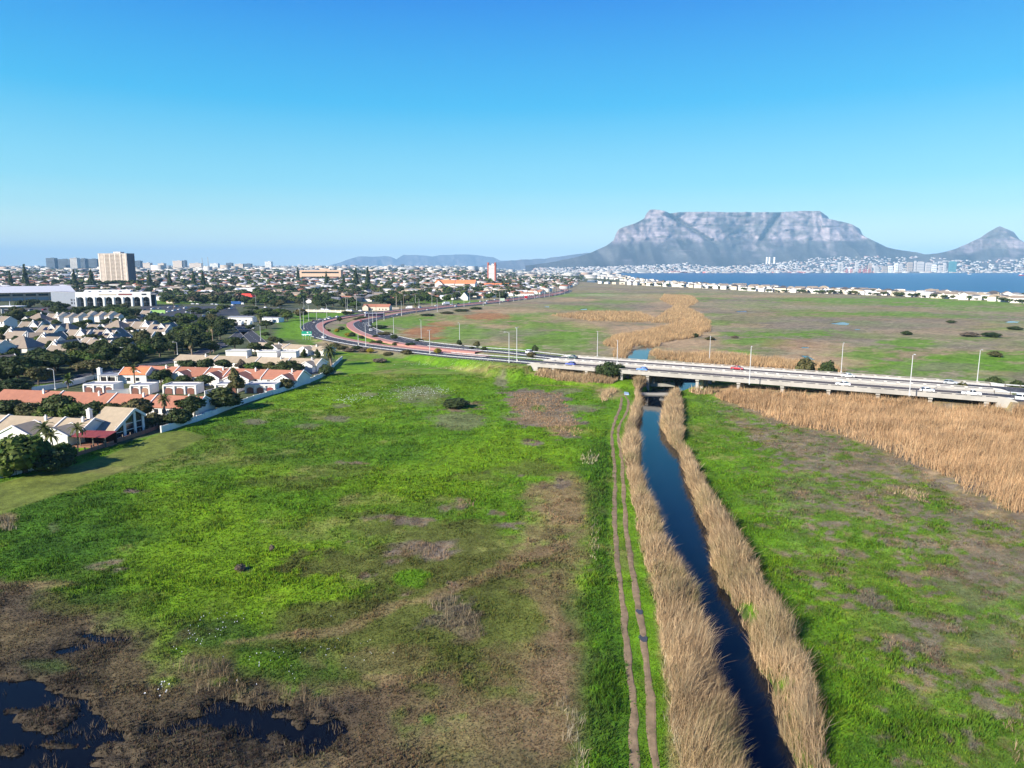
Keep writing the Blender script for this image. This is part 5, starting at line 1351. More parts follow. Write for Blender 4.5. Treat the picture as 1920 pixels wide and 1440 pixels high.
def leaf_cloud(lumps, n, size, rng, flat=.75, core=True):
    """many small leaf faces on and in a set of ellipsoid lumps, each lump with a rough core that closes it"""
    V, F, Cc = [], [], []
    wts = np.array([l[3] * l[4] for l in lumps]); wts = wts / wts.sum()
    for L, w in zip(lumps, wts):
        k = max(8, int(n * w))
        d = rng.normal(size=(k, 3)); d /= np.linalg.norm(d, axis=1)[:, None]
        d[:, 2] = np.where(d[:, 2] < -.35, -d[:, 2], d[:, 2])
        rr = (.80 + .26 * rng.random(k)) * (1 + .16 * np.sin(d[:, 0] * 5 + L[0] * 9) * np.cos(d[:, 1] * 6 + L[1] * 7))
        c = np.array(L[:3]) + d * rr[:, None] * np.array((L[3], L[3], L[4]))
        a = rng.normal(size=(k, 3)); a -= (a * d).sum(1)[:, None] * d * flat; a /= np.linalg.norm(a, axis=1)[:, None]
        b_ = np.cross(d + .5 * rng.normal(size=(k, 3)), a); b_ /= np.linalg.norm(b_, axis=1)[:, None] + 1e-9
        s = size * (.6 + .9 * rng.random(k))[:, None]
        o = len(V) and sum(len(x) for x in V) or 0
        V.append(np.stack([c - a * s, c + a * s, c + b_ * s * 1.3, ], 1).reshape(-1, 3))
        F.append(np.arange(o, o + 3 * k).reshape(k, 3))
        q = (.62 + .75 * rng.random(k))
        tint = np.stack([q * (1 + .12 * rng.normal(size=k)), q, q], 1)
        Cc.append(np.repeat(tint, 3, 0))
        if core and not (core == 'far' and L is not lumps[0]):
            lat, lon = (4, 7) if core is True else (3, 5)
            P_ = []
            for i in range(lat + 1):
                th = math.pi * i / lat
                for j in range(lon):
                    ph = 2 * math.pi * j / lon + i * .4
                    r_ = .80 * (1 + .2 * (rng.random() - .5))
                    P_.append((L[0] + L[3] * r_ * math.sin(th) * math.cos(ph), L[1] + L[3] * r_ * math.sin(th) * math.sin(ph), L[2] + L[4] * r_ * math.cos(th)))
            o = sum(len(x) for x in V)
            V.append(np.array(P_))
            fs = []
            for i in range(lat):
                for j in range(lon):
                    a0, a1 = o + i * lon + j, o + i * lon + (j + 1) % lon
                    b0, b1 = a0 + lon, a1 + lon
                    fs += [(a0, b0, b1), (a0, b1, a1)]
            F.append(np.array(fs)); Cc.append(np.full((len(P_), 3), .8))
    return np.concatenate(V), np.concatenate(F), np.concatenate(Cc)
def trunk_mb(h, r, limbs, rng, lean=.05):
    mb = MB()
    pts = [Vector((0, 0, -.05)), Vector((lean * .3, 0, h * .5)), Vector((lean, lean * .4, h))]
    for i in range(2): mb.tube(pts[i], pts[i + 1], r * (1 - .3 * i), r * (.7 - .25 * i), 6)
    for k in range(limbs):
        a = rng.random() * 6.28; e = .25 + .3 * rng.random()
        s = pts[1].lerp(pts[2], rng.random() * .8)
        mb.tube(s, s + Vector((math.cos(a) * e, math.sin(a) * e, .22 + .2 * rng.random())), r * .42, r * .14, 5)
    return mb
TREE_PROTO = {}
def tree_meshes(kind, seed, n, size):
    """unit tree: height 1, crown about 1 wide"""
    rng = np.random.default_rng(seed)
    if kind == 'round':
        L = [(0, 0, .62, .36, .30)] + [(.30 * math.cos(a) * rng.uniform(.6, 1.1), .30 * math.sin(a) * rng.uniform(.6, 1.1), rng.uniform(.42, .74), rng.uniform(.17, .27), rng.uniform(.14, .22)) for a in np.linspace(0, 6.28, 8)[:-1]] + [(rng.uniform(-.15, .15), rng.uniform(-.15, .15), .82, .2, .15)]
        tr = trunk_mb(.5, .045, 5, rng)
    elif kind == 'wide':
        L = [(0, 0, .74, .36, .17)] + [(.36 * math.cos(a) * rng.uniform(.8, 1.15), .36 * math.sin(a) * rng.uniform(.8, 1.15), rng.uniform(.62, .78), rng.uniform(.17, .25), rng.uniform(.09, .14)) for a in np.linspace(0, 6.28, 9)[:-1]]
        tr = trunk_mb(.62, .04, 7, rng)
    elif kind == 'tall':
        L = [(rng.uniform(-.1, .1), rng.uniform(-.1, .1), z, r_, .17) for z, r_ in ((.38, .27), (.52, .32), (.68, .27), (.82, .19), (.92, .10))] + [(.24 * math.cos(a), .24 * math.sin(a), rng.uniform(.35, .7), .16, .13) for a in (0.3, 1.7, 3.1, 4.6)]
        tr = trunk_mb(.5, .04, 4, rng)
    elif kind == 'bush':
        L = [(0, 0, .42, .40, .44)] + [(.34 * math.cos(a) * rng.uniform(.7, 1.1), .34 * math.sin(a) * rng.uniform(.7, 1.1), rng.uniform(.25, .55), rng.uniform(.18, .28), rng.uniform(.22, .34)) for a in np.linspace(0, 6.28, 9)[:-1]] + [(.1, -.05, .74, .22, .24), (-.15, .1, .7, .2, .2)]
        tr = trunk_mb(.3, .05, 4, rng)
    elif kind == 'pine':
        L = [(0, 0, z, .30 * (1.04 - z) + .02, .055) for z in np.linspace(.16, .97, 9)] + [(.19 * (1.05 - z) * math.cos(a + z * 9), .19 * (1.05 - z) * math.sin(a + z * 9), z - .02, .12 * (1.1 - z), .04) for z in np.linspace(.14, .8, 6) for a in (0, 2.1, 4.2)]
        tr = trunk_mb(.9, .028, 0, rng, .01)
    V, F, Cc = leaf_cloud(L, n, size, rng)
    return V, F, Cc, tr
def tree_proto(kind, fol, seed, n=1100, size=.055, key=None):
    k = key or (kind, fol, seed, n)
    if k in TREE_PROTO: return TREE_PROTO[k]
    V, F, Cc, tr = tree_meshes(kind, seed, n, size)
    TREE_PROTO[k] = (np_mesh('crown', V, F, [FOL[fol]], Cc), tr.mesh('trunk', [M_bark]))
    return TREE_PROTO[k]
FOOT = []      # what stands where, so that nothing is planted through a house or on a road
ROADPTS = [(smooth_line(L, 2.0), hw) for L, hw in ROADS]
def near_road(x, y, m=1.5):
    for P_, hw in ROADPTS:
        if (np.hypot(P_[:, 0] - x, P_[:, 1] - y) < hw + m + .6).any(): return True
    return False
def hgt(x, y): return float(ground_h(np.array([x]), np.array([y]))[0])
def plant(kind, fol, x, y, h, w, label=None, name='tree', cat='tree', group=None, seed=0, n=1100, size=.055, look=None, z=None, trunk=True):
    c, t_ = tree_proto(kind, fol, seed, n, size)
    r = thing(name, label, cat, (x, y, hgt(x, y) if z is None else z), random.uniform(0, 6.28), group)
    r.scale = (w, w * random.uniform(.9, 1.1), h)
    link('crown', c, r)
    if trunk: link('trunk', t_, r)
    if not label: later(r, look or '', name.replace('_', ' '))
    FOOT.append((x, y, w * .4))
    return r
def foot_from_buildings():
    for o in list(scene.objects):
        if o.parent is None and o.get('category') in ('house', 'garage', 'building', 'warehouse', 'apartment block', 'shed', 'veranda', 'bridge'):
            for c in o.children:
                if c.name.split('.')[0] in ('wall', 'deck', 'inner_block'):
                    bb = [o.matrix_basis @ Vector(q) for q in c.bound_box]
                    cx = sum(q.x for q in bb) / 8; cy = sum(q.y for q in bb) / 8
                    dx = (bb[4] - bb[0]); dy = (bb[3] - bb[0])
                    nx, ny = max(1, int(dx.length / 4)), max(1, int(dy.length / 4))
                    if nx * ny > 400: nx, ny = min(nx, 20), min(ny, 20)
                    for i in range(nx):
                        for j in range(ny):
                            q = bb[0] + dx * ((i + .5) / nx) + dy * ((j + .5) / ny)
                            FOOT.append((q.x, q.y, 2.6))
bpy.context.view_layer.update()
foot_from_buildings()
FCACHE = [0, None]
def free(x, y, r):
    if FCACHE[0] != len(FOOT): FCACHE[0] = len(FOOT); FCACHE[1] = np.array(FOOT)
    A = FCACHE[1]
    return not (np.hypot(A[:, 0] - x, A[:, 1] - y) < A[:, 2] + r).any()

# --- trees by the houses, one by one: (u, v at the foot, height, crown width, kind, foliage, label)
T1 = [
    (48, 886, 8.5, 12, 'bush', 'G', 'big leafy lime-green tree in front of the tan row house at the picture edge'), (100, 884, 5, 7, 'bush', 'D', 'dark dense tree beside the leafy lime-green tree'), (118, 862, 4, 6, 'bush', 'G', 'green garden bush under the feathery palms'), (15, 862, 5, 7, 'bush', 'D', 'dark shrubby tree behind the leafy lime-green tree'),
    (18, 792, 6.5, 10, 'round', 'D', 'round dark tree between the tan and red-brown rows at the picture edge'), (62, 794, 6, 9, 'round', 'O', 'yellowish olive tree behind the tan row houses'), (110, 792, 8, 10, 'round', 'D', 'tallest dark tree behind the tan row houses'), (88, 796, 5, 7, 'bush', 'G', 'light green tree between the olive and the tallest dark tree'), (140, 796, 6, 8, 'round', 'G', 'mid-green tree behind the chimney of the glass gable house'), (172, 794, 6, 8, 'round', 'D', 'dark tree against the red-brown roofs behind the tall chimney'),
    (205, 792, 5.5, 8, 'round', 'O', 'greyish tree just behind the glass gable roof'), (258, 793, 6.8, 10, 'round', 'O', 'bronze-green domed tree behind the glass gable ridge'), (288, 800, 4, 6, 'bush', 'O', 'low bronze bush at the foot of the shaggy fan palm'), (335, 798, 5, 7, 'bush', 'D', 'dark tree between the shaggy fan palm and the boundary wall'), (360, 784, 6.5, 8, 'round', 'D', 'dark tree at the end of the red-brown row'),
    (418, 768, 7, 11, 'bush', 'D', 'broad grey-green tree leaning over the boundary wall before the garages'), (444, 741, 8.5, 7, 'tall', 'O', 'tall grey-olive tree in front of the red roofed rows'), (536, 731, 4.2, 6, 'bush', 'O', 'brownish bush beside the garage with red-brown arches'), (612, 704, 4.6, 6.5, 'bush', 'D', 'grey-green bush leaning over the wall near the date palm'), (541, 702, 6.0, 12, 'bush', 'D', 'big round dark tree behind the red roofed row'),
    (354, 699, 5.5, 9, 'round', 'D', 'dark tree behind the red roofs, below the palm with hanging dead fronds'), (384, 698, 5.8, 9, 'round', 'D', 'second dark round tree behind the red roofs'), (420, 696, 5, 8.5, 'round', 'D', 'dark tree behind the red roofs next to a bare twiggy tree'), (452, 696, 4.5, 6, 'tall', 'B', 'bare twiggy grey tree behind the red roofs'), (480, 697, 4.2, 8, 'bush', 'G', 'bright green bush between the red and pale tan roofs'), (508, 697, 4.2, 7, 'bush', 'O', 'brownish bush beside the big round dark tree'),
    (384, 730, 5.5, 8, 'round', 'D', 'dark tree before the red row, under the yellow bush'), (372, 712, 4, 5, 'bush', 'Y', 'yellow flowering bush in front of the red roofed row'), (345, 728, 5, 7, 'round', 'D', 'dark tree beside the garage with three dark arches'), (302, 722, 6, 9, 'round', 'D', 'dark tree behind the two-door garage'), (318, 727, 4, 5, 'bush', 'G', 'lime bush beside the garage with two arches'),
    (570, 676, 5, 4.5, 'tall', 'D', 'upright dark tree before the far tan row house'), (596, 676, 5, 3.6, 'tall', 'D', 'narrow dark tree just left of the date palm'), (176, 711, 8, 12, 'wide', 'O', 'umbrella shaped olive tree on a bare trunk beside the dark street'), (36, 716, 10, 16, 'round', 'D', 'massive dark tree at the street near the picture edge'), (105, 702, 9.5, 14, 'round', 'D', 'massive dark tree beside the curved street lamp'), (72, 722, 7, 9, 'round', 'O', 'greyish tree between the two massive dark trees'),
    (228, 700, 6.5, 8, 'round', 'D', 'dark bushy tree behind the villa chimney'), (26, 736, 5, 12, 'bush', 'D', 'low dark tree clump above the red-brown row'), (150, 690, 8, 9, 'round', 'D', 'dark tree behind the umbrella shaped olive tree'), (195, 688, 7, 10, 'round', 'D', 'dark tree next to the second curved street lamp'), (268, 676, 8, 12, 'round', 'G', 'mid-green tree behind the orange-red roof'), (300, 670, 7.5, 11, 'round', 'D', 'dark tree before the low white roofs of the street'),
    (440, 656, 7, 11, 'round', 'D', 'dark tree beside the tall thin palm'), (478, 664, 6, 9, 'round', 'D', 'dark tree in front of the far tan row'), (505, 662, 5.5, 8, 'round', 'D', 'second dark tree in front of the far tan row'), (395, 664, 7, 10, 'round', 'D', 'dark tree under the tall thin palm'), (328, 664, 7.5, 10, 'round', 'D', 'dark tree behind the palm with hanging dead fronds'),
]
for i, (u, v, h, w, k, f, lab) in enumerate(T1):
    p = G(u, v); plant(k, f, p.x, p.y, h, w, lab, seed=i % 4, n=1500, group='garden trees among the houses')
# banana plant
def palm(name, label, u, v, h, crown, trunk_r, nf, droop, fol=None, skirt=0.0, dead=0, seed=1, flen=None, taper=.8, banana=False):
    p = G(u, v); rng = np.random.default_rng(seed)
    r = thing(name, label, 'palm tree' if not banana else 'plant', (p.x, p.y, hgt(p.x, p.y)), rng.random() * 6.28, 'palms')
    mb = MB(); top = Vector((.3 * rng.normal(), .3 * rng.normal(), h))
    n = 5
    for k in range(n):
        a, b = Vector((0, 0, -.3)).lerp(top, k / n), Vector((0, 0, -.3)).lerp(top, (k + 1) / n)
        mb.tube(a, b, trunk_r * (1 - (1 - taper) * k / n), trunk_r * (1 - (1 - taper) * (k + 1) / n), 7)
    mb.build('trunk', M_palmbark, r)
    V, F, Cc = [], [], []
    def frond(a, e0, L, dr, wd, tint, mlist):
        o = len(mlist[0]); seg = 6
        d = np.array((math.cos(a), math.sin(a))); side = np.array((-d[1], d[0]))
        pos = np.array((0., 0., 0.)); el = e0
        for k in range(seg + 1):
            tt = k / seg; w_ = wd * math.sin(math.pi * min(1, .12 + tt * .86)) ** .7
            sag = .32 * w_
            for s in (-1, 0, 1):
                q = pos + np.array((side[0] * s * w_, side[1] * s * w_, -sag * abs(s)))
                mlist[0].append(tuple(q + np.array(top))); mlist[2].append(tint)
            pos = pos + np.array((d[0] * math.cos(el), d[1] * math.cos(el), math.sin(el))) * L / seg
            el -= dr / seg
        for k in range(seg):
            for s in (0, 1):
                i0 = o + k * 3 + s
                # two narrow leaflets per step leave gaps between them
                mlist[1].append((i0, i0 + 1, i0 + 4)); mlist[1].append((i0, i0 + 4, i0 + 3)) if (k % 2 == 0 or banana or wd < .5) else None
    mA, mD = ([], [], []), ([], [], [])
    Lf = flen or crown
    for k in range(nf):
        a = k * 2.39996 + rng.normal() * .1; e = 1.35 - 1.75 * (k / nf) + rng.normal() * .1
        g = .75 + .5 * rng.random()
        frond(a, e, Lf * (.85 + .25 * rng.random()), droop * (.8 + .4 * rng.random()), Lf * (.10 if not banana else .16), (g, g, g), mA)
    for k in range(dead):
        a = k * 2.39996 + .4; g = .7 + .5 * rng.random()
        frond(a, -.9 - .5 * rng.random(), Lf * (.6 + .3 * rng.random()) * (1 + skirt), .5, Lf * .10, (g, g, g), mD)
    link('fronds', np_mesh('fronds', mA[0], mA[1], [fol or M_leafP], mA[2]), r)
    if dead: link('dead_fronds', np_mesh('dead_fronds', mD[0], mD[1], [M_dead], mD[2]), r)
    FOOT.append((p.x, p.y, 1.2))
    return r
palm('date_palm', 'stout date palm with a wide crown beside the end of the boundary wall', 622, 686, 6.8, 4.6, .55, 54, 1.5, dead=14, seed=3)
palm('fan_palm', 'shaggy fan palm with pale hanging fronds at the end of the red-brown row', 308, 788, 6.0, 2.4, .35, 44, 1.2, dead=34, skirt=.2, seed=4)
palm('fan_palm', 'fan palm rising beside the villa with the orange roof', 253, 723, 6.6, 2.1, .28, 40, 1.1, dead=26, skirt=.2, seed=5)
palm('fan_palm', 'squat palm with a thick beard of dead fronds behind the pale tan roof', 361, 668, 8.0, 4.2, .5, 46, 1.4, dead=44, skirt=.35, seed=6)
palm('fan_palm', 'tall thin palm with a beard of dead fronds above the dark trees', 401, 662, 13.5, 2.6, .26, 36, 1.2, dead=34, skirt=.5, seed=7)
palm('feather_palm', 'feathery palm leaning apart from the pair, right before the maroon roof', 146, 848, 5.8, 3.0, .16, 20, 1.9, seed=8)
palm('feather_palm', 'taller feathery palm of the pair in front of the white gable', 92, 852, 6.3, 3.2, .17, 24, 1.8, seed=9)
palm('feather_palm', 'shorter feathery palm of the pair in front of the white gable', 103, 856, 5.0, 2.8, .16, 22, 1.8, seed=10)
palm('date_palm', 'short date palm behind the white shed at the green verge', 488, 606, 5.5, 4.2, .5, 44, 1.5, dead=12, seed=12)
palm('banana_plant', 'yellow-leaved banana plant beside the street lamp and garden wall', 128, 728, 3.2, 2.8, .25, 26, 1.0, fol=M_leafG, seed=13, banana=True, dead=8)
palm('fan_palm', 'dark fan palm at the car park in front of the arcaded building', 327, 583, 11, 3.6, .35, 40, 1.3, dead=14, seed=14)
palm('fan_palm', 'small palm on the median where the buses turn', 781, 588, 8.5, 3.4, .32, 36, 1.4, dead=8, seed=15)
palm('fan_palm', 'first palm of a pair before the peach house yard', 744, 574, 15, 3.6, .3, 30, 1.3, dead=8, seed=16)
palm('fan_palm', 'second palm of a pair behind the cream yard wall', 757, 573, 15, 3.4, .3, 30, 1.3, dead=8, seed=17)

# --- shrubs in the field, on the bridge median and in the marsh
S1 = [
    (1143, 720, 5.6, 10.0, 'D', 'large dense dark green bush against the edge of the first bridge'), (855, 764, 2.6, 8.0, 'D', 'lone low dark bush in the green field'), (996, 690, 2.2, 4.5, 'O', 'olive bush in front of the bridge end'), (1003, 674, 4.8, 3.4, 'D', 'small dark tree between the carriageways at the bridge end'), (861, 659, 3.6, 3.2, 'D', 'small bushy tree on the median, apart from the twin one'), (894, 663, 3.4, 3.4, 'O', 'greyish small tree on the median, nearer the bridge'), (885, 666, 1.6, 3, 'D', 'low median bush below the greyish small tree'), (908, 668, 1.6, 3.4, 'D', 'low median bush beside the pink paving'),
    (1508, 709, 3.0, 6.2, 'O', 'olive bush growing up between the two bridges'), (1551, 712, 2.4, 5.6, 'D', 'darker low bush growing up between the two bridges'), (1862, 741, 5.6, 5.6, 'D', 'dark tree on the median past the bridges, taller of two'), (1907, 743, 4.8, 6.0, 'D', 'dark tree on the median at the picture edge past the bridges'), (1827, 735, 2.4, 5.2, 'D', 'low dark bush where the second bridge ends'), (1800, 757, 1.8, 7, 'O', 'low olive bush over the parapet at the end of the first bridge'),
    (1700, 628, 2.4, 7, 'D', 'round dark shrub alone in the marsh beside a bright green patch'), (1818, 631, 2.6, 10, 'B', 'brown-grey shrub clump in the marsh, first of a row of three'), (1857, 632, 2.6, 11, 'D', 'dark dome shrub in the marsh, middle of a row of three'), (1903, 618, 2.2, 9, 'D', 'dark dome shrub in the marsh, last of a row of three'), (1866, 669, 2.6, 6.6, 'O', 'olive dome shrub in the marsh behind the bridge lamp'), (1783, 606, 2, 7, 'D', 'small dark shrub far out in the marsh'), (1303, 632, 2.2, 4.5, 'D', 'small dark shrub at the reed edge by the river pool'), (1331, 637, 1.8, 6, 'O', 'flat olive shrub beside the river reeds'), (1378, 634, 1.5, 4, 'B', 'small brown shrub in the green beyond the river reeds'),
    (632, 623, 2.2, 3.6, 'Y', 'bright yellow flowering bush on the median at the road bend'), (652, 631, 2.2, 4, 'Y', 'yellow and olive bush on the median below the bright yellow one'), (660, 631, 2.4, 5, 'D', 'dark bush beside the yellow and olive one'), (640, 619, 2.2, 5, 'D', 'dark bush behind the bright yellow one'), (637, 606, 4.5, 4.6, 'D', 'dark tree on the inside of the bend casting a shadow over pink paving'), (648, 594, 4.5, 7, 'D', 'dark tree clump where the brick medians begin'), (658, 593, 3.6, 6, 'O', 'olive tree clump where the brick medians begin'), (670, 600, 1.6, 7, 'D', 'low dark hedge bush along the pink paving'), (680, 597, 1.6, 8, 'D', 'low dark hedge bush behind the bus stop'),
    (711, 645, 2.0, 4, 'D', 'dark round bush on the median, bigger of two'), (699, 645, 1.8, 3.6, 'O', 'olive round bush on the median beside the dark one'), (678, 635, 1.8, 4, 'D', 'dark bush at the kerb of the pink median'), (616, 621, 1.4, 3, 'O', 'tiny olive bush at the tip of the green median'), (710, 616, 2.2, 12, 'D', 'spreading shrub mass on the inner verge beside tall lamps'), (723, 629, 1.8, 9, 'O', 'yellow-green shrub mass on the verge below the spreading one'), (694, 662, 2.2, 4, 'Y', 'yellow bush in the rough grass below the guard rail'), (683, 660, 1.8, 6, 'B', 'pale brown reedy bush below the guard rail'), (713, 679, 1.6, 7, 'B', 'grey-mauve bush in the field below the road'), (763, 670, 1.8, 6, 'O', 'olive bush below the guard rail, near the yellow bush'), (821, 671, 2.4, 3.6, 'Y', 'yellow bush just below the guard rail midway to the bridge'),
    (739, 637, 2.4, 5, 'D', 'dark bush beside the lamp at the outer kerb'), (769, 652, 1.6, 6, 'D', 'dark median bush midway along the straight'), (742, 648, 1.6, 4, 'O', 'olive median bush beside the pink paving'), (704, 634, 1.4, 4, 'D', 'dark bush in the middle of the bend median'), (786, 643, 1.6, 5, 'D', 'dark bush at the outer kerb beyond the first lamp'), (800, 592, 1.8, 14, 'D', 'dark hedge bush along the marsh verge, first of four'), (838, 588, 1.8, 14, 'O', 'olive hedge bush along the marsh verge, second of four'), (865, 584, 2.2, 16, 'D', 'dark hedge bush along the marsh verge, third of four'), (893, 580, 2.2, 14, 'D', 'dark hedge bush along the marsh verge, last of four'),
    (640, 655, 1.8, 7, 'O', 'olive scrub below the road just past the date palm'), (655, 660, 1.8, 6, 'B', 'tan scrub below the road past the date palm'), (670, 656, 2, 6, 'D', 'dark scrub bush at the guard rail near the bend'), (628, 650, 1.8, 6, 'O', 'olive scrub behind the date palm crown'), (728, 667, 1.6, 5, 'O', 'olive scrub at the guard rail, below the long straight'), (498, 633, 3.2, 6, 'D', 'dark bush at the verge beside the side street'), (512, 641, 3.0, 6, 'O', 'olive bush at the verge above the far tan roofs'), (524, 643, 2.6, 5, 'D', 'dark low bush on the green verge'), (470, 620, 4, 7, 'D', 'dark tree at the corner of the side street'), (500, 617, 5.5, 10, 'D', 'dark bushy tree in front of the long low white shed'),
    (510, 1032, .9, .8, 'B', 'small bleached twig shrub in the bright grass'), (450, 1068, .8, 1.6, 'B', 'dry twig heap in the bright grass'),
]
for i, (u, v, h, w, f, lab) in enumerate(S1):
    p = G(u, v)
    tree_like = 'tree' in lab
    z = None
    if 'between the two bridges' in lab or 'parapet' in lab: h += 4.2; w *= 1.15; z = 0.0
    plant('round' if tree_like else 'bush', f, p.x, p.y, h * 1.15, w, lab, name='tree' if tree_like else 'shrub', cat='tree' if tree_like else 'shrub', seed=i % 4, n=1500, group='shrubs of the field and road', z=z)
landmark('the date palm', G(622, 686)); landmark('the tall thin palm', G(401, 662)); landmark('the villa with the orange roof', G(225, 718)); landmark('the green road sign', G(575, 634)); landmark('the white shed', G(512, 604))

# --- tree belts of the suburb
def scatter(poly, n, hr, wr, kinds, look, name='tree', tries=12, hw=1.6, group='trees of the suburb', v0=None, gap=.3, seed=5):
    rr = random.Random(seed); A = W(poly)
    xs = [q[0] for q in A]; ysl = [q[1] for q in A]; out = []
    lim = max(ysl)
    for _ in range(n):
        for _t in range(tries):
            u_ = rr.uniform(min(q[0] for q in poly), max(q[0] for q in poly)); v_ = rr.uniform(min(q[1] for q in poly), max(q[1] for q in poly))
            p = G(u_, v_)
            if not inside(np.array([p.x]), np.array([p.y]), A)[0]: continue
            h = rr.uniform(*hr); w = rr.uniform(*wr)
            if not free(p.x, p.y, w * gap): continue
            if near_road(p.x, p.y, hw): continue
            k, f = rr.choice(kinds)
            out.append(plant(k, f, p.x, p.y, h, w, None, name=name, seed=rr.randint(0, 3), n=1100, look=look(k, f, h, w, rr), group=group))
            break
    return out
def tree_look(k, f, h, w, rr):
    size = 'small' if h < 5.5 else 'mid-sized' if h < 8 else 'tall'
    shape = {'round': 'rounded', 'wide': 'umbrella-crowned', 'tall': 'upright', 'bush': 'bushy', 'pine': 'conical'}[k]
    col = {'D': 'dark green', 'O': 'olive', 'G': 'mid-green', 'B': 'brownish', 'Y': 'yellow'}[f]
    return f'{size} {shape} {col}'
KD = [('round', 'D')] * 5 + [('bush', 'D')] * 2 + [('round', 'G')] * 2 + [('round', 'O'), ('wide', 'D'), ('tall', 'D')]
scatter([(0, 700), (130, 670), (240, 655), (330, 640), (420, 640), (455, 655), (340, 664), (320, 674), (250, 682), (180, 696), (90, 708), (0, 716)], 66, (6, 9.5), (8, 12), KD, tree_look, seed=1)
scatter([(0, 690), (0, 615), (60, 605), (250, 605), (320, 620), (330, 640), (240, 652), (130, 668)], 96, (4, 6.4), (5, 8), KD, tree_look, gap=.14, seed=2)
scatter([(100, 600), (140, 586), (240, 582), (270, 592), (270, 606), (200, 604), (140, 603)], 22, (6, 9), (11, 16), KD + [('wide', 'D')] * 4, tree_look, seed=3)
scatter([(0, 608), (0, 588), (60, 570), (118, 572), (130, 584), (90, 598), (60, 606)], 16, (7, 11), (10, 17), KD, tree_look, seed=4)
scatter([(270, 606), (300, 608), (430, 610), (450, 622), (430, 642), (340, 640), (300, 618)], 34, (6, 10), (8, 13), KD, tree_look, seed=6)
scatter([(330, 592), (430, 578), (445, 584), (380, 600), (330, 604)], 12, (5, 7), (8, 12), [('round', 'D'), ('round', 'G')], tree_look, seed=7, hw=.5)
scatter([(440, 592), (470, 588), (560, 588), (590, 596), (560, 600), (500, 606), (470, 600)], 14, (6, 9), (9, 14), KD, tree_look, seed=8)
scatter([(290, 566), (470, 566), (690, 572), (690, 580), (560, 580), (420, 570)], 40, (7, 11), (10, 16), KD, tree_look, seed=9)
scatter([(700, 577), (700, 568), (980, 553), (1000, 550), (960, 560), (860, 568), (770, 574)], 26, (8, 12), (11, 18), KD + [('round', 'G')] * 3, tree_look, seed=10)
# ================================================================== VEHICLES
def paint(name, col): return mat('car_paint_' + name, col, rough=.28, var=.03, spec=.5)
PAINTS = {'white': paint('white', (.78, .78, .78)), 'silver': paint('silver', (.42, .44, .46)), 'red': paint('red', (.38, .015, .03)), 'blue': paint('blue', (.02, .06, .36)), 'light blue': paint('light_blue', (.03, .20, .62)), 'dark teal': paint('dark_teal', (.015, .05, .06)),
          'black': paint('black', (.015, .015, .017)), 'grey': paint('grey', (.13, .135, .145)), 'maroon': paint('maroon', (.16, .02, .03))}
M_tyre = mat('tyre_rubber', (.02, .02, .02), rough=.9, var=.1)
M_rim = mat('wheel_rim', (.35, .36, .37), rough=.4, var=.05, metal=.5)
M_lampw = mat('headlamp_glass', (.7, .7, .68), rough=.2, var=.02)
M_lampr = mat('tail_lamp', (.35, .02, .02), rough=.3, var=.02)
def loft(mb, secs, m=0):
    """secs: list of closed rings with equal point counts"""
    n = len(secs[0]); o = len(mb.v)
    V = [q for s_ in secs for q in s_]
    F = [(i * n + j, i * n + (j + 1) % n, (i + 1) * n + (j + 1) % n, (i + 1) * n + j) for i in range(len(secs) - 1) for j in range(n)]
    F += [tuple(range(n))[::-1], tuple((len(secs) - 1) * n + j for j in range(n))]
    return mb.add(V, F, m)
CARS = {}
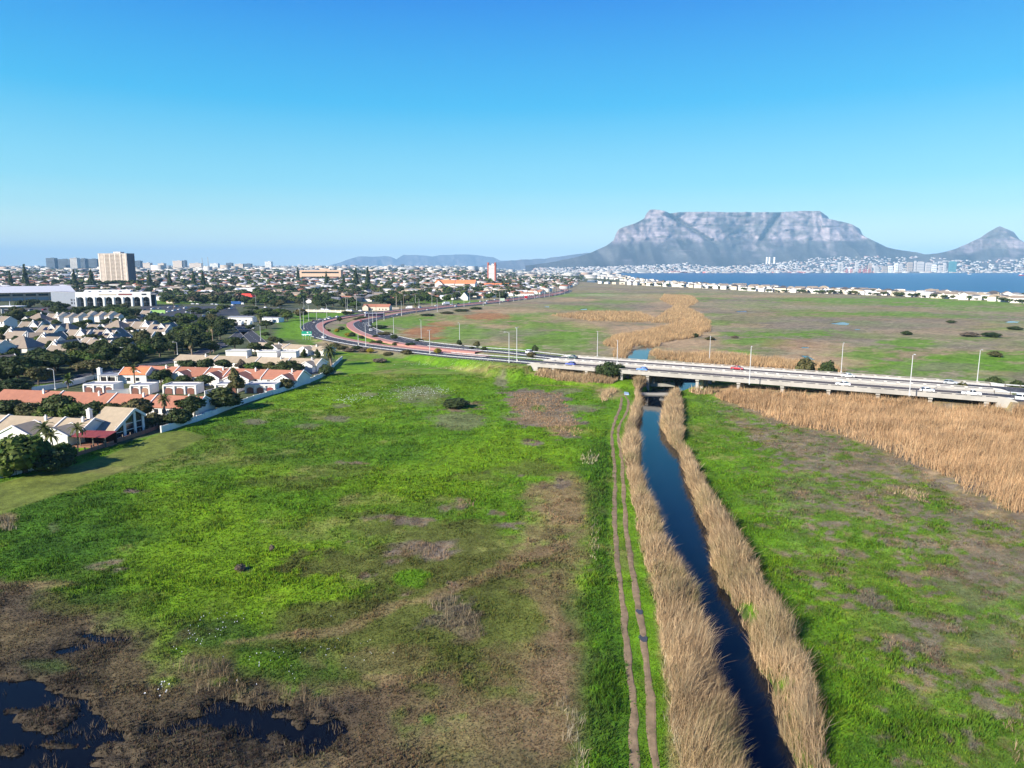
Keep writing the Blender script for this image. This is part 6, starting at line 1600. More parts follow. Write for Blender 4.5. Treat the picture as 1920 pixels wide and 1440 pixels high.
def car_meshes(kind):
    if kind in CARS: return CARS[kind]
    dims = {'hatch': (4.0, 1.72, 1.48), 'sedan': (4.5, 1.78, 1.44), 'suv': (4.6, 1.88, 1.78), 'pickup': (5.1, 1.85, 1.78), 'van': (5.0, 1.9, 2.05)}
    L, Wd, H = dims[kind]; x0 = -L / 2; w = Wd / 2; wl = H * .58; sill = .24
    # side outline of the lower body: x, top height
    body = {'hatch': [(0, .62), (.03, .80), (.30, .93), (.97, .95), (1, .70)], 'sedan': [(0, .58), (.03, .76), (.30, .90), (.80, .95), (.97, .92), (1, .66)], 'suv': [(0, .75), (.03, .98), (.28, 1.08), (.97, 1.12), (1, .85)], 'pickup': [(0, .75), (.03, .98), (.28, 1.06), (.60, 1.08), (.98, 1.06), (1, .8)], 'van': [(0, .8), (.03, 1.0), (.16, 1.12), (.97, 1.12), (1, .9)]}[kind]
    cab = {'hatch': [(.24, .02), (.42, 1.0), (.82, .98), (.97, .05)], 'sedan': [(.26, .02), (.42, 1.0), (.68, 1.0), (.86, .05)], 'suv': [(.24, .02), (.38, 1.0), (.92, .98), (.98, .1)], 'pickup': [(.24, .02), (.36, 1.0), (.55, 1.0), (.60, .05)], 'van': [(.10, .02), (.22, 1.0), (.96, 1.0), (.985, .1)]}[kind]
    zb = max(z for _, z in body) * .985
    def ring(x, z0, z1, hw, hw2): return [(x, -hw, z0), (x, -hw * 1.01, (z0 * .4 + z1 * .6)), (x, -hw2, z1), (x, hw2, z1), (x, hw * 1.01, (z0 * .4 + z1 * .6)), (x, hw, z0)]
    mb = MB()
    secs = []
    for f, z in body:
        tp = .90 if f in (0, 1) else 1.0
        secs.append(ring(x0 + f * L, sill + (.12 if f in (0, 1) else 0), z, w * tp, w * tp * .95))
    loft(mb, secs)
    bm_ = mb.mesh('car_body', [M_white], False)
    # glasshouse: windows and a painted roof on it
    g = MB(); top = H - .06
    def cr(f, t): 
        z = zb - .03 + (top - zb) * t; hw = w * (.94 - .16 * t)
        return [(x0 + f * L, -w * .93, zb - .05), (x0 + f * L, -hw, z), (x0 + f * L, hw, z), (x0 + f * L, w * .93, zb - .05)]
    loft(g, [cr(f, t) for f, t in cab]); gm = g.mesh('car_windows', [M_glass])
    rf = MB(); a, b = cab[1][0], cab[2][0]
    hw = w * .78
    xa, xb = x0 + a * L - .05, x0 + b * L + .05
    loft(rf, [[(xa, -hw, top - .02), (xa + .08, -hw * .92, H), (xa + .08, hw * .92, H), (xa, hw, top - .02)], [(xb, -hw, top - .02), (xb - .08, -hw * .92, H), (xb - .08, hw * .92, H), (xb, hw, top - .02)]])
    for f in (.5 * (a + b),) if kind != 'van' else (a + .18,):
        x = x0 + f * L
        for s in (-1, 1): rf.add([(x - .06, s * w * .95, zb - .04), (x + .06, s * w * .95, zb - .04), (x + .06, s * hw * 1.03, top), (x - .06, s * hw * 1.03, top), (x - .06, s * w * .90, zb - .04), (x + .06, s * w * .90, zb - .04), (x + .06, s * hw * .97, top), (x - .06, s * hw * .97, top)], [(0, 1, 2, 3), (7, 6, 5, 4), (0, 3, 7, 4), (1, 5, 6, 2)])
    rm = rf.mesh('car_roof', [M_white])
    ty = MB().tube((0, -.1, 0), (0, .1, 0), .32, .32, 12).mesh('car_tyre', [M_tyre]); ri = MB().tube((0, -.115, 0), (0, .115, 0), .19, .19, 8).mesh('car_rim', [M_rim])
    hl = MB().box((0, 0, 0), (.10, .34, .15)).mesh('car_headlight', [M_lampw]); tl = MB().box((0, 0, 0), (.08, .26, .18)).mesh('car_taillight', [M_lampr])
    bed = None
    if kind == 'pickup':
        bed = MB().box((x0 + .795 * L, 0, zb - .02), (.34 * L, Wd * .80, .03)).mesh('load_bed', [M_dark])
    CARS[kind] = (bm_, gm, rm, ty, ri, hl, tl, bed, L, Wd, zb)
    return CARS[kind]
CARV = {}
def coloured(me, colname):
    k = (me.name, colname)
    if k not in CARV:
        c = me.copy(); c.materials[0] = PAINTS[colname]; CARV[k] = c
    return CARV[k]
def car(kind, colname, p, rz, label, group, far=False, look=None):
    b, g, rf, ty, ri, hl, tl, bed, L, Wd, zb = car_meshes(kind)
    nm = {'hatch': 'car', 'sedan': 'car', 'suv': 'car', 'pickup': 'pickup_truck', 'van': 'van'}[kind]
    r = thing(nm, label, {'car': 'car', 'pickup_truck': 'pickup', 'van': 'van'}[nm], p, rz, group)
    link('body', coloured(b, colname), r); link('windows', g, r); link('roof', coloured(rf, colname), r)
    if not far:
        for f, s in ((.19, -1), (.19, 1), (.80, -1), (.80, 1)):
            w = link('wheel', ty, r, (-L / 2 + f * L, s * (Wd / 2 - .08), .32)); link('rim', ri, w)
        for s in (-1, 1):
            link('headlight', hl, r, (-L / 2 + .07, s * Wd * .34, .62)); link('taillight', tl, r, (L / 2 - .06, s * Wd * .36, .72))
        if bed: link('load_bed', bed, r)
    return r
def on_line(L, u, off):
    """a place on a road: where the road passes picture column u (first pass), moved sideways; with its heading"""
    uu, vv = proj(L[:, 0], L[:, 1], L[:, 2])
    k = int(np.argmin(np.abs(uu - u)))
    return k
def road_spot(L, u, v, off=None):
    uu, vv = proj(L[:, 0], L[:, 1], L[:, 2])
    k = int(np.argmin(np.hypot(uu - u, (vv - v) * 3)))
    k = min(max(k, 1), len(L) - 2)
    t = L[k + 1] - L[k - 1]; a = math.atan2(t[1], t[0])
    z = L[k][2] + .03
    if off is None:
        p = G(u, v, z)
    else:
        p = Vector((L[k][0] - math.sin(a) * off, L[k][1] + math.cos(a) * off, z))
    return (p.x, p.y, z), a
# on the bridges: s along from picture column, lane offset t
def bridge_spot(u, t):
    S = np.linspace(-40, LB + 60, 2000); q = BE[None] + BD[None] * S[:, None] + BN[None] * t
    uu, _ = proj(q[:, 0], q[:, 1], BZ)
    s = float(S[np.argmin(np.abs(uu - u))])
    return bp(s, t, BZ + .02)
TOUR = BRZ   # cars on the near bridge face the left of the picture (their local -x is the front)
for kind, c, u, t, flip, lab in (('hatch', 'blue', 1070, 5.2, 0, 'dark blue hatchback on the first bridge, left of the big round bush'), ('hatch', 'light blue', 1204, 4.6, 0, 'bright light-blue hatchback on the first bridge above the canal'), ('sedan', 'white', 1581, 4.6, 0, 'white saloon on the first bridge below the two median bushes'), ('hatch', 'white', 1738, 4.6, 1, 'white rounded hatchback on the first bridge beside a tall lamp'), ('pickup', 'white', 1821, 4.4, 1, 'long white pickup near the rounded end of the first bridge'),
                             ('sedan', 'dark teal', 1073, 25.2, 0, 'dark teal saloon on the second bridge'), ('sedan', 'red', 1382, 25.6, 1, 'red saloon on the second bridge'), ('sedan', 'white', 1590, 25.6, 1, 'white saloon on the second bridge beyond the two median bushes'), ('hatch', 'silver', 1782, 25.4, 1, 'silver hatchback with open dark shade behind it at the end of the second bridge')):
    car(kind, c, bridge_spot(u, t), BRZ + (math.pi if flip else 0), lab, 'cars on the bridges')
p, a = road_spot(NEAR_R, 1921, 750); car('suv', 'white', bridge_spot(1921, 5.0)[:2] + (BZ - .4,), BRZ + math.pi, 'white car cut by the picture edge on the road past the first bridge', 'cars on the bridges')
p, a = road_spot(FAR_L, 987, 664, -1.8); car('suv', 'white', p, a, 'white car on the outer carriageway just before the second bridge', 'cars on the highway')
for kind, c, L, u, v, off, flip, lab in (('pickup', 'white', NEAR_L, 614, 634.5, 1.6, 1, 'white double-cab pickup below the green road sign, on the bend'), ('hatch', 'silver', NEAR_L, 595, 608, -1.8, 1, 'silver hatchback behind the others where the near carriageway turns'), ('hatch', 'black', NEAR_L, 593, 603, 1.8, 1, 'black hatchback on the outer lane of the bend'), ('sedan', 'silver', NEAR_L, 602, 600.5, 1.8, 1, 'pale silver saloon in the queue on the bend'), ('hatch', 'white', NEAR_L, 609, 602, -1.6, 1, 'white hatchback on the inner lane of the queue'), ('van', 'white', NEAR_L, 615, 599.5, -1.4, 1, 'boxy white van in the queue on the bend'), ('hatch', 'white', NEAR_L, 633, 596.5, 0, 1, 'white hatchback last in the queue by the dark trees'),
                                   ('hatch', 'red', FAR_L, 685, 604.5, 1.8, 0, 'red hatchback on the outer carriageway below the bus'), ('hatch', 'white', FAR_L, 684, 622, -1.0, 0, 'white and dark hatchback on the outer carriageway at the bend'), ('sedan', 'silver', FAR_L, 743, 591.5, -1.6, 0, 'silver saloon on the outer carriageway past the bus')):
    p, a = road_spot(L, u, v, off); car(kind, c, p, a + (math.pi if flip else 0), lab, 'cars on the highway')
rr = random.Random(21)
CAR_LOOK = lambda k, c: f"{c} {'van' if k == 'van' else 'pickup' if k == 'pickup' else 'car'}"
def auto_cars(spots, L, group, kinds=('hatch', 'sedan', 'suv', 'hatch'), where='on the far highway'):
    for (u, v, off) in spots:
        k = rr.choice(kinds); c = rr.choice(['white'] * 7 + ['silver', 'silver', 'grey', 'red', 'blue', 'black'])
        p, a = road_spot(L, u, v, off); p = (p[0], p[1], p[2] + .02)
        later(car(k, c, p, a + (math.pi if rr.random() < .5 else 0), None, group, True), f'{c} car {where}', 'car')
auto_cars([(820, 576, 1.6), (846, 574, -1.6), (863, 571, 1.6), (880, 569.5, -1.8), (905, 567, 1.8), (912, 565.5, -1.5), (930, 563, 1.6), (955, 561, -1.6), (985, 557, 1.6), (1004, 555, -1.6), (1020, 552, 1.4), (792, 578, 1.5), (690, 588, 1.6)], NEAR_L, 'cars on the far highway')
auto_cars([(800, 582, -1.6), (915, 570, 1.6), (952, 565, -1.6), (1010, 558, 1.6), (1036, 555, -1.4), (860, 576, 1.6)], FAR_L, 'cars on the far highway')
auto_cars([(356, 571, 1.5), (372, 571.5, -1.5), (395, 572, 1.6), (410, 573, -1.6), (432, 574, 1.5), (497, 578, -1.5), (520, 579, 1.5), (565, 581, -1.6), (603, 583, 1.6), (612, 582, -1.6), (645, 584, 1.6), (660, 585, -1.6), (672, 585, 1.4)], BACKRD, 'cars on the cross street', where='on the cross street')
auto_cars([(383, 605, 1.2), (405, 605.5, -1.2), (421, 606.5, 1.2), (338, 604, 1.2), (345, 604, -1.2)], SIDE, 'cars on the side street', where='on the side street')
# parked rows
for (u0, v0, u1, v1, n) in ((296, 590, 346, 579, 6), (270, 582, 330, 576, 5), (352, 586, 432, 579, 7), (350, 598, 395, 592, 4), (300, 600, 322, 597, 3), (60, 583, 84, 582, 2)):
    for k in range(n):
        f = (k + rr.uniform(-.15, .15)) / max(1, n - 1); p = G(u0 + (u1 - u0) * f, v0 + (v1 - v0) * f)
        kd = rr.choice(['hatch', 'sedan', 'suv', 'hatch', 'van']); c = rr.choice(['white'] * 5 + ['silver'] * 2 + ['grey', 'blue', 'black', 'red'])
        later(car(kd, c, (p.x, p.y, .14), R(70 + rr.uniform(-8, 8)), None, 'cars parked by the arcaded building', True), f'{c} {"van" if kd == "van" else "car"} parked', 'van' if kd == 'van' else 'car')
# trucks, bus
def truck(name, label, u, v, rz, L, Hb, mbox, mcab, z=.25):
    p = G(u, v); r = thing(name, label, 'truck', (p.x, p.y, z), R(rz))
    MB().box((L * .12, 0, 1.0), (L * .74, 2.45, Hb)).build('cargo_box', mbox, r)
    MB().box((-L * .38, 0, .55), (L * .2, 2.3, 2.1), 0, top=(.82, .94)).build('cab', mcab, r)
    MB().box((-L * .455, 0, 1.55), (.12, 1.9, .8)).build('windscreen', M_glass, r)
    MB().box((0, 0, .6), (L * .94, 1.0, .38)).build('chassis', M_dark, r)
    ty = MB().tube((0, -.14, 0), (0, .14, 0), .5, .5, 10).mesh('truck_tyre', [M_tyre])
    for x in (-.38, .2, .34):
        for s in (-1, 1): link('wheel', ty, r, (x * L, s * 1.05, .5))
    return r
truck('truck', 'blue curtain-sided truck before the red hipped roof house', 446, 572, -176, 15, 3.2, paint('truck_blue', (.03, .10, .30)), PAINTS['white'])
truck('truck', 'white box truck coming down the side street, on the left side', 452, 611, 95, 7, 2.4, PAINTS['white'], PAINTS['white'])
truck('truck', 'second white box truck on the side street, beside the verge', 468, 612, 95, 6.5, 2.5, PAINTS['white'], PAINTS['white'])
p = G(475, 617); car('hatch', 'white', (p.x, p.y, .2), R(100), 'white car parked on the verge beside the side street', 'cars on the side street')
truck('truck', 'white box truck far along the highway, beside the green lawn', 836, 573, 30, 9, 2.8, PAINTS['white'], PAINTS['white'], .7)
truck('truck', 'small white truck turning out of the cream yard', 767, 581, 10, 7, 2.4, PAINTS['white'], PAINTS['white'], .7)
p = G(703, 594, .7); r = thing('bus', 'long bus with white front and dark purple side at the bend', 'bus', (p.x, p.y, .7), R(22))
MB().box((0, 0, .45), (17, 2.55, 2.65), 0, top=(.99, .94)).build('body', mat('bus_purple', (.10, .07, .14), rough=.35, var=.1), r)
MB().box((-8.55, 0, .5), (.5, 2.5, 2.5)).build('front', PAINTS['white'], r); MB().box((-8.85, 0, 1.3), (.1, 2.1, 1.3)).build('windscreen', M_glass, r)
for k in range(8):
    for s in (-1, 1): MB().box((-6.8 + k * 1.95, s * 1.26, 1.55), (1.7, .1, .95)).build('window', M_glass, r)
MB().box((0, 0, 3.08), (15.8, 2.2, .16)).build('roof', PAINTS['white'], r)
ty = MB().tube((0, -.14, 0), (0, .14, 0), .5, .5, 10).mesh('bus_tyre', [M_tyre])
for x in (-6.4, 1.0, 6.2):
    for s in (-1, 1): link('wheel', ty, r, (x, s * 1.12, .5))
landmark('the purple bus', (p.x, p.y))
p = G(12, 888); car('van', 'white', (p.x, p.y, .05), R(10), 'white van parked at the picture edge under the leafy lime-green tree', None)

# ================================================================== STREET LAMPS AND SIGNS
M_pole = mat('lamp_pole_grey', (.52, .53, .53), rough=.5, var=.08, scale=.5)
LAMPM = {}
def lamp_meshes(h, kind):
    k = (round(h), kind)
    if k not in LAMPM:
        h = k[0]
        pm = MB().tube((0, 0, -.3), (0, 0, h), .17, .10, 6).box((0, 0, 0), (.5, .5, .5))
        if kind == 'double':
            am = MB().tube((-1.7, 0, h - .02), (1.7, 0, h - .02), .06, .06, 5); hd = [(-1.7, 0, h - .12), (1.7, 0, h - .12)]
        else:
            am = MB().tube((0, 0, h - .1), (-.6, 0, h + .25), .07, .06, 5).tube((-.6, 0, h + .25), (-1.6, 0, h + .35), .06, .05, 5); hd = [(-1.8, 0, h + .27)]
        LAMPM[k] = (pm.mesh('lamp_pole', [M_pole]), am.mesh('lamp_arm', [M_pole]), hd)
    return LAMPM[k]
lhm = MB().box((0, 0, 0), (.85, .34, .16), 0, top=(.8, .7)).mesh('lamp_head', [M_pole])
bxm = MB().box((0, -.22, 1.2), (.4, .36, .7)).mesh('switch_box', [M_cream])
LAMPS = [ # u, v foot, v top, foot height, kind, label
    (969, 683, 614, 3.9, 'double', 'tall street lamp before the bridge end, beside the white car'), (1120, 668, 621, 0, 'single', 'lamp behind the second bridge, first over the green marsh'), (1157, 688, 639, BZ, 'single', 'lamp between the bridges behind the big round bush'), (1330, 680, 631, 0, 'double', 'lamp behind the second bridge where the reed belt ends'), (1405, 719, 652, BZ, 'single', 'lamp on the first bridge below the red saloon'), (1577, 698, 643, 0, 'single', 'lamp behind the second bridge beside the white saloon'), (1705, 741, 668, BZ, 'single', 'lamp on the first bridge near its rounded end'), (1832, 716, 655, 0, 'single', 'lamp past the second bridge before the dark median trees'),
    (862, 651, 606, 0.3, 'single', 'lamp on the marsh verge behind the small bushy tree'), (806, 666, 616.6, 1.8, 'double', 'lamp on the median midway along the straight'), (790, 638, 600, .3, 'single', 'lamp in the marsh verge before the rust-red reeds'), (738.5, 633.5, 593, .4, 'single', 'lamp at the outer kerb beside a dark bush'), (707, 626, 585, .4, 'single', 'lamp on the inner verge by the spreading shrubs'), (692, 611, 589, .6, 'single', 'short lamp at the outer kerb of the bend'), (686, 650, 606, .7, 'double', 'lamp on the near median, right at the white rail'), (672, 650, 625, .7, 'single', 'short pole with a box below the pink paving'), (607, 637, 599, .6, 'single', 'lamp beside the white pickup on the bend'),
    (699, 605, 580, .6, 'single', 'lamp in front of the bus, outer side'), (720, 600, 580, .6, 'single', 'lamp at the rear end of the bus'), (753, 592, 565, .6, 'double', 'lamp on the corner past the bus'), (564, 617, 580, .1, 'single', 'lamp left of the pair at the green verge'), (570, 620, 586, .1, 'double', 'lamp just behind the green road sign'), (579, 601, 570.6, .1, 'single', 'lamp at the top of the green verge, first'), (594, 599, 578, .1, 'single', 'lamp at the top of the green verge, second'), (613, 596, 570, .1, 'single', 'lamp at the top of the green verge, third'),
    (489, 638.5, 610, .1, 'single', 'lamp at the foot of the side street verge'), (475, 615, 596, .1, 'double', 'lamp beside the trucks on the side street'), (394, 603, 586, .1, 'single', 'lamp at the car park side street, second'), (358, 600.5, 582, .1, 'double', 'lamp at the car park with two heads'),
    (236, 677, 666, .1, 'single', 'curved street lamp between the dark tree masses'), (333, 665, 650, .1, 'single', 'curved street lamp by the squat bearded palm'), (104, 730, 692, .1, 'single', 'curved street lamp beside the banana plant'),
    (743, 577, 556, .1, 'single', 'lamp before the cream yard, taller'), (779, 573, 554, .6, 'single', 'lamp on the far straight, first pair left'), (786, 578, 561, .6, 'single', 'lamp on the far straight beside the median palm'), (820, 584, 559, .6, 'single', 'lamp on the far straight beside the marsh verge'), (810, 574, 553, .6, 'single', 'lamp on the far straight at the lawn edge'), (848, 573, 554, .6, 'single', 'lamp on the far straight beside the white truck'), (870, 575, 560, .6, 'single', 'lamp on the far straight behind the white truck'), (881, 568, 549, .6, 'single', 'lamp on the far straight below the pointed white house'), (906, 573, 552, .6, 'single', 'lamp on the far straight past the pointed white house'), (937, 570, 546, .6, 'single', 'tall lamp on the far straight beside a pale billboard'),
    (480, 573, 554, .1, 'single', 'lamp behind the blue truck'), (649, 583, 557.5, .1, 'single', 'lamp of a close pair on the cross street, first'), (652, 583, 557.5, .1, 'single', 'lamp of a close pair on the cross street, second'), (669, 581, 556, .1, 'single', 'lamp on the cross street before the peach house'), (385, 566, 545, .1, 'single', 'lamp on the green strip behind the parked cars'), (346, 556, 536, .1, 'single', 'lamp beside the trees past the arcaded building'), (505, 574, 557, .1, 'single', 'lamp on the cross street past the blue truck'), (570, 576, 560, .1, 'single', 'lamp on the cross street behind the verge'),
]
for u0 in np.linspace(955, 1062, 12):
    for rd, off in ((NEAR_L, 6.2), (FAR_L, -6.4)):
        uu, vv = proj(rd[:, 0], rd[:, 1], rd[:, 2]); k = int(np.argmin(np.abs(uu[:int(len(rd) * .93)] - u0))); q = offset_line(rd, off)[k]
        h = 12.0; pm, am, hd = lamp_meshes(h, 'single')
        r = thing('street_lamp', None, 'street lamp', tuple(q), rr.uniform(-.4, .4), 'street lamps along the road')
        link('pole', pm, r); link('arm', am, r)
        for x in hd: link('lamp_head', lhm, r, x)
        later(r, 'slim lamp on the far straight', 'lamp')
for u, v, vt, z, kind, lab in LAMPS:
    p = G(u, v, z); h = at_depth(u, vt, p.y).z - z
    h = min(max(h, 6 if 'curved' in lab or 'short' in lab else 8), 15)
    pm, am, hd = lamp_meshes(h, kind)
    r = thing('street_lamp', lab, 'street lamp', tuple(p), (R(75) if 'curved' not in lab else 0), 'street lamps along the road')
    link('pole', pm, r); link('arm', am, r)
    for x in hd: link('lamp_head', lhm, r, x)
    if kind == 'double' or 'box' in lab: link('switch_box', bxm, r)
# green direction sign on the verge
M_sign = mat('green_sign_sheet', (.0, .26, .16), rough=.5, var=.05); M_signw = mat('sign_white', (.8, .8, .8), rough=.5, var=.02)
p = G(575.5, 637); k_ = 1 / pxm(637)
r = thing('road_sign', 'green and white direction sign on four thin posts by the bend', 'road sign', tuple(p), R(-3))
Ws, Hs, z0 = 19 * k_, 8.6 * k_, 7.4 * k_
MB().box((0, 0, z0 + Hs * .36), (Ws, .14, Hs * .64)).build('upper_panel', M_sign, r)
MB().box((0, 0, z0), (Ws, .14, Hs * .22)).build('lower_panel', M_sign, r)
MB().box((0, -.01, z0 + Hs * .225), (Ws, .15, Hs * .13)).build('white_band', M_signw, r)
for x in (-.38, -.13, .13, .38): MB().tube((x * Ws, .14, -.3), (x * Ws, .14, z0 + Hs), .08, .08, 6).build('post', M_pole, r)
MB().box((Ws * .1, -.09, z0 + Hs * .58), (Ws * .13, .06, Hs * .26)).build('white_symbol', M_signw, r)
a_ = MB().box((Ws * .40, -.09, z0 + Hs * .74), (Ws * .035, .05, Hs * .16)).box((Ws * .37, -.09, z0 + Hs * .88), (Ws * .08, .05, Hs * .05)).build('arrow', M_signw, r)
for k, (x, w) in enumerate(((-.33, .16), (-.12, .14), (.30, .08))): MB().box((x * Ws, -.09, z0 + Hs * .06), (w * Ws, .05, Hs * .09)).build('text_line', M_signw, r)
# a pale billboard and a red advertising totem far along the road
p = G(942, 567); r = thing('billboard', 'small pale green billboard beside the far straight', 'billboard', tuple(p)); MB().box((0, 0, 2), (6, .3, 3.4)).build('panel', mat('pale_green_board', (.42, .52, .40)), r); MB().box((0, .25, 0), (.5, .3, 5)).build('post', M_pole, r)
p = G(986, 562); r = thing('advertising_totem', 'red and white advertising board at the far roadside', 'billboard', tuple(p)); MB().box((0, 0, 2), (4.4, .5, 3.6)).build('red_panel', PAINTS['red'], r); MB().box((0, 0, 5.62), (4.4, .5, 2.2)).build('white_panel', M_signw, r); MB().box((0, 0, 0), (1.0, .5, 2)).build('post', M_pole, r)
p = G(296, 588); r = thing('hoarding', 'bright green hoarding board at the car park', 'hoarding', tuple(p), R(4)); MB().box((0, 0, .2), (14, .3, 3.2)).build('panel', mat('lime_hoarding', (.30, .52, .16)), r)
for x in (-6, 0, 6): MB().box((x, .3, 0), (.3, .3, 3)).build('post', M_pole, r)
# a blue sheet lying in the track
p = G(1174, 739); o = MB().add([(-.8, -1.5, .45), (.7, -1.9, .38), (1.0, 1.4, .5), (-.4, 1.9, .62), (-.8, -1.5, .1), (.7, -1.9, .1), (1.0, 1.4, .1), (-.4, 1.9, .1)], [(0, 1, 2, 3), (7, 6, 5, 4), (0, 4, 5, 1), (1, 5, 6, 2), (2, 6, 7, 3), (3, 7, 4, 0)]).build('tarpaulin', mat('blue_tarpaulin', (.30, .42, .52), rough=.5, var=.3, scale=2))
o.location = (p.x, p.y, hgt(p.x, p.y)); tag(o, 'pale blue sheet lying at the top of the dirt track', 'tarpaulin')
# ================================================================== SUBURB, SHORE HOUSES, FAR CITY
M_mass = attr_mat('far_building_render', var=.06, scales=(.05,), spec=.2)
def house_proto(name, w, d, h, rise, mw, mr, hip=False, wing=False, two=False):
    r = thing(name, None, 'house', (0, 0, 0))
    block(r, (0, 0), w, d, h, rise, 0, mw, mr, cop=False, wins=2, hip=hip, side=False, z0=-1.5)
    if wing: block(r, (-w * .2, -d * .45), d * .9, d * .6, h * .95, rise * .8, R(90), mw, mr, cop=False, wins=1, side=False, z0=-1.5)
    return r
PROT = [(house_proto('suburban_house', 16, 9, 3.2, 2.4, M_wall, M_roofB), 'white house with brown roof'), (house_proto('suburban_house', 18, 10, 3.4, 2.6, M_wall, M_roofG), 'white house with grey roof'), (house_proto('suburban_house', 15, 9, 3.2, 2.4, M_cream, M_roofR, True), 'cream house with red-brown hipped roof'),
        (house_proto('suburban_house', 17, 10, 5.6, 1.0, M_wall, M_flat, True), 'white two-storey flat-roofed house'), (house_proto('suburban_house', 18, 9, 3.2, 2.2, M_wall, M_roofD, False, True), 'white house with dark winged roof'), (house_proto('suburban_house', 16, 9, 3.4, 2.4, M_peach, M_roofT), 'peach house with tan roof'),
        (house_proto('suburban_house', 20, 11, 3.6, 2.2, M_wall, M_roofW), 'white house with pale sheet roof'), (house_proto('suburban_house', 15, 9, 5.4, 2.4, M_cream, M_roofB, False, True), 'cream two-storey house with brown roof'), (house_proto('suburban_house', 16, 9, 3.2, 2.4, M_wall, M_roofR, False, True), 'white house with red-brown winged roof')]
used = set()
def use(proto, loc, rz, sc, group, look, noun='house'):
    if proto not in used:
        used.add(proto); r = proto; r.location = loc; r.rotation_euler = (0, 0, rz); r.scale = (sc,) * 3; KIDS[r] = [(c, list(c.children)) for c in r.children]
    else: r = copy_thing(proto, loc, rz, sc)
    r['group'] = group; later(r, look, noun); return r
rr = random.Random(77)
cand = []
Yv = 905.0
while Yv < 3600:
    step = 24 + (Yv - 900) * .012
    u0 = -180; x = -1.08 * Yv
    uend = np.interp(Yv, [900, 1000, 1200, 1500, 2000, 3600], [600, 880, 1000, 1060, 1080, 1090])
    while True:
        x += step * rr.uniform(.8, 1.35); y = Yv + rr.uniform(-.4, .4) * step
        uu, _ = proj(np.array([x]), np.array([y])); uu = float(uu[0])
        if uu > uend: break
        if uu < 300 and y < 1010: continue
        if not free(x, y, 7 if y < 1700 else 4) or (y < 1700 and near_road(x, y, 9)): continue
        if inside(np.array([x]), np.array([y]), W([(-40, 552), (145, 548), (160, 572), (-40, 575)]))[0]: continue
        cand.append((y, x, y))
    Yv += step * 1.05
cand.sort()
mV, mF, mC = [], [], []
def mass_house(x, y, z, w, d, h, rise_, rz, cw, cr):
    o = len(mV); cs, sn = math.cos(rz), math.sin(rz)
    P_ = [(-w, -d, -2), (w, -d, -2), (w, d, -2), (-w, d, -2), (-w, -d, h), (w, -d, h), (w, d, h), (-w, d, h), (-w * 1.03, -d * 1.06, h), (w * 1.03, -d * 1.06, h), (w * 1.03, d * 1.06, h), (-w * 1.03, d * 1.06, h), (-w * .8, 0, h + rise_), (w * .8, 0, h + rise_)]
    mV.extend((x + a * cs - b * sn, y + a * sn + b * cs, z + c) for a, b, c in P_)
    mC.extend([cw] * 8 + [cr] * 6)
    for f in ((0, 1, 5), (0, 5, 4), (1, 2, 6), (1, 6, 5), (2, 3, 7), (2, 7, 6), (3, 0, 4), (3, 4, 7), (8, 9, 13), (8, 13, 12), (10, 11, 12), (10, 12, 13), (9, 10, 13), (11, 8, 12)): mF.append(tuple(o + i for i in f))
WALLS = [(.72, .70, .66)] * 6 + [(.60, .53, .43), (.58, .43, .32), (.50, .50, .50)]
ROOFS = [(.24, .20, .16), (.16, .165, .175), (.36, .16, .10), (.10, .09, .085), (.40, .33, .23), (.58, .58, .58), (.30, .24, .19), (.42, .17, .10), (.62, .62, .60)]
nh = 0
for y, x, _ in cand:
    z = float(rise(x, y))
    p, look = rr.choice(PROT)
    if nh < 285 and x > -.80 * y and rr.random() < (.92 if y < 1600 else .9):
        use(p, (x, y, z), R(rr.choice([-14, -14, 76, 166, -40]) + rr.uniform(-8, 8)), rr.uniform(.8, 1.15), 'houses of the suburb', look); nh += 1
    else:
        w = rr.uniform(6, 11) * (1 if rr.random() < .9 else 2.6); mass_house(x, y, z, w, rr.uniform(4.5, 6.5), rr.choice([3.2, 3.4, 5.6, 6.2]), rr.uniform(.6, 2.6), R(rr.choice([-14, 76]) + rr.uniform(-10, 10)), rr.choice(WALLS), rr.choice(ROOFS))
    if y < 2600: FOOT.append((x, y, 6))
for k in range(70):
    y = rr.uniform(225, 880); u = rr.uniform(-460, -35); x = (u - 960) / FPX * (y * CP + 42 * SP)
    if near_road(x, y, 8) or not free(x, y, 7): continue
    mass_house(x, y, 0, rr.uniform(5, 7), rr.uniform(4, 5), 2.8, 2.8, R(rr.choice([-18, 72])), WALLS[0], rr.choice(ROOFS[:3])); FOOT.append((x, y, 6))
setting(link('suburb_houses', np_mesh('suburb_houses', mV, mF, [M_mass], mC)), 'stuff')
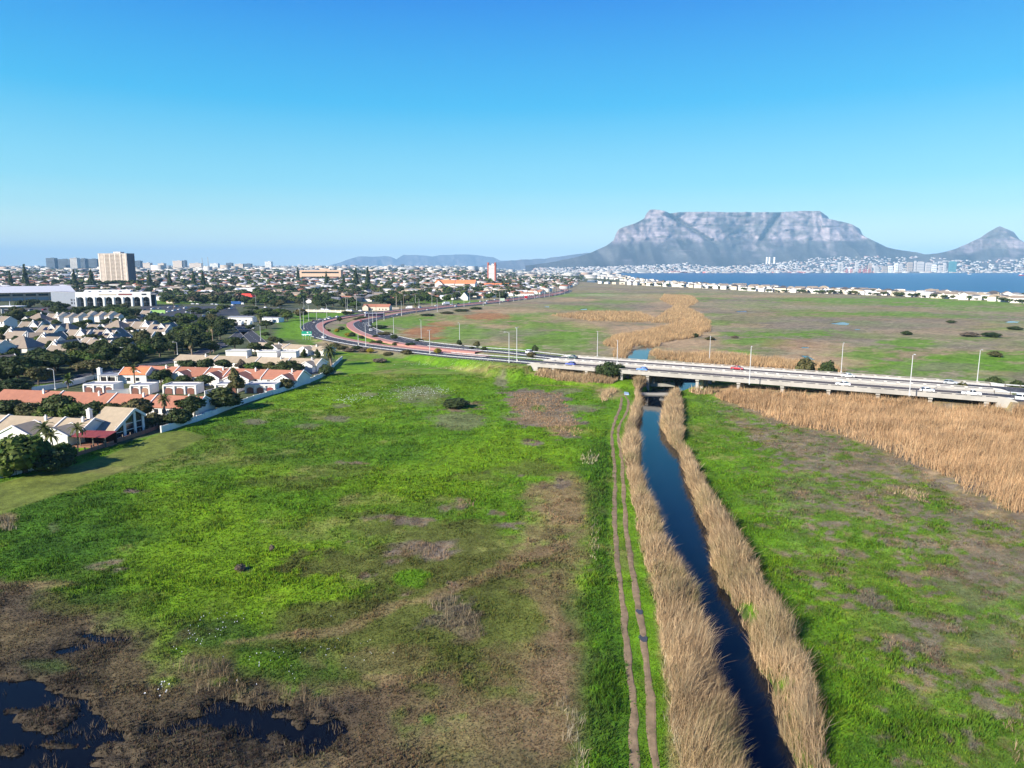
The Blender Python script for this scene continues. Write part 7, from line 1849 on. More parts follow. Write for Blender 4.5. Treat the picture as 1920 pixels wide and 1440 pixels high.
# far flat city to the horizon
mV, mF, mC = [], [], []
def mass_box(x, y, z, w, d, h, c, rz=0.0, cr=None):
    o = len(mV); cs, sn = math.cos(rz), math.sin(rz)
    P_ = [(-w, -d, -3), (w, -d, -3), (w, d, -3), (-w, d, -3), (-w, -d, h), (w, -d, h), (w, d, h), (-w, d, h)]
    P_ += [(a, b, h + .05) for a, b, _ in P_[4:]]
    mV.extend((x + a * cs - b * sn, y + a * sn + b * cs, z + e) for a, b, e in P_)
    mC.extend([c] * 8 + [cr or c] * 4)
    for f in ((0, 1, 5), (0, 5, 4), (1, 2, 6), (1, 6, 5), (2, 3, 7), (2, 7, 6), (3, 0, 4), (3, 4, 7), (8, 9, 10), (8, 10, 11)): mF.append(tuple(o + i for i in f))
nr = np.random.default_rng(5)
for k in range(5200):
    y = 3400 * (20000 / 3400) ** (nr.random() ** 1.1)
    u = nr.uniform(-200, 1165)
    x = (u - 960) / FPX * (y * CP + 42 * SP)
    if in_bay(np.array([x]), np.array([y]))[0] or u > 1165: continue
    big = nr.random() < .22
    w = (nr.uniform(10, 30) if big else nr.uniform(6, 13)) * (1 + y / 16000); h = (nr.uniform(7, 16) if big else nr.uniform(4, 8)) * (1 + (nr.random() < .04) * 1.1)
    c = [(.56, .54, .51), (.50, .47, .43), (.44, .37, .31), (.36, .37, .39), (.45, .33, .27), (.22, .23, .26)][nr.choice(6, p=[.4, .2, .14, .1, .08, .08])]
    mass_box(x, y, float(rise(x, y)), w, nr.uniform(6, 14), h, c, R(nr.uniform(-25, 25)), [(.48, .48, .48), (.30, .26, .22), (.17, .17, .18), (.36, .17, .11)][nr.choice(4, p=[.4, .25, .2, .15])])
setting(link('far_city_buildings', np_mesh('far_city_buildings', mV, mF, [M_mass], mC)), 'stuff')

# trees of the suburb that read as one mass
rngT = np.random.default_rng(9)
TV, TF, TC = [], [], []; base = 0
UNIT = []
for s_ in range(6):
    L = [(0, 0, .6, .4, .34)] + [(.3 * math.cos(a), .3 * math.sin(a), rngT.uniform(.45, .75), .22, .2) for a in (0.2, 2.2, 4.3)]
    UNIT.append((leaf_cloud(L, 84, .12, np.random.default_rng(s_), core='low'), leaf_cloud(L[:2], 18, .2, np.random.default_rng(s_ + 20), core='far')))
def mass_tree(x, y, z, h, w, lod, c):
    global base
    V, F, Cc = UNIT[rngT.integers(6)][lod]
    a = rngT.random() * 6.28; cs, sn = math.cos(a), math.sin(a)
    Q = np.stack([x + (V[:, 0] * cs - V[:, 1] * sn) * w, y + (V[:, 0] * sn + V[:, 1] * cs) * w, z + V[:, 2] * h], 1)
    TV.append(Q); TF.append(F + base); TC.append(Cc * np.array(c)); base += len(Q)
GREENS = [(.045, .068, .020), (.055, .080, .022), (.040, .058, .020), (.075, .085, .030), (.062, .095, .022), (.085, .075, .045)]
cnt = 0
for k in range(20000):
    y = 880 * (11000 / 880) ** (nr.random() ** 1.25)
    u = nr.uniform(-420, np.interp(y, [880, 1000, 1300, 1700, 2400, 12000], [560, 880, 1000, 1070, 1090, 1120]))
    x = (u - 960) / FPX * (y * CP + 42 * SP)
    dens = .5 + .5 * float(fbm(np.array([x]), np.array([y]), 160, 3, 8)[0])
    if nr.random() > .35 + dens: continue
    if y < 2000 and (near_road(x, y, 6) or not free(x, y, 1.2)): continue
    if y < 1000 and u < 300: continue
    h = nr.uniform(5, 11) if y < 2500 else nr.uniform(6, 12)
    mass_tree(x, y, float(rise(x, y)), h, h * nr.uniform(1.0, 1.7) * (1 if y < 3000 else 1.5), 0 if y < 1500 else 1, GREENS[nr.integers(6)]); cnt += 1
    if cnt > 6600: break
for k in range(300):   # gardens that go on past the edge of the view
    y = nr.uniform(215, 880); u = nr.uniform(-460, -25); x = (u - 960) / FPX * (y * CP + 42 * SP)
    if near_road(x, y, 3) or not free(x, y, 1): continue
    h = nr.uniform(5, 9); mass_tree(x, y, 0, h, h * nr.uniform(1.1, 1.7), 0, GREENS[nr.integers(5)])
for u in np.arange(172, 264, 5.0):
    y = 1545 + nr.uniform(-25, 25); x = (u - 960) / FPX * (y * CP + 42 * SP)
    mass_tree(x, y, float(rise(x, y)), nr.uniform(9, 14), nr.uniform(12, 20), 0, GREENS[nr.integers(4)])
M_mtree = attr_mat('far_foliage', var=.15, scales=(.3,), rough=.8)
# --- houses along the bay
PB = [(house_proto('beach_house', 13, 10, 6.0, 1.6, M_wall, M_roofG, True), 'white villa with grey hipped roof'), (house_proto('beach_house', 12, 10, 6.4, .5, M_wall, M_flat, True), 'white cube villa with flat roof'), (house_proto('beach_house', 14, 9, 5.6, 2.4, M_wall, M_roofB), 'white villa with brown gabled roof'), (house_proto('beach_house', 13, 9, 5.8, 2.0, M_wall, M_roofT, True), 'white villa with tan hipped roof'),
      (house_proto('beach_house', 12, 9, 6.0, 1.8, M_cream, M_roofD, True), 'cream villa with dark hipped roof'), (house_proto('beach_house', 16, 10, 4.2, 1.6, M_wall, M_roofW, True), 'low white villa with pale roof')]
nb_ = 0
for u in np.arange(1122, 1990, 1.0):
    pass
bb_ = []
for rowk in range(5):
    u = 1122 + rr.uniform(0, 6)
    while u < 1985:
        v = float(np.interp(u, [1120, 1200, 1310, 1440, 1565, 1690, 1815, 1920, 2000], [531.5, 535, 540, 547.5, 551, 556, 562.5, 569, 574]))
        p = G(u, v); sh = float(shore_near(u)); yb = p.y + 8 + rowk * (sh - 70 - p.y) / 4.6 + rr.uniform(-8, 8)
        x = (u - 960) / FPX * (yb * CP + 42 * SP)
        bb_.append((yb, x)); u += (15 + rr.uniform(0, 9)) * FPX / yb
rr.shuffle(bb_)
bb_ = sorted(bb_[:300])
for yb, x in bb_[:290]:
    pr, look = rr.choice(PB)
    use(pr, (x, yb, 0), R(rr.choice([-28, 62]) + rr.uniform(-12, 12)), rr.uniform(1.0, 1.35), 'villas along the bay', look, 'villa')
for k in range(260):
    u = rr.uniform(1115, 1990); v = float(np.interp(u, [1120, 1200, 1310, 1440, 1565, 1690, 1815, 1920, 2000], [531.5, 535, 540, 547.5, 551, 556, 562.5, 569, 574])); p = G(u, v)
    f = rr.random() ** 2.2; yb = p.y - 6 + f * (float(shore_near(u)) - 40 - p.y)
    x = (u - 960) / FPX * (yb * CP + 42 * SP); h = rr.uniform(3, 7.5)
    mass_tree(x, yb, 0, h, h * rr.uniform(1.2, 2.4), 0 if yb < 1500 else 1, rr.choice(GREENS[:4]))
setting(link('suburb_trees', np_mesh('suburb_trees', np.concatenate(TV), np.concatenate(TF), [M_mtree], np.concatenate(TC))), 'stuff')
for nm_, u in (('@shore rows by the lagoon', 1130), ('@shore rows by the river mouth', 1250), ('@shore rows below the gorge', 1440), ('@shore rows below harbour towers', 1600), ('@shore rows below the saddle', 1740), ('@shore rows below the small peak', 1870)):
    v = float(np.interp(u, [1120, 1310, 1440, 1565, 1690, 1815, 1920], [531.5, 540, 547.5, 551, 556, 562.5, 569])); p = G(u, v)
    landmark(nm_, p)
# --- dark conical pines standing out of the suburb
for (u, v, vt, lab) in ((48, 530, 497, 'tall dark conical pine, bigger of two before the huge warehouse roof'), (20, 529, 508, 'smaller dark conical pine before the huge warehouse roof'), (140, 531, 506, 'dark conical pine below the pale gridded office block'), (172, 531, 506, 'dark conical pine just before the cream slab block'), (280, 528, 507, 'dark conical pine past the cream slab block'), (318, 528, 509, 'slim dark conical pine before the stepped flats'), (363, 528, 509, 'slim dark conical pine by the long white sheds'), (381, 530, 509, 'conical pine below the thin masts'),
                        (559, 525, 502, 'tall dark pine on the suburb skyline past the white tower'), (612, 527, 510, 'dark pine before the pinkish school block'), (668, 535, 503, 'slim dark pine rising above the suburb trees'), (690, 530, 502, 'tallest slim pine above the suburb trees'), (645, 541, 515, 'dark pine between the white roofs of the suburb')):
    p = at_depth(u, v, 1500 if v > 526 else 1900); zb = float(rise(p.x, p.y)); h = at_depth(u, vt, p.y).z - zb
    plant('pine', 'D', p.x, p.y, h, h * .62, lab, name='pine_tree', cat='pine', n=700, size=.06, z=zb, group='conical pines of the suburb')

# --- across the bay: city at the mountain's foot
mV, mF, mC = [], [], []
us_t, VT = GRID_T; us_l, VL = GRID_L
nr = np.random.default_rng(15)
for (us_, V_, n_, ulo, uhi) in ((us_t, VT, 2600, 1000, 1800), (us_l, VL, 500, 1745, 1990)):
    for k in range(n_):
        u = nr.uniform(ulo, uhi)
        zmax = np.interp(u, [1000, 1100, 1150, 1260, 1290, 1340, 1420, 1500, 1560, 1640, 1720, 1800, 1920, 1990], [60, 75, 90, 110, 140, 70, 110, 200, 230, 240, 240, 170, 190, 170])
        z = zmax * nr.random() ** 2.0
        j = int(np.argmin(np.abs(us_ - u)))
        colz = V_[:90, j, 2]; i = int(np.searchsorted(colz, z)); i = min(max(i, 1), 88)
        f = (z - colz[i - 1]) / max(colz[i] - colz[i - 1], .5); f = min(max(f, 0), 1)
        q = V_[i - 1, j] * (1 - f) + V_[i, j] * f
        q = q + np.array((nr.uniform(-10, 10), 0, 0))
        w = nr.uniform(6, 20) if nr.random() < .8 else nr.uniform(20, 50)
        c = [(.56, .53, .50), (.46, .42, .38), (.38, .32, .28), (.44, .30, .26), (.26, .28, .31)][nr.choice(5, p=[.5, .2, .12, .1, .08])]
        mass_box(q[0], q[1] - 6, max(q[2], 0), w, 8, nr.uniform(6, 14), c)
for k in range(900):
    u = nr.uniform(1100, 1990); y = nr.uniform(8560 + 300 * (u > 1500), 9500)
    x = (u - 960) / FPX * (y * CP + 42 * SP)
    if in_bay(np.array([x]), np.array([y]))[0]: continue
    red = nr.random() < (.35 if 1260 < u < 1640 and y < 9000 else .04)
    w = nr.uniform(10, 60); h = nr.uniform(5, 16)
    c = (.50, .17, .14) if red else [(.54, .51, .48), (.46, .42, .38), (.38, .32, .28), (.26, .28, .31)][nr.choice(4, p=[.5, .25, .15, .1])]
    mass_box(x, y, 0, w, 12, h, c)
setting(link('harbour_city_buildings', np_mesh('harbour_city_buildings', mV, mF, [M_mass], mC)), 'stuff')
M_teal = mat('teal_glazing', (.06, .22, .24), rough=.4, var=.1, scale=.02)
M_tower = mat('pale_tower_render', (.50, .47, .44), rough=.9, var=.06, scale=.02)  # pale warm grey of the tower walls
M_tower2 = mat('tan_tower_render', (.40, .33, .27), rough=.9, var=.06, scale=.02)
TW = [(1572, 1575.4, 493.7, M_tower, 'slim white tower across the bay, first of a twin'), (1577.5, 1580.8, 493.8, M_tower, 'slim white tower across the bay, second of a twin'), (1604, 1609, 492, M_tower, 'grey tower across the bay past the white twin'), (1629, 1634.5, 494, M_tower2, 'brown tower across the bay above red harbour cranes'), (1655, 1664, 500, M_tower2, 'squat tan block across the bay'), (1678, 1684, 494, M_white, 'pale tower across the bay, first of an equal pair'), (1686, 1692, 495, M_tower, 'pale tower across the bay, second of an equal pair'),
      (1702, 1711, 492, M_tower2, 'broad brown-grey tower across the bay'), (1714.5, 1717.5, 489.5, M_tower, 'thinnest and tallest tower of the city centre'), (1719, 1732, 491, M_tower, 'widest tall block of the city centre'), (1736, 1745, 493, M_tower, 'stepped grey tower right of the widest block'), (1747, 1756, 496.5, M_white, 'white stepped block of the city centre'), (1761, 1766, 498.5, M_tower, 'short pale tower before the teal one'), (1770, 1774, 494.5, M_tower, 'thin pale tower just before the teal one'), (1780, 1793, 490.5, M_teal, 'broad teal glass tower of the city centre'),
      (1640, 1648, 500, M_tower, 'low grey block past the brown tower'), (1590, 1598, 501, M_white, 'low white block past the white twin'), (1196, 1210, 503.5, M_tower, 'grey warehouse-like block at the bay corner'), (1666, 1674, 499, M_white, 'small white block between the tan block and the equal pair')]
for u0, u1, vt, m, lab in TW:
    Y = 8950.0; a = at_depth(u0, 505, Y); b = at_depth(u1, 505, Y); H = at_depth(u0, vt, Y).z; w = b.x - a.x
    r = thing('city_tower', lab, 'tower', ((a.x + b.x) / 2, Y, 0), 0, 'towers across the bay')
    MB().box((0, 12, -4), (w, 24, H + 4)).build('shaft', m, r); MB().box((0, 12, H), (w * .6, 12, 5)).build('plant_room', m, r)
    for k in range(3): MB().box((0, -.4, H * (.25 + .25 * k)), (w * .94, 1.2, 4)).build('window_band', M_glz, r)
for u, i in ((1437.8, 'first'), (1442.8, 'second'), (1452, 'third')):
    p = at_depth(u, 489, 10300); zt = at_depth(u, 482, 10300).z
    mbb = MB().tube((0, 0, -40), (0, 0, zt - p.z), 13, 13, 14); o = mbb.build('round_tower', M_white); o.location = p
    tag(o, f'white cylindrical tower on the mountain foot, {i} of three', 'tower', 'round white towers')
# harbour cranes
M_crane = mat('crane_red', (.40, .10, .09), var=.1)
for u in (1588, 1596, 1612, 1620, 1623, 1630):
    p = at_depth(u, 510.5, 8750); r = thing('harbour_crane', None, 'crane', (p.x, p.y, 0), .2, 'red harbour cranes')
    for x in (-9, 9): MB().box((x, 0, 0), (2.5, 14, 42)).build('leg', M_crane, r)
    MB().box((0, 0, 42), (22, 12, 5)).build('portal_beam', M_crane, r); MB().tube((0, 0, 45), (8, -30, 92), 2, 1.4, 5).build('boom', M_crane, r)
    later(r, 'reddish harbour crane across the bay', 'crane'); 
landmark('the brown harbour tower', at_depth(1631, 505, 8950))
# white tower block at the lagoon
p = G(1122.5, 521); r = thing('apartment_tower', 'single white tower beside the blue lagoon', 'apartment block', (p.x, p.y, 0))
hh = at_depth(1122.5, 509.5, p.y).z; MB().box((0, 0, -1), (8, 12, hh + 1)).build('wall', M_white, r); MB().box((0, 0, hh), (5, 7, 3)).build('plant_room', M_white, r)
for k in range(5): MB().box((0, -6.1, 3 + k * hh / 5.4), (6.8, .4, 2)).build('window_band', M_glass, r)
# --- ships on the bay
def ship(name, label, u, v, L, mhull, mdeck, rz=0, tall=1.0):
    p = G(u, v, -2.0); r = thing(name, label, 'ship' if name == 'cargo_ship' else 'boat', tuple(p), R(rz))
    w = L * .08
    mb = MB(); loft(mb, [[(-L / 2, -w * .6, 0), (-L / 2, -w * .8, L * .075 * tall), (-L / 2, w * .8, L * .075 * tall), (-L / 2, w * .6, 0)], [(L * .3, -w, -.5), (L * .3, -w * 1.1, L * .07 * tall), (L * .3, w * 1.1, L * .07 * tall), (L * .3, w, -.5)], [(L * .46, -.3, 0), (L * .5, -.3, L * .09 * tall), (L * .5, .3, L * .09 * tall), (L * .46, .3, 0)]])
    mb.build('hull', mhull, r); MB().box((-L * .33, 0, L * .07 * tall), (L * .18, w * 1.5, L * .10 * tall)).build('bridge_house', mdeck, r)
    MB().tube((-L * .2, 0, L * .07), (-L * .2, 0, L * .26 * tall), L * .008, L * .005, 5).build('mast', mdeck, r)
ship('cargo_ship', 'red-hulled ship at the picture edge of the bay', 1920, 517, 70, PAINTS['red'], M_white, 0, 1.1)
ship('motor_boat', 'white boat with orange top on the bay below the lion-shaped peak', 1818, 514.5, 36, M_white, mat('orange_deck', (.6, .3, .1)), 0, 1.6)
ship('motor_boat', 'tiny white boat on the bay near the far quay', 1508, 512.8, 30, M_white, M_white, 0, 1.2)
# ================================================================== REEDS AND GRASS
G8 = np.random.default_rng(101)
def in_poly_points(poly, dens, clump=0.0):
    A = np.array(poly); lo, hi = A.min(0), A.max(0)
    n = int((hi[0] - lo[0]) * (hi[1] - lo[1]) * dens)
    x = G8.uniform(lo[0], hi[0], n); y = G8.uniform(lo[1], hi[1], n)
    m = inside(x, y, poly)
    if clump: m &= (fbm(x, y, clump, 3, 71) + .5 * G8.random(n)) > -.35
    return x[m], y[m]
def blade_mesh(x, y, z, h, w, lean, cols, az=None, lean_az=None, plume=None):
    """slim bent blades: base pair, middle pair and a tip"""
    n = len(x)
    az = G8.random(n) * 6.283 if az is None else az
    la = G8.random(n) * 6.283 if lean_az is None else lean_az
    sx, sy = np.cos(az) * w / 2, np.sin(az) * w / 2
    lx, ly = np.cos(la) * lean * h, np.sin(la) * lean * h
    V = np.empty((n, 5, 3), np.float32)
    V[:, 0] = np.stack([x - sx, y - sy, z - .1], 1); V[:, 1] = np.stack([x + sx, y + sy, z - .1], 1)
    V[:, 2] = np.stack([x + .35 * lx + sx * .9, y + .35 * ly + sy * .9, z + h * .58], 1); V[:, 3] = np.stack([x + .35 * lx - sx * .9, y + .35 * ly - sy * .9, z + h * .58], 1)
    V[:, 4] = np.stack([x + lx, y + ly, z + h * np.sqrt(np.maximum(.2, 1 - lean ** 2 * .5))], 1)
    b = (np.arange(n) * 5)[:, None]
    F = np.concatenate([b + [0, 1, 2], b + [0, 2, 3], b + [3, 2, 4]], 1).reshape(-1, 3)
    Cc = np.repeat(cols, 5, 0)
    if plume is not None: Cc = Cc.reshape(n, 5, 3); Cc[:, 4] *= plume; Cc = Cc.reshape(-1, 3)
    return V.reshape(-1, 3), F, Cc
def spike_mesh(x, y, z, h, w, lean, cols, lean_az=None, plume=None):
    """the same for blades too far off to show a bend: one slim triangle each"""
    n = len(x); az = G8.random(n) * 6.283; la = G8.random(n) * 6.283 if lean_az is None else lean_az
    sx, sy = np.cos(az) * w / 2, np.sin(az) * w / 2; lx, ly = np.cos(la) * lean * h, np.sin(la) * lean * h
    V = np.empty((n, 3, 3), np.float32)
    V[:, 0] = np.stack([x - sx, y - sy, z - .1], 1); V[:, 1] = np.stack([x + sx, y + sy, z - .1], 1); V[:, 2] = np.stack([x + lx, y + ly, z + h * np.sqrt(np.maximum(.2, 1 - lean ** 2 * .5))], 1)
    Cc = np.repeat(cols, 3, 0)
    if plume is not None: Cc = Cc.reshape(n, 3, 3); Cc[:, 2] *= plume; Cc = Cc.reshape(-1, 3)
    return V.reshape(-1, 3), np.arange(3 * n).reshape(n, 3), Cc
def pack(parts):
    V, F, Cc, o = [], [], [], 0
    for a, b, c in parts: V.append(a); F.append(b + o); Cc.append(c); o += len(a)
    return np.concatenate(V), np.concatenate(F), np.concatenate(Cc)
M_reed = attr_mat('dry_reed', up=.35, var=.22, scales=(.25, 1.1), trans=.22, rough=.8)
M_gras = attr_mat('grass_blades', up=.72, var=.16, scales=(.3, 1.5), trans=.15, rough=.8)
RC = np.array([(.45, .31, .17), (.37, .25, .13), (.52, .37, .21), (.28, .19, .10), (.40, .32, .19)])
def reed_cols(n, tint=(1, 1, 1), x=None, y=None):
    c = RC[G8.integers(len(RC), size=n)] * G8.uniform(.75, 1.2, (n, 1)) * np.array(tint)
    if x is not None: c = c * (1 + .18 * fbm(x, y, 7, 3, 83))[:, None]
    return c
LREED = W([(a - np.interp(b, [712, 800, 900, 1060, 1300], [2, 8, 12, 4, 0]), b) for a, b in [(1188, 712), (1196, 750), (1187, 785), (1176, 830), (1187, 900), (1198, 980), (1211, 1060), (1229, 1130), (1236, 1200), (1252, 1340), (1262, 1440), (1280, 1700)]])
RREED = W([(a - np.interp(b, [712, 800, 840, 900, 1130, 1440], [2, 2, 3, 22, 14, 6]), b) for a, b in [(1250, 715), (1270, 722), (1283, 762), (1284, 810), (1284, 836), (1302, 850), (1324, 878), (1345, 910), (1372, 955), (1400, 998), (1440, 1072), (1470, 1132), (1510, 1204), (1536, 1265), (1546, 1345), (1562, 1410), (1590, 1500), (1650, 1700)]])
ce2 = offset_line(smooth_line([(*p, 0) for p in CLw], 3), .1); cf2 = offset_line(smooth_line([(*p, 0) for p in CRw], 3), -.5)
LP = LREED + [tuple(p[:2]) for p in ce2[::-1]]; RP = [tuple(p[:2]) for p in cf2] + RREED[::-1]
def reed_bed(name, poly, dens, h0, wid, edge=None, lean=.28, tint=(1, 1, 1), thin=True, clump=0.0, hvar=.42, grow=1.0, la=None, hedge=2.0, fade=0, olive=0):
    x, y = in_poly_points(poly, dens, clump)
    d = -sdist(x, y, poly)
    if fade:
        low = poly_dist(x, y, [q for q in W([(1410, 774), (1480, 798), (1560, 812), (1660, 846), (1740, 898), (1820, 948), (1920, 985), (2350, 1080)])])
        kk = G8.random(len(x)) < .12 + .88 * sstep(0, fade, low + 4 * fbm(x, y, 8, 3, 19)); x, y, d = x[kk], y[kk], d[kk]
    kk = d > (1.7 * fbm(x, y, 1.5, 3, 27) if hedge < 1 else 0) + (.25 + .35 * fbm(x, y, 2.2, 3, 29) + (.9 * fbm(x, y, 11, 3, 23) if hedge > 4 else 0) + (.7 * fbm(x, y, 24, 3, 63) if name == 'river_reeds' else 0)) * min(hedge, 6.0) * (0.7 if hedge > 1.5 else 1.6); x, y, d = x[kk], y[kk], d[kk]
    near = np.clip(y / 90.0, .75, 2.6)
    h = h0 * (1 - hvar + 2 * hvar * G8.random(len(x))) * (.72 + .28 * sstep(0, hedge, d)) * (1 + .34 * fbm(x, y, 4, 3, 55))
    z = ground_h(x, y)
    k = z > -1.9
    x, y, z, h, near = x[k], y[k], np.maximum(z[k], -1.3), h[k], near[k]
    wv = wid * near * G8.uniform(.6, 1.3, len(x))
    # wind-leant stalks, more so in patches
    lz = (la if la is not None else 0) + fbm(x, y, 9, 2, 66) * 1.6 + G8.normal(size=len(x)) * 1.0
    ln = lean * np.abs(G8.normal(size=len(x))) + .10
    def tone(a, b, c):
        if not olive: return c
        w = (olive * sstep(.05, .6, fbm(a, b, 6, 3, 47)) * (G8.random(len(a)) < .6))[:, None]
        return c * (1 - w) + np.array((.20, .185, .075)) * w
    part = []
    for m, fn, kw in ((y < 125, blade_mesh, 1.0), (y >= 125, spike_mesh, 1.5)):
        if m.any(): part.append(fn(x[m], y[m], z[m], h[m], wv[m] * kw, np.clip(ln[m], 0, .8), tone(x[m], y[m], reed_cols(m.sum(), tint, x[m], y[m])), lean_az=lz[m], plume=G8.uniform(.75, 1.25, (m.sum(), 1))))
    # hanging leaves half way up
    m = G8.random(len(x)) < .6
    part.append(spike_mesh(x[m], y[m], z[m] + h[m] * .25, h[m] * .55, wv[m] * 1.2, G8.uniform(.5, .9, m.sum()), reed_cols(m.sum(), tint, x[m], y[m])))
    V, F, Cc = pack(part)
    o = link(name, np_mesh(name, V, F, [M_reed], Cc)); setting(o, 'stuff'); return o
reed_bed('canal_reeds', LP, 50, 2.6, .052, lean=.36, la=0.3, olive=.8, clump=2.4)
reed_bed('canal_reeds', RP, 48, 2.4, .052, lean=.38, la=2.6, olive=.5, clump=2.4)
BIG = W([(1322, 724), (1420, 736), (1600, 752), (1700, 764), (1820, 762), (1905, 776), (2060, 780), (2080, 1020), (1920, 985), (1820, 948), (1740, 898), (1660, 846), (1560, 812), (1480, 798), (1410, 774), (1340, 745)])
BIG = [bp(75, -2.2)[:2], bp(110, -2.2)[:2], bp(138, -2.5)[:2], bp(165, -6)[:2]] + BIG[6:]
x_ = [p for p in BIG]
reed_bed('reed_field', BIG, 20, 2.6, .045, lean=.18, tint=(1.08, .98, .92), hedge=12, la=.2, fade=22)
NEARB = [bp(60, -1.8)[:2], bp(76, -1.8)[:2]] + W([(1340, 742), (1300, 740)])
reed_bed('reed_field', NEARB, 9, 2.3, .085, lean=.2)
reed_bed('bank_reeds', [bp(s_, -.9 - w_)[:2] for s_, w_ in ((1, 0), (14, 0), (34, 0))] + [bp(s_, -.9 - w_)[:2] for s_, w_ in ((34, 4.5), (24, 6.5), (12, 6.5), (1, 4))], 16, 2.0, .05)
reed_bed('bank_reeds', W([(1120, 745), (1128, 735), (1150, 728), (1158, 734), (1142, 750), (1128, 756)]), 5, 1.7, .05, tint=(1.1, 1.1, 1.1), hedge=4)
RIVER = W([(1125, 648), (1150, 630), (1200, 624), (1250, 612), (1290, 600), (1330, 606), (1338, 622), (1300, 634), (1240, 642), (1232, 655), (1260, 664), (1340, 664), (1440, 674), (1540, 684), (1600, 697), (1500, 698), (1300, 682), (1240, 676), (1218, 672), (1222, 650), (1205, 648), (1178, 662), (1174, 674), (1150, 672), (1148, 652)])
reed_bed('river_reeds', RIVER, 4.5, 2.6, .05, tint=(1.05, .98, .9), hedge=6)
reed_bed('river_reeds', W([(1030, 592), (1100, 585), (1200, 586), (1240, 600), (1200, 605), (1100, 602)]), 1.0, 2.2, .09, tint=(1.0, .95, .88), hedge=6)
reed_bed('river_reeds', W([(1216, 606), (1262, 574), (1236, 562), (1244, 553), (1300, 556), (1310, 566), (1290, 578), (1320, 592), (1335, 606), (1290, 600), (1260, 606)]), 1.0, 2.6, .09, tint=(1.0, .95, .88), hedge=6)
# dead stands and pale clumps in the field
for poly, de, h0, wd, tint in ((W([(800, 1130), (840, 1118), (890, 1135), (924, 1165), (912, 1195), (880, 1202), (830, 1180), (805, 1160)]), 13, 1.0, .05, (.50, .55, .62)),
                             (W([(1040, 1320), (1070, 1300), (1095, 1340), (1105, 1500), (1060, 1500), (1052, 1400)]), 8, 1.1, .05, (.95, 1.1, 1.3)), (W([(1085, 855), (1118, 838), (1130, 858), (1110, 872), (1092, 870)]), 4, .9, .06, (1.0, 1.2, 1.3)), (W([(1110, 960), (1130, 990), (1118, 1060), (1100, 1040)]), 4, .8, .05, (.95, 1.1, 1.2)),
                             (W([(1240, 1230), (1256, 1220), (1275, 1360), (1272, 1500), (1250, 1500)]), 10, 1.5, .045, (.95, 1.15, 1.35)), (W([(310, 1240), (420, 1235), (470, 1300), (560, 1290), (640, 1310), (600, 1330), (470, 1330), (360, 1300)]), 9, 1.0, .05, (.50, .52, .55)),
                             (W([(-60, 985), (10, 965), (40, 972), (30, 995), (-40, 1010)]), 8, 1.2, .06, (.8, .9, 1.0)), (W([(955, 738), (1052, 737), (1085, 790), (1095, 812), (1070, 824), (1000, 795), (960, 770)]), 2.5, .45, .08, (.80, .72, .70)),
                             (W([(700, 968), (740, 970), (745, 978), (715, 982)]), 14, .7, .05, (.5, .5, .52)), (W([(750, 1030), (790, 1015), (850, 1040), (840, 1052), (790, 1048)]), 8, .7, .05, (.6, .58, .58)), (W([(845, 940), (890, 935), (895, 950), (860, 956)]), 8, .6, .06, (.6, .58, .58)),
                             (W([(1870, 1330), (1920, 1300), (1980, 1400), (1900, 1440)]), 6, .8, .05, (.6, .6, .65)), (W([(1660, 905), (1750, 930), (1740, 945), (1660, 925)]), 4, .7, .07, (.9, .9, .95))):
    reed_bed('dead_grass', poly, de, h0, wd, tint=tint, lean=.35, hedge=.8)

xx, yy = G8.uniform(-62, 2, 60000), G8.uniform(50, 92, 60000)
a = np.minimum.reduce([sdist(xx, yy, q) for q in MPOOLS])
cl_ = fbm(xx * .6, yy, 2.4, 4, 301) + .5 * fbm(xx, yy, .8, 2, 303)
k = (a < .5) & (cl_ > .22 + .35 * sstep(-1, -4, a) + .25 * (G8.random(len(xx)))) 
xx, yy = xx[k], yy[k]
V, F, Cc = spike_mesh(xx, yy, np.full(len(xx), -.45), G8.uniform(.25, .8, len(xx)), np.full(len(xx), .075), G8.uniform(.1, .7, len(xx)), np.array((.17, .13, .085)) * G8.uniform(.5, 1.3, (len(xx), 1)))
setting(link('marsh_sedge', np_mesh('marsh_sedge', V, F, [M_gras], Cc)), 'stuff')
# --- sward: tufts over the near ground, coloured as the ground beneath
bx, by = [], []
for y0, y1, de in ((46, 75, 22), (75, 100, 15), (100, 140, 9), (140, 190, 5), (190, 285, 2.6)):
    xl, xr = -.86 * y1 - 4, .80 * y1 + 6
    n = int((xr - xl) * (y1 - y0) * de)
    bx.append(G8.uniform(xl, xr, n)); by.append(G8.uniform(y0, y1, n))
x = np.concatenate(bx); y = np.concatenate(by)
u, v = proj(x, y)
k = (u > -160) & (u < 2080)
x, y = x[k], y[k]
wallx = np.interp(y, [100, 140, 168, 183, 225, 276, 321], [-200, -116, -96, -88, -80, -73, -76])
LAWN = W([(-300, 930), (-100, 905), (0, 905), (180, 862), (300, 812), (345, 806), (385, 818), (340, 842), (180, 900), (0, 962), (-100, 1000), (-300, 1060)])
k = (x > wallx + .5) & (sdist(x, y, LAWN) > .4) & (sdist(x, y, CANAL) > .6) & (sdist(x, y, BIG) > -1.5) & (sdist(x, y, LP) > -.5) & (sdist(x, y, RP) > -.5)
x, y = x[k], y[k]
s = (x - BE[0]) * BN[0] + (y - BE[1]) * BN[1]
rd = np.minimum(*[poly_dist(x, y, L[:, :2]) for L in RUTS])
s = (x - BE[0]) * BN[0] + (y - BE[1]) * BN[1]
k = (s < -1) & (rd > .24 + .16 * G8.random(len(x))) & (poly_dist(x, y, NEAR_L[:, :2]) > 8) & (poly_dist(x, y, NEAR_R[:, :2]) > 9)
x, y, rd = x[k], y[k], rd[k]
z = ground_h(x, y)
k = z > -.46
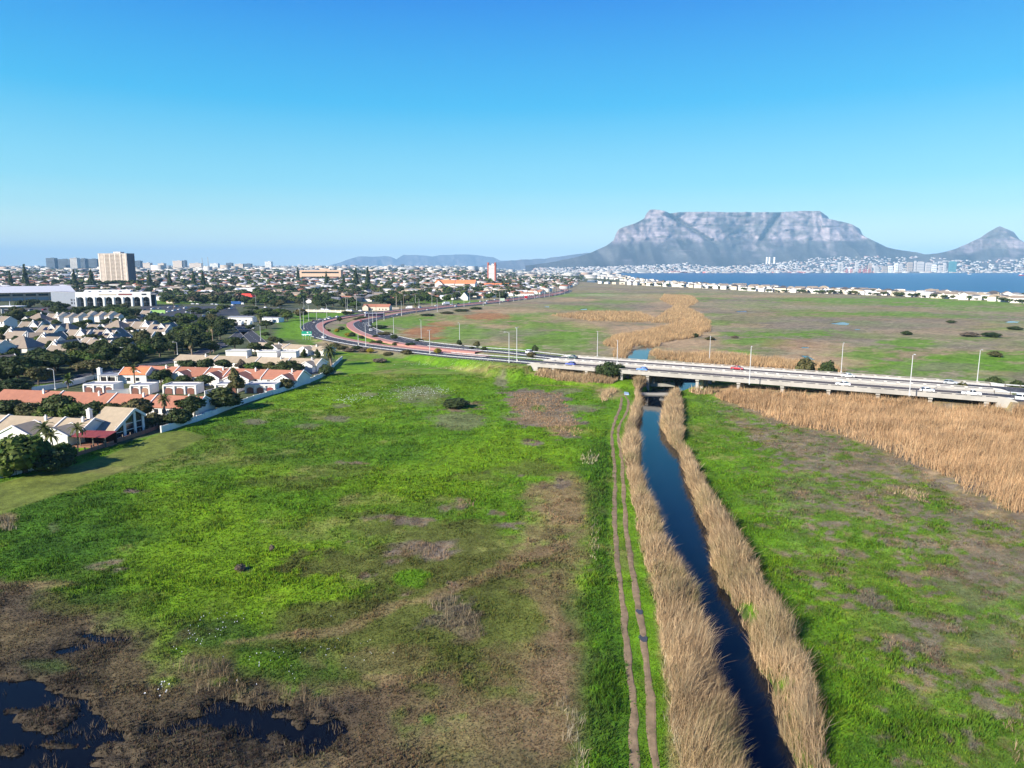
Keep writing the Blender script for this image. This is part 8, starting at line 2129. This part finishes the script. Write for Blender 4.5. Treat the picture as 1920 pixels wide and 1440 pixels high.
x, y, z, rd = x[k], y[k], z[k], rd[k]
gc_ = ground_color(x, y)
green = sstep(.02, .10, gc_[:, 1] - gc_[:, 0])
n = len(x)
tall = sstep(-.1, .7, fbm(x, y, 3.5, 3, 201))
h = (.22 + .26 * tall) * green + (.13 + .20 * tall) * (1 - green)
bank = sdist(x, y, W([(1098, 850), (1142, 800), (1150, 900), (1152, 1000), (1156, 1058), (1166, 1131), (1174, 1209), (1184, 1282), (1190, 1600), (1110, 1600), (1106, 1440), (1098, 1300), (1105, 1200), (1075, 1140), (1115, 1060), (1100, 980)])) < 0
h = np.where(bank, h * 1.7, h)
low = (rd < 1.6); h = np.where(low, h * .45, h)
sc = np.clip(y / 95, .8, 2.2)
tint = np.stack([G8.uniform(.75, 1.25, n), G8.uniform(.85, 1.15, n), np.ones(n)], 1) * G8.uniform(.72, 1.28, (n, 1))
parts = []
for q in range(3):
    parts.append((spike_mesh if q else blade_mesh)(x + G8.normal(size=n) * .10 * sc, y + G8.normal(size=n) * .10 * sc, z, h * G8.uniform(.6, 1.2, n), (.085 if q else .11) * sc, G8.uniform(.15, .75, n), np.clip(gc_ * tint * G8.uniform(.85, 1.15, (n, 1)), .008, .8)))
V, F, Cc = pack(parts)
setting(link('grass', np_mesh('grass', V, F, [M_gras], Cc)), 'stuff')
print('grass tufts', n)

# white flowers: lilies at the marsh edge and daisies up the field
M_flow = mat('white_petals', (.80, .80, .74), rough=.6, var=.05)
fx, fy, fs = [], [], []
for (u, v, ru, rv, nn, s_) in ((380, 1190, 70, 40, 40, .12), (500, 1250, 60, 40, 16, .12), (300, 1300, 40, 20, 10, .16), (640, 1230, 120, 60, 24, .10), (780, 738, 50, 16, 200, .24), (655, 750, 30, 8, 60, .26), (820, 735, 30, 8, 60, .25), (700, 745, 60, 20, 40, .2), (870, 690, 60, 6, 60, .28), (790, 683, 40, 4, 50, .28), (640, 735, 60, 14, 30, .2), (900, 695, 60, 5, 60, .3)):
    p = G(u, v); t1 = G(u, v - rv); t2 = G(u, v + rv)
    fx.append(p.x + G8.normal(size=nn) * ru * .5 * p.y / FPX); fy.append(p.y + G8.normal(size=nn) * (t1.y - t2.y) * .25); fs.append(np.full(nn, s_) * G8.uniform(.6, 1.3, nn))
fx, fy, fs = map(np.concatenate, (fx, fy, fs))
k = (fx > np.interp(fy, [183, 225, 276, 321], [-86, -78, -71, -74])); fx, fy, fs = fx[k], fy[k], fs[k]
fz = ground_h(fx, fy) + .5
n = len(fx); V = np.zeros((n, 5, 3))
for i in range(5):
    a = i * 1.2566; V[:, i] = np.stack([fx + fs * .5 * math.cos(a), fy + fs * .5 * math.sin(a), fz + .08 * (i % 2)], 1)
b = (np.arange(n) * 5)[:, None]
setting(link('white_flowers', np_mesh('white_flowers', V.reshape(-1, 3), np.concatenate([b + [0, 1, 2], b + [0, 2, 3], b + [0, 3, 4]], 1).reshape(-1, 3), [M_flow])), 'stuff')

#print('TRIS', sum(len(o.data.polygons) for o in scene.objects if o.type == 'MESH' and o.get('kind') == 'stuff'), sum(len(m.polygons) for m in bpy.data.meshes))
# ================================================================== LABELS WORKED OUT FROM WHAT STANDS BESIDE EACH THING
ORD = ['', 'second', 'third', 'fourth', 'fifth', 'sixth', 'seventh', 'eighth', 'ninth', 'tenth', 'eleventh', 'twelfth', 'thirteenth', 'fourteenth', 'fifteenth', 'sixteenth', 'seventeenth', 'eighteenth', 'nineteenth', 'twentieth'] + ['twenty-' + q for q in ('first', 'second', 'third', 'fourth', 'fifth', 'sixth', 'seventh', 'eighth', 'ninth')] + ['thirtieth']
LMU = []
for ph, q in LANDMARKS:
    uu, vv = proj(np.array([q.x]), np.array([q.y])); LMU.append((float(uu[0]), float(vv[0])))
buckets = {}
for o, look, noun in LATER:
    p = o.location
    uu, vv = proj(np.array([p.x]), np.array([p.y]), p.z); uu, vv = float(uu[0]), float(vv[0])
    best = min(range(len(LANDMARKS)), key=lambda i: math.hypot(LMU[i][0] - uu, (LMU[i][1] - vv) * 4))
    du, dv = uu - LMU[best][0], (vv - LMU[best][1]) * 4
    sh = noun == 'villa'
    best = min((i for i in range(len(LANDMARKS)) if (LANDMARKS[i][0][0] == '@') == sh), key=lambda i: math.hypot(LMU[i][0] - uu, (LMU[i][1] - vv) * 4)) 
    du, dv = uu - LMU[best][0], (vv - LMU[best][1]) * 4
    rel = '' if sh else ('beyond' if dv < 0 else 'in front of') if abs(dv) > abs(du) else ('left of' if du < 0 else 'right of')
    buckets.setdefault((look, noun, rel, LANDMARKS[best][0]), []).append((math.hypot(du, dv), o))
for (look, noun, rel, lm), L in buckets.items():
    L.sort(key=lambda t: t[0])
    body = look if noun in look.split() else f'{look} {noun}'
    if lm[0] == '@':
        L.sort(key=lambda t: t[1].location.x / t[1].location.y)
        for i, (_, o) in enumerate(L): o['label'] = f'{body}, {lm[1:]}' + (f', {ORD[min(i, len(ORD) - 1)] or "first"} from lagoon side' if len(L) > 1 else '')
        continue
    for i, (_, o) in enumerate(L):
        od = ORD[min(i, len(ORD) - 1)]
        o['label'] = f'{body} {rel} {lm}' if len(L) == 1 else (f'{body} {rel} {lm}, {od} from it' if i else f'{body} {rel} {lm}, nearest to it')

# ================================================================== HAZE
m = bpy.data.materials.new('haze'); m.use_nodes = True
nt = m.node_tree; nt.nodes.clear()
ho = nt.nodes.new('ShaderNodeOutputMaterial'); hv = nt.nodes.new('ShaderNodeVolumePrincipled')
hv.inputs['Color'].default_value = (.36, .68, 1.0, 1)
hv.inputs['Density'].default_value = HAZE
hv.inputs['Anisotropy'].default_value = -0.12
nt.links.new(hv.outputs[0], ho.inputs['Volume'])
hb = MB().box((0, 0, -12), (64000, 90000, 1212)).build('haze', m)
setting(hb, 'stuff')
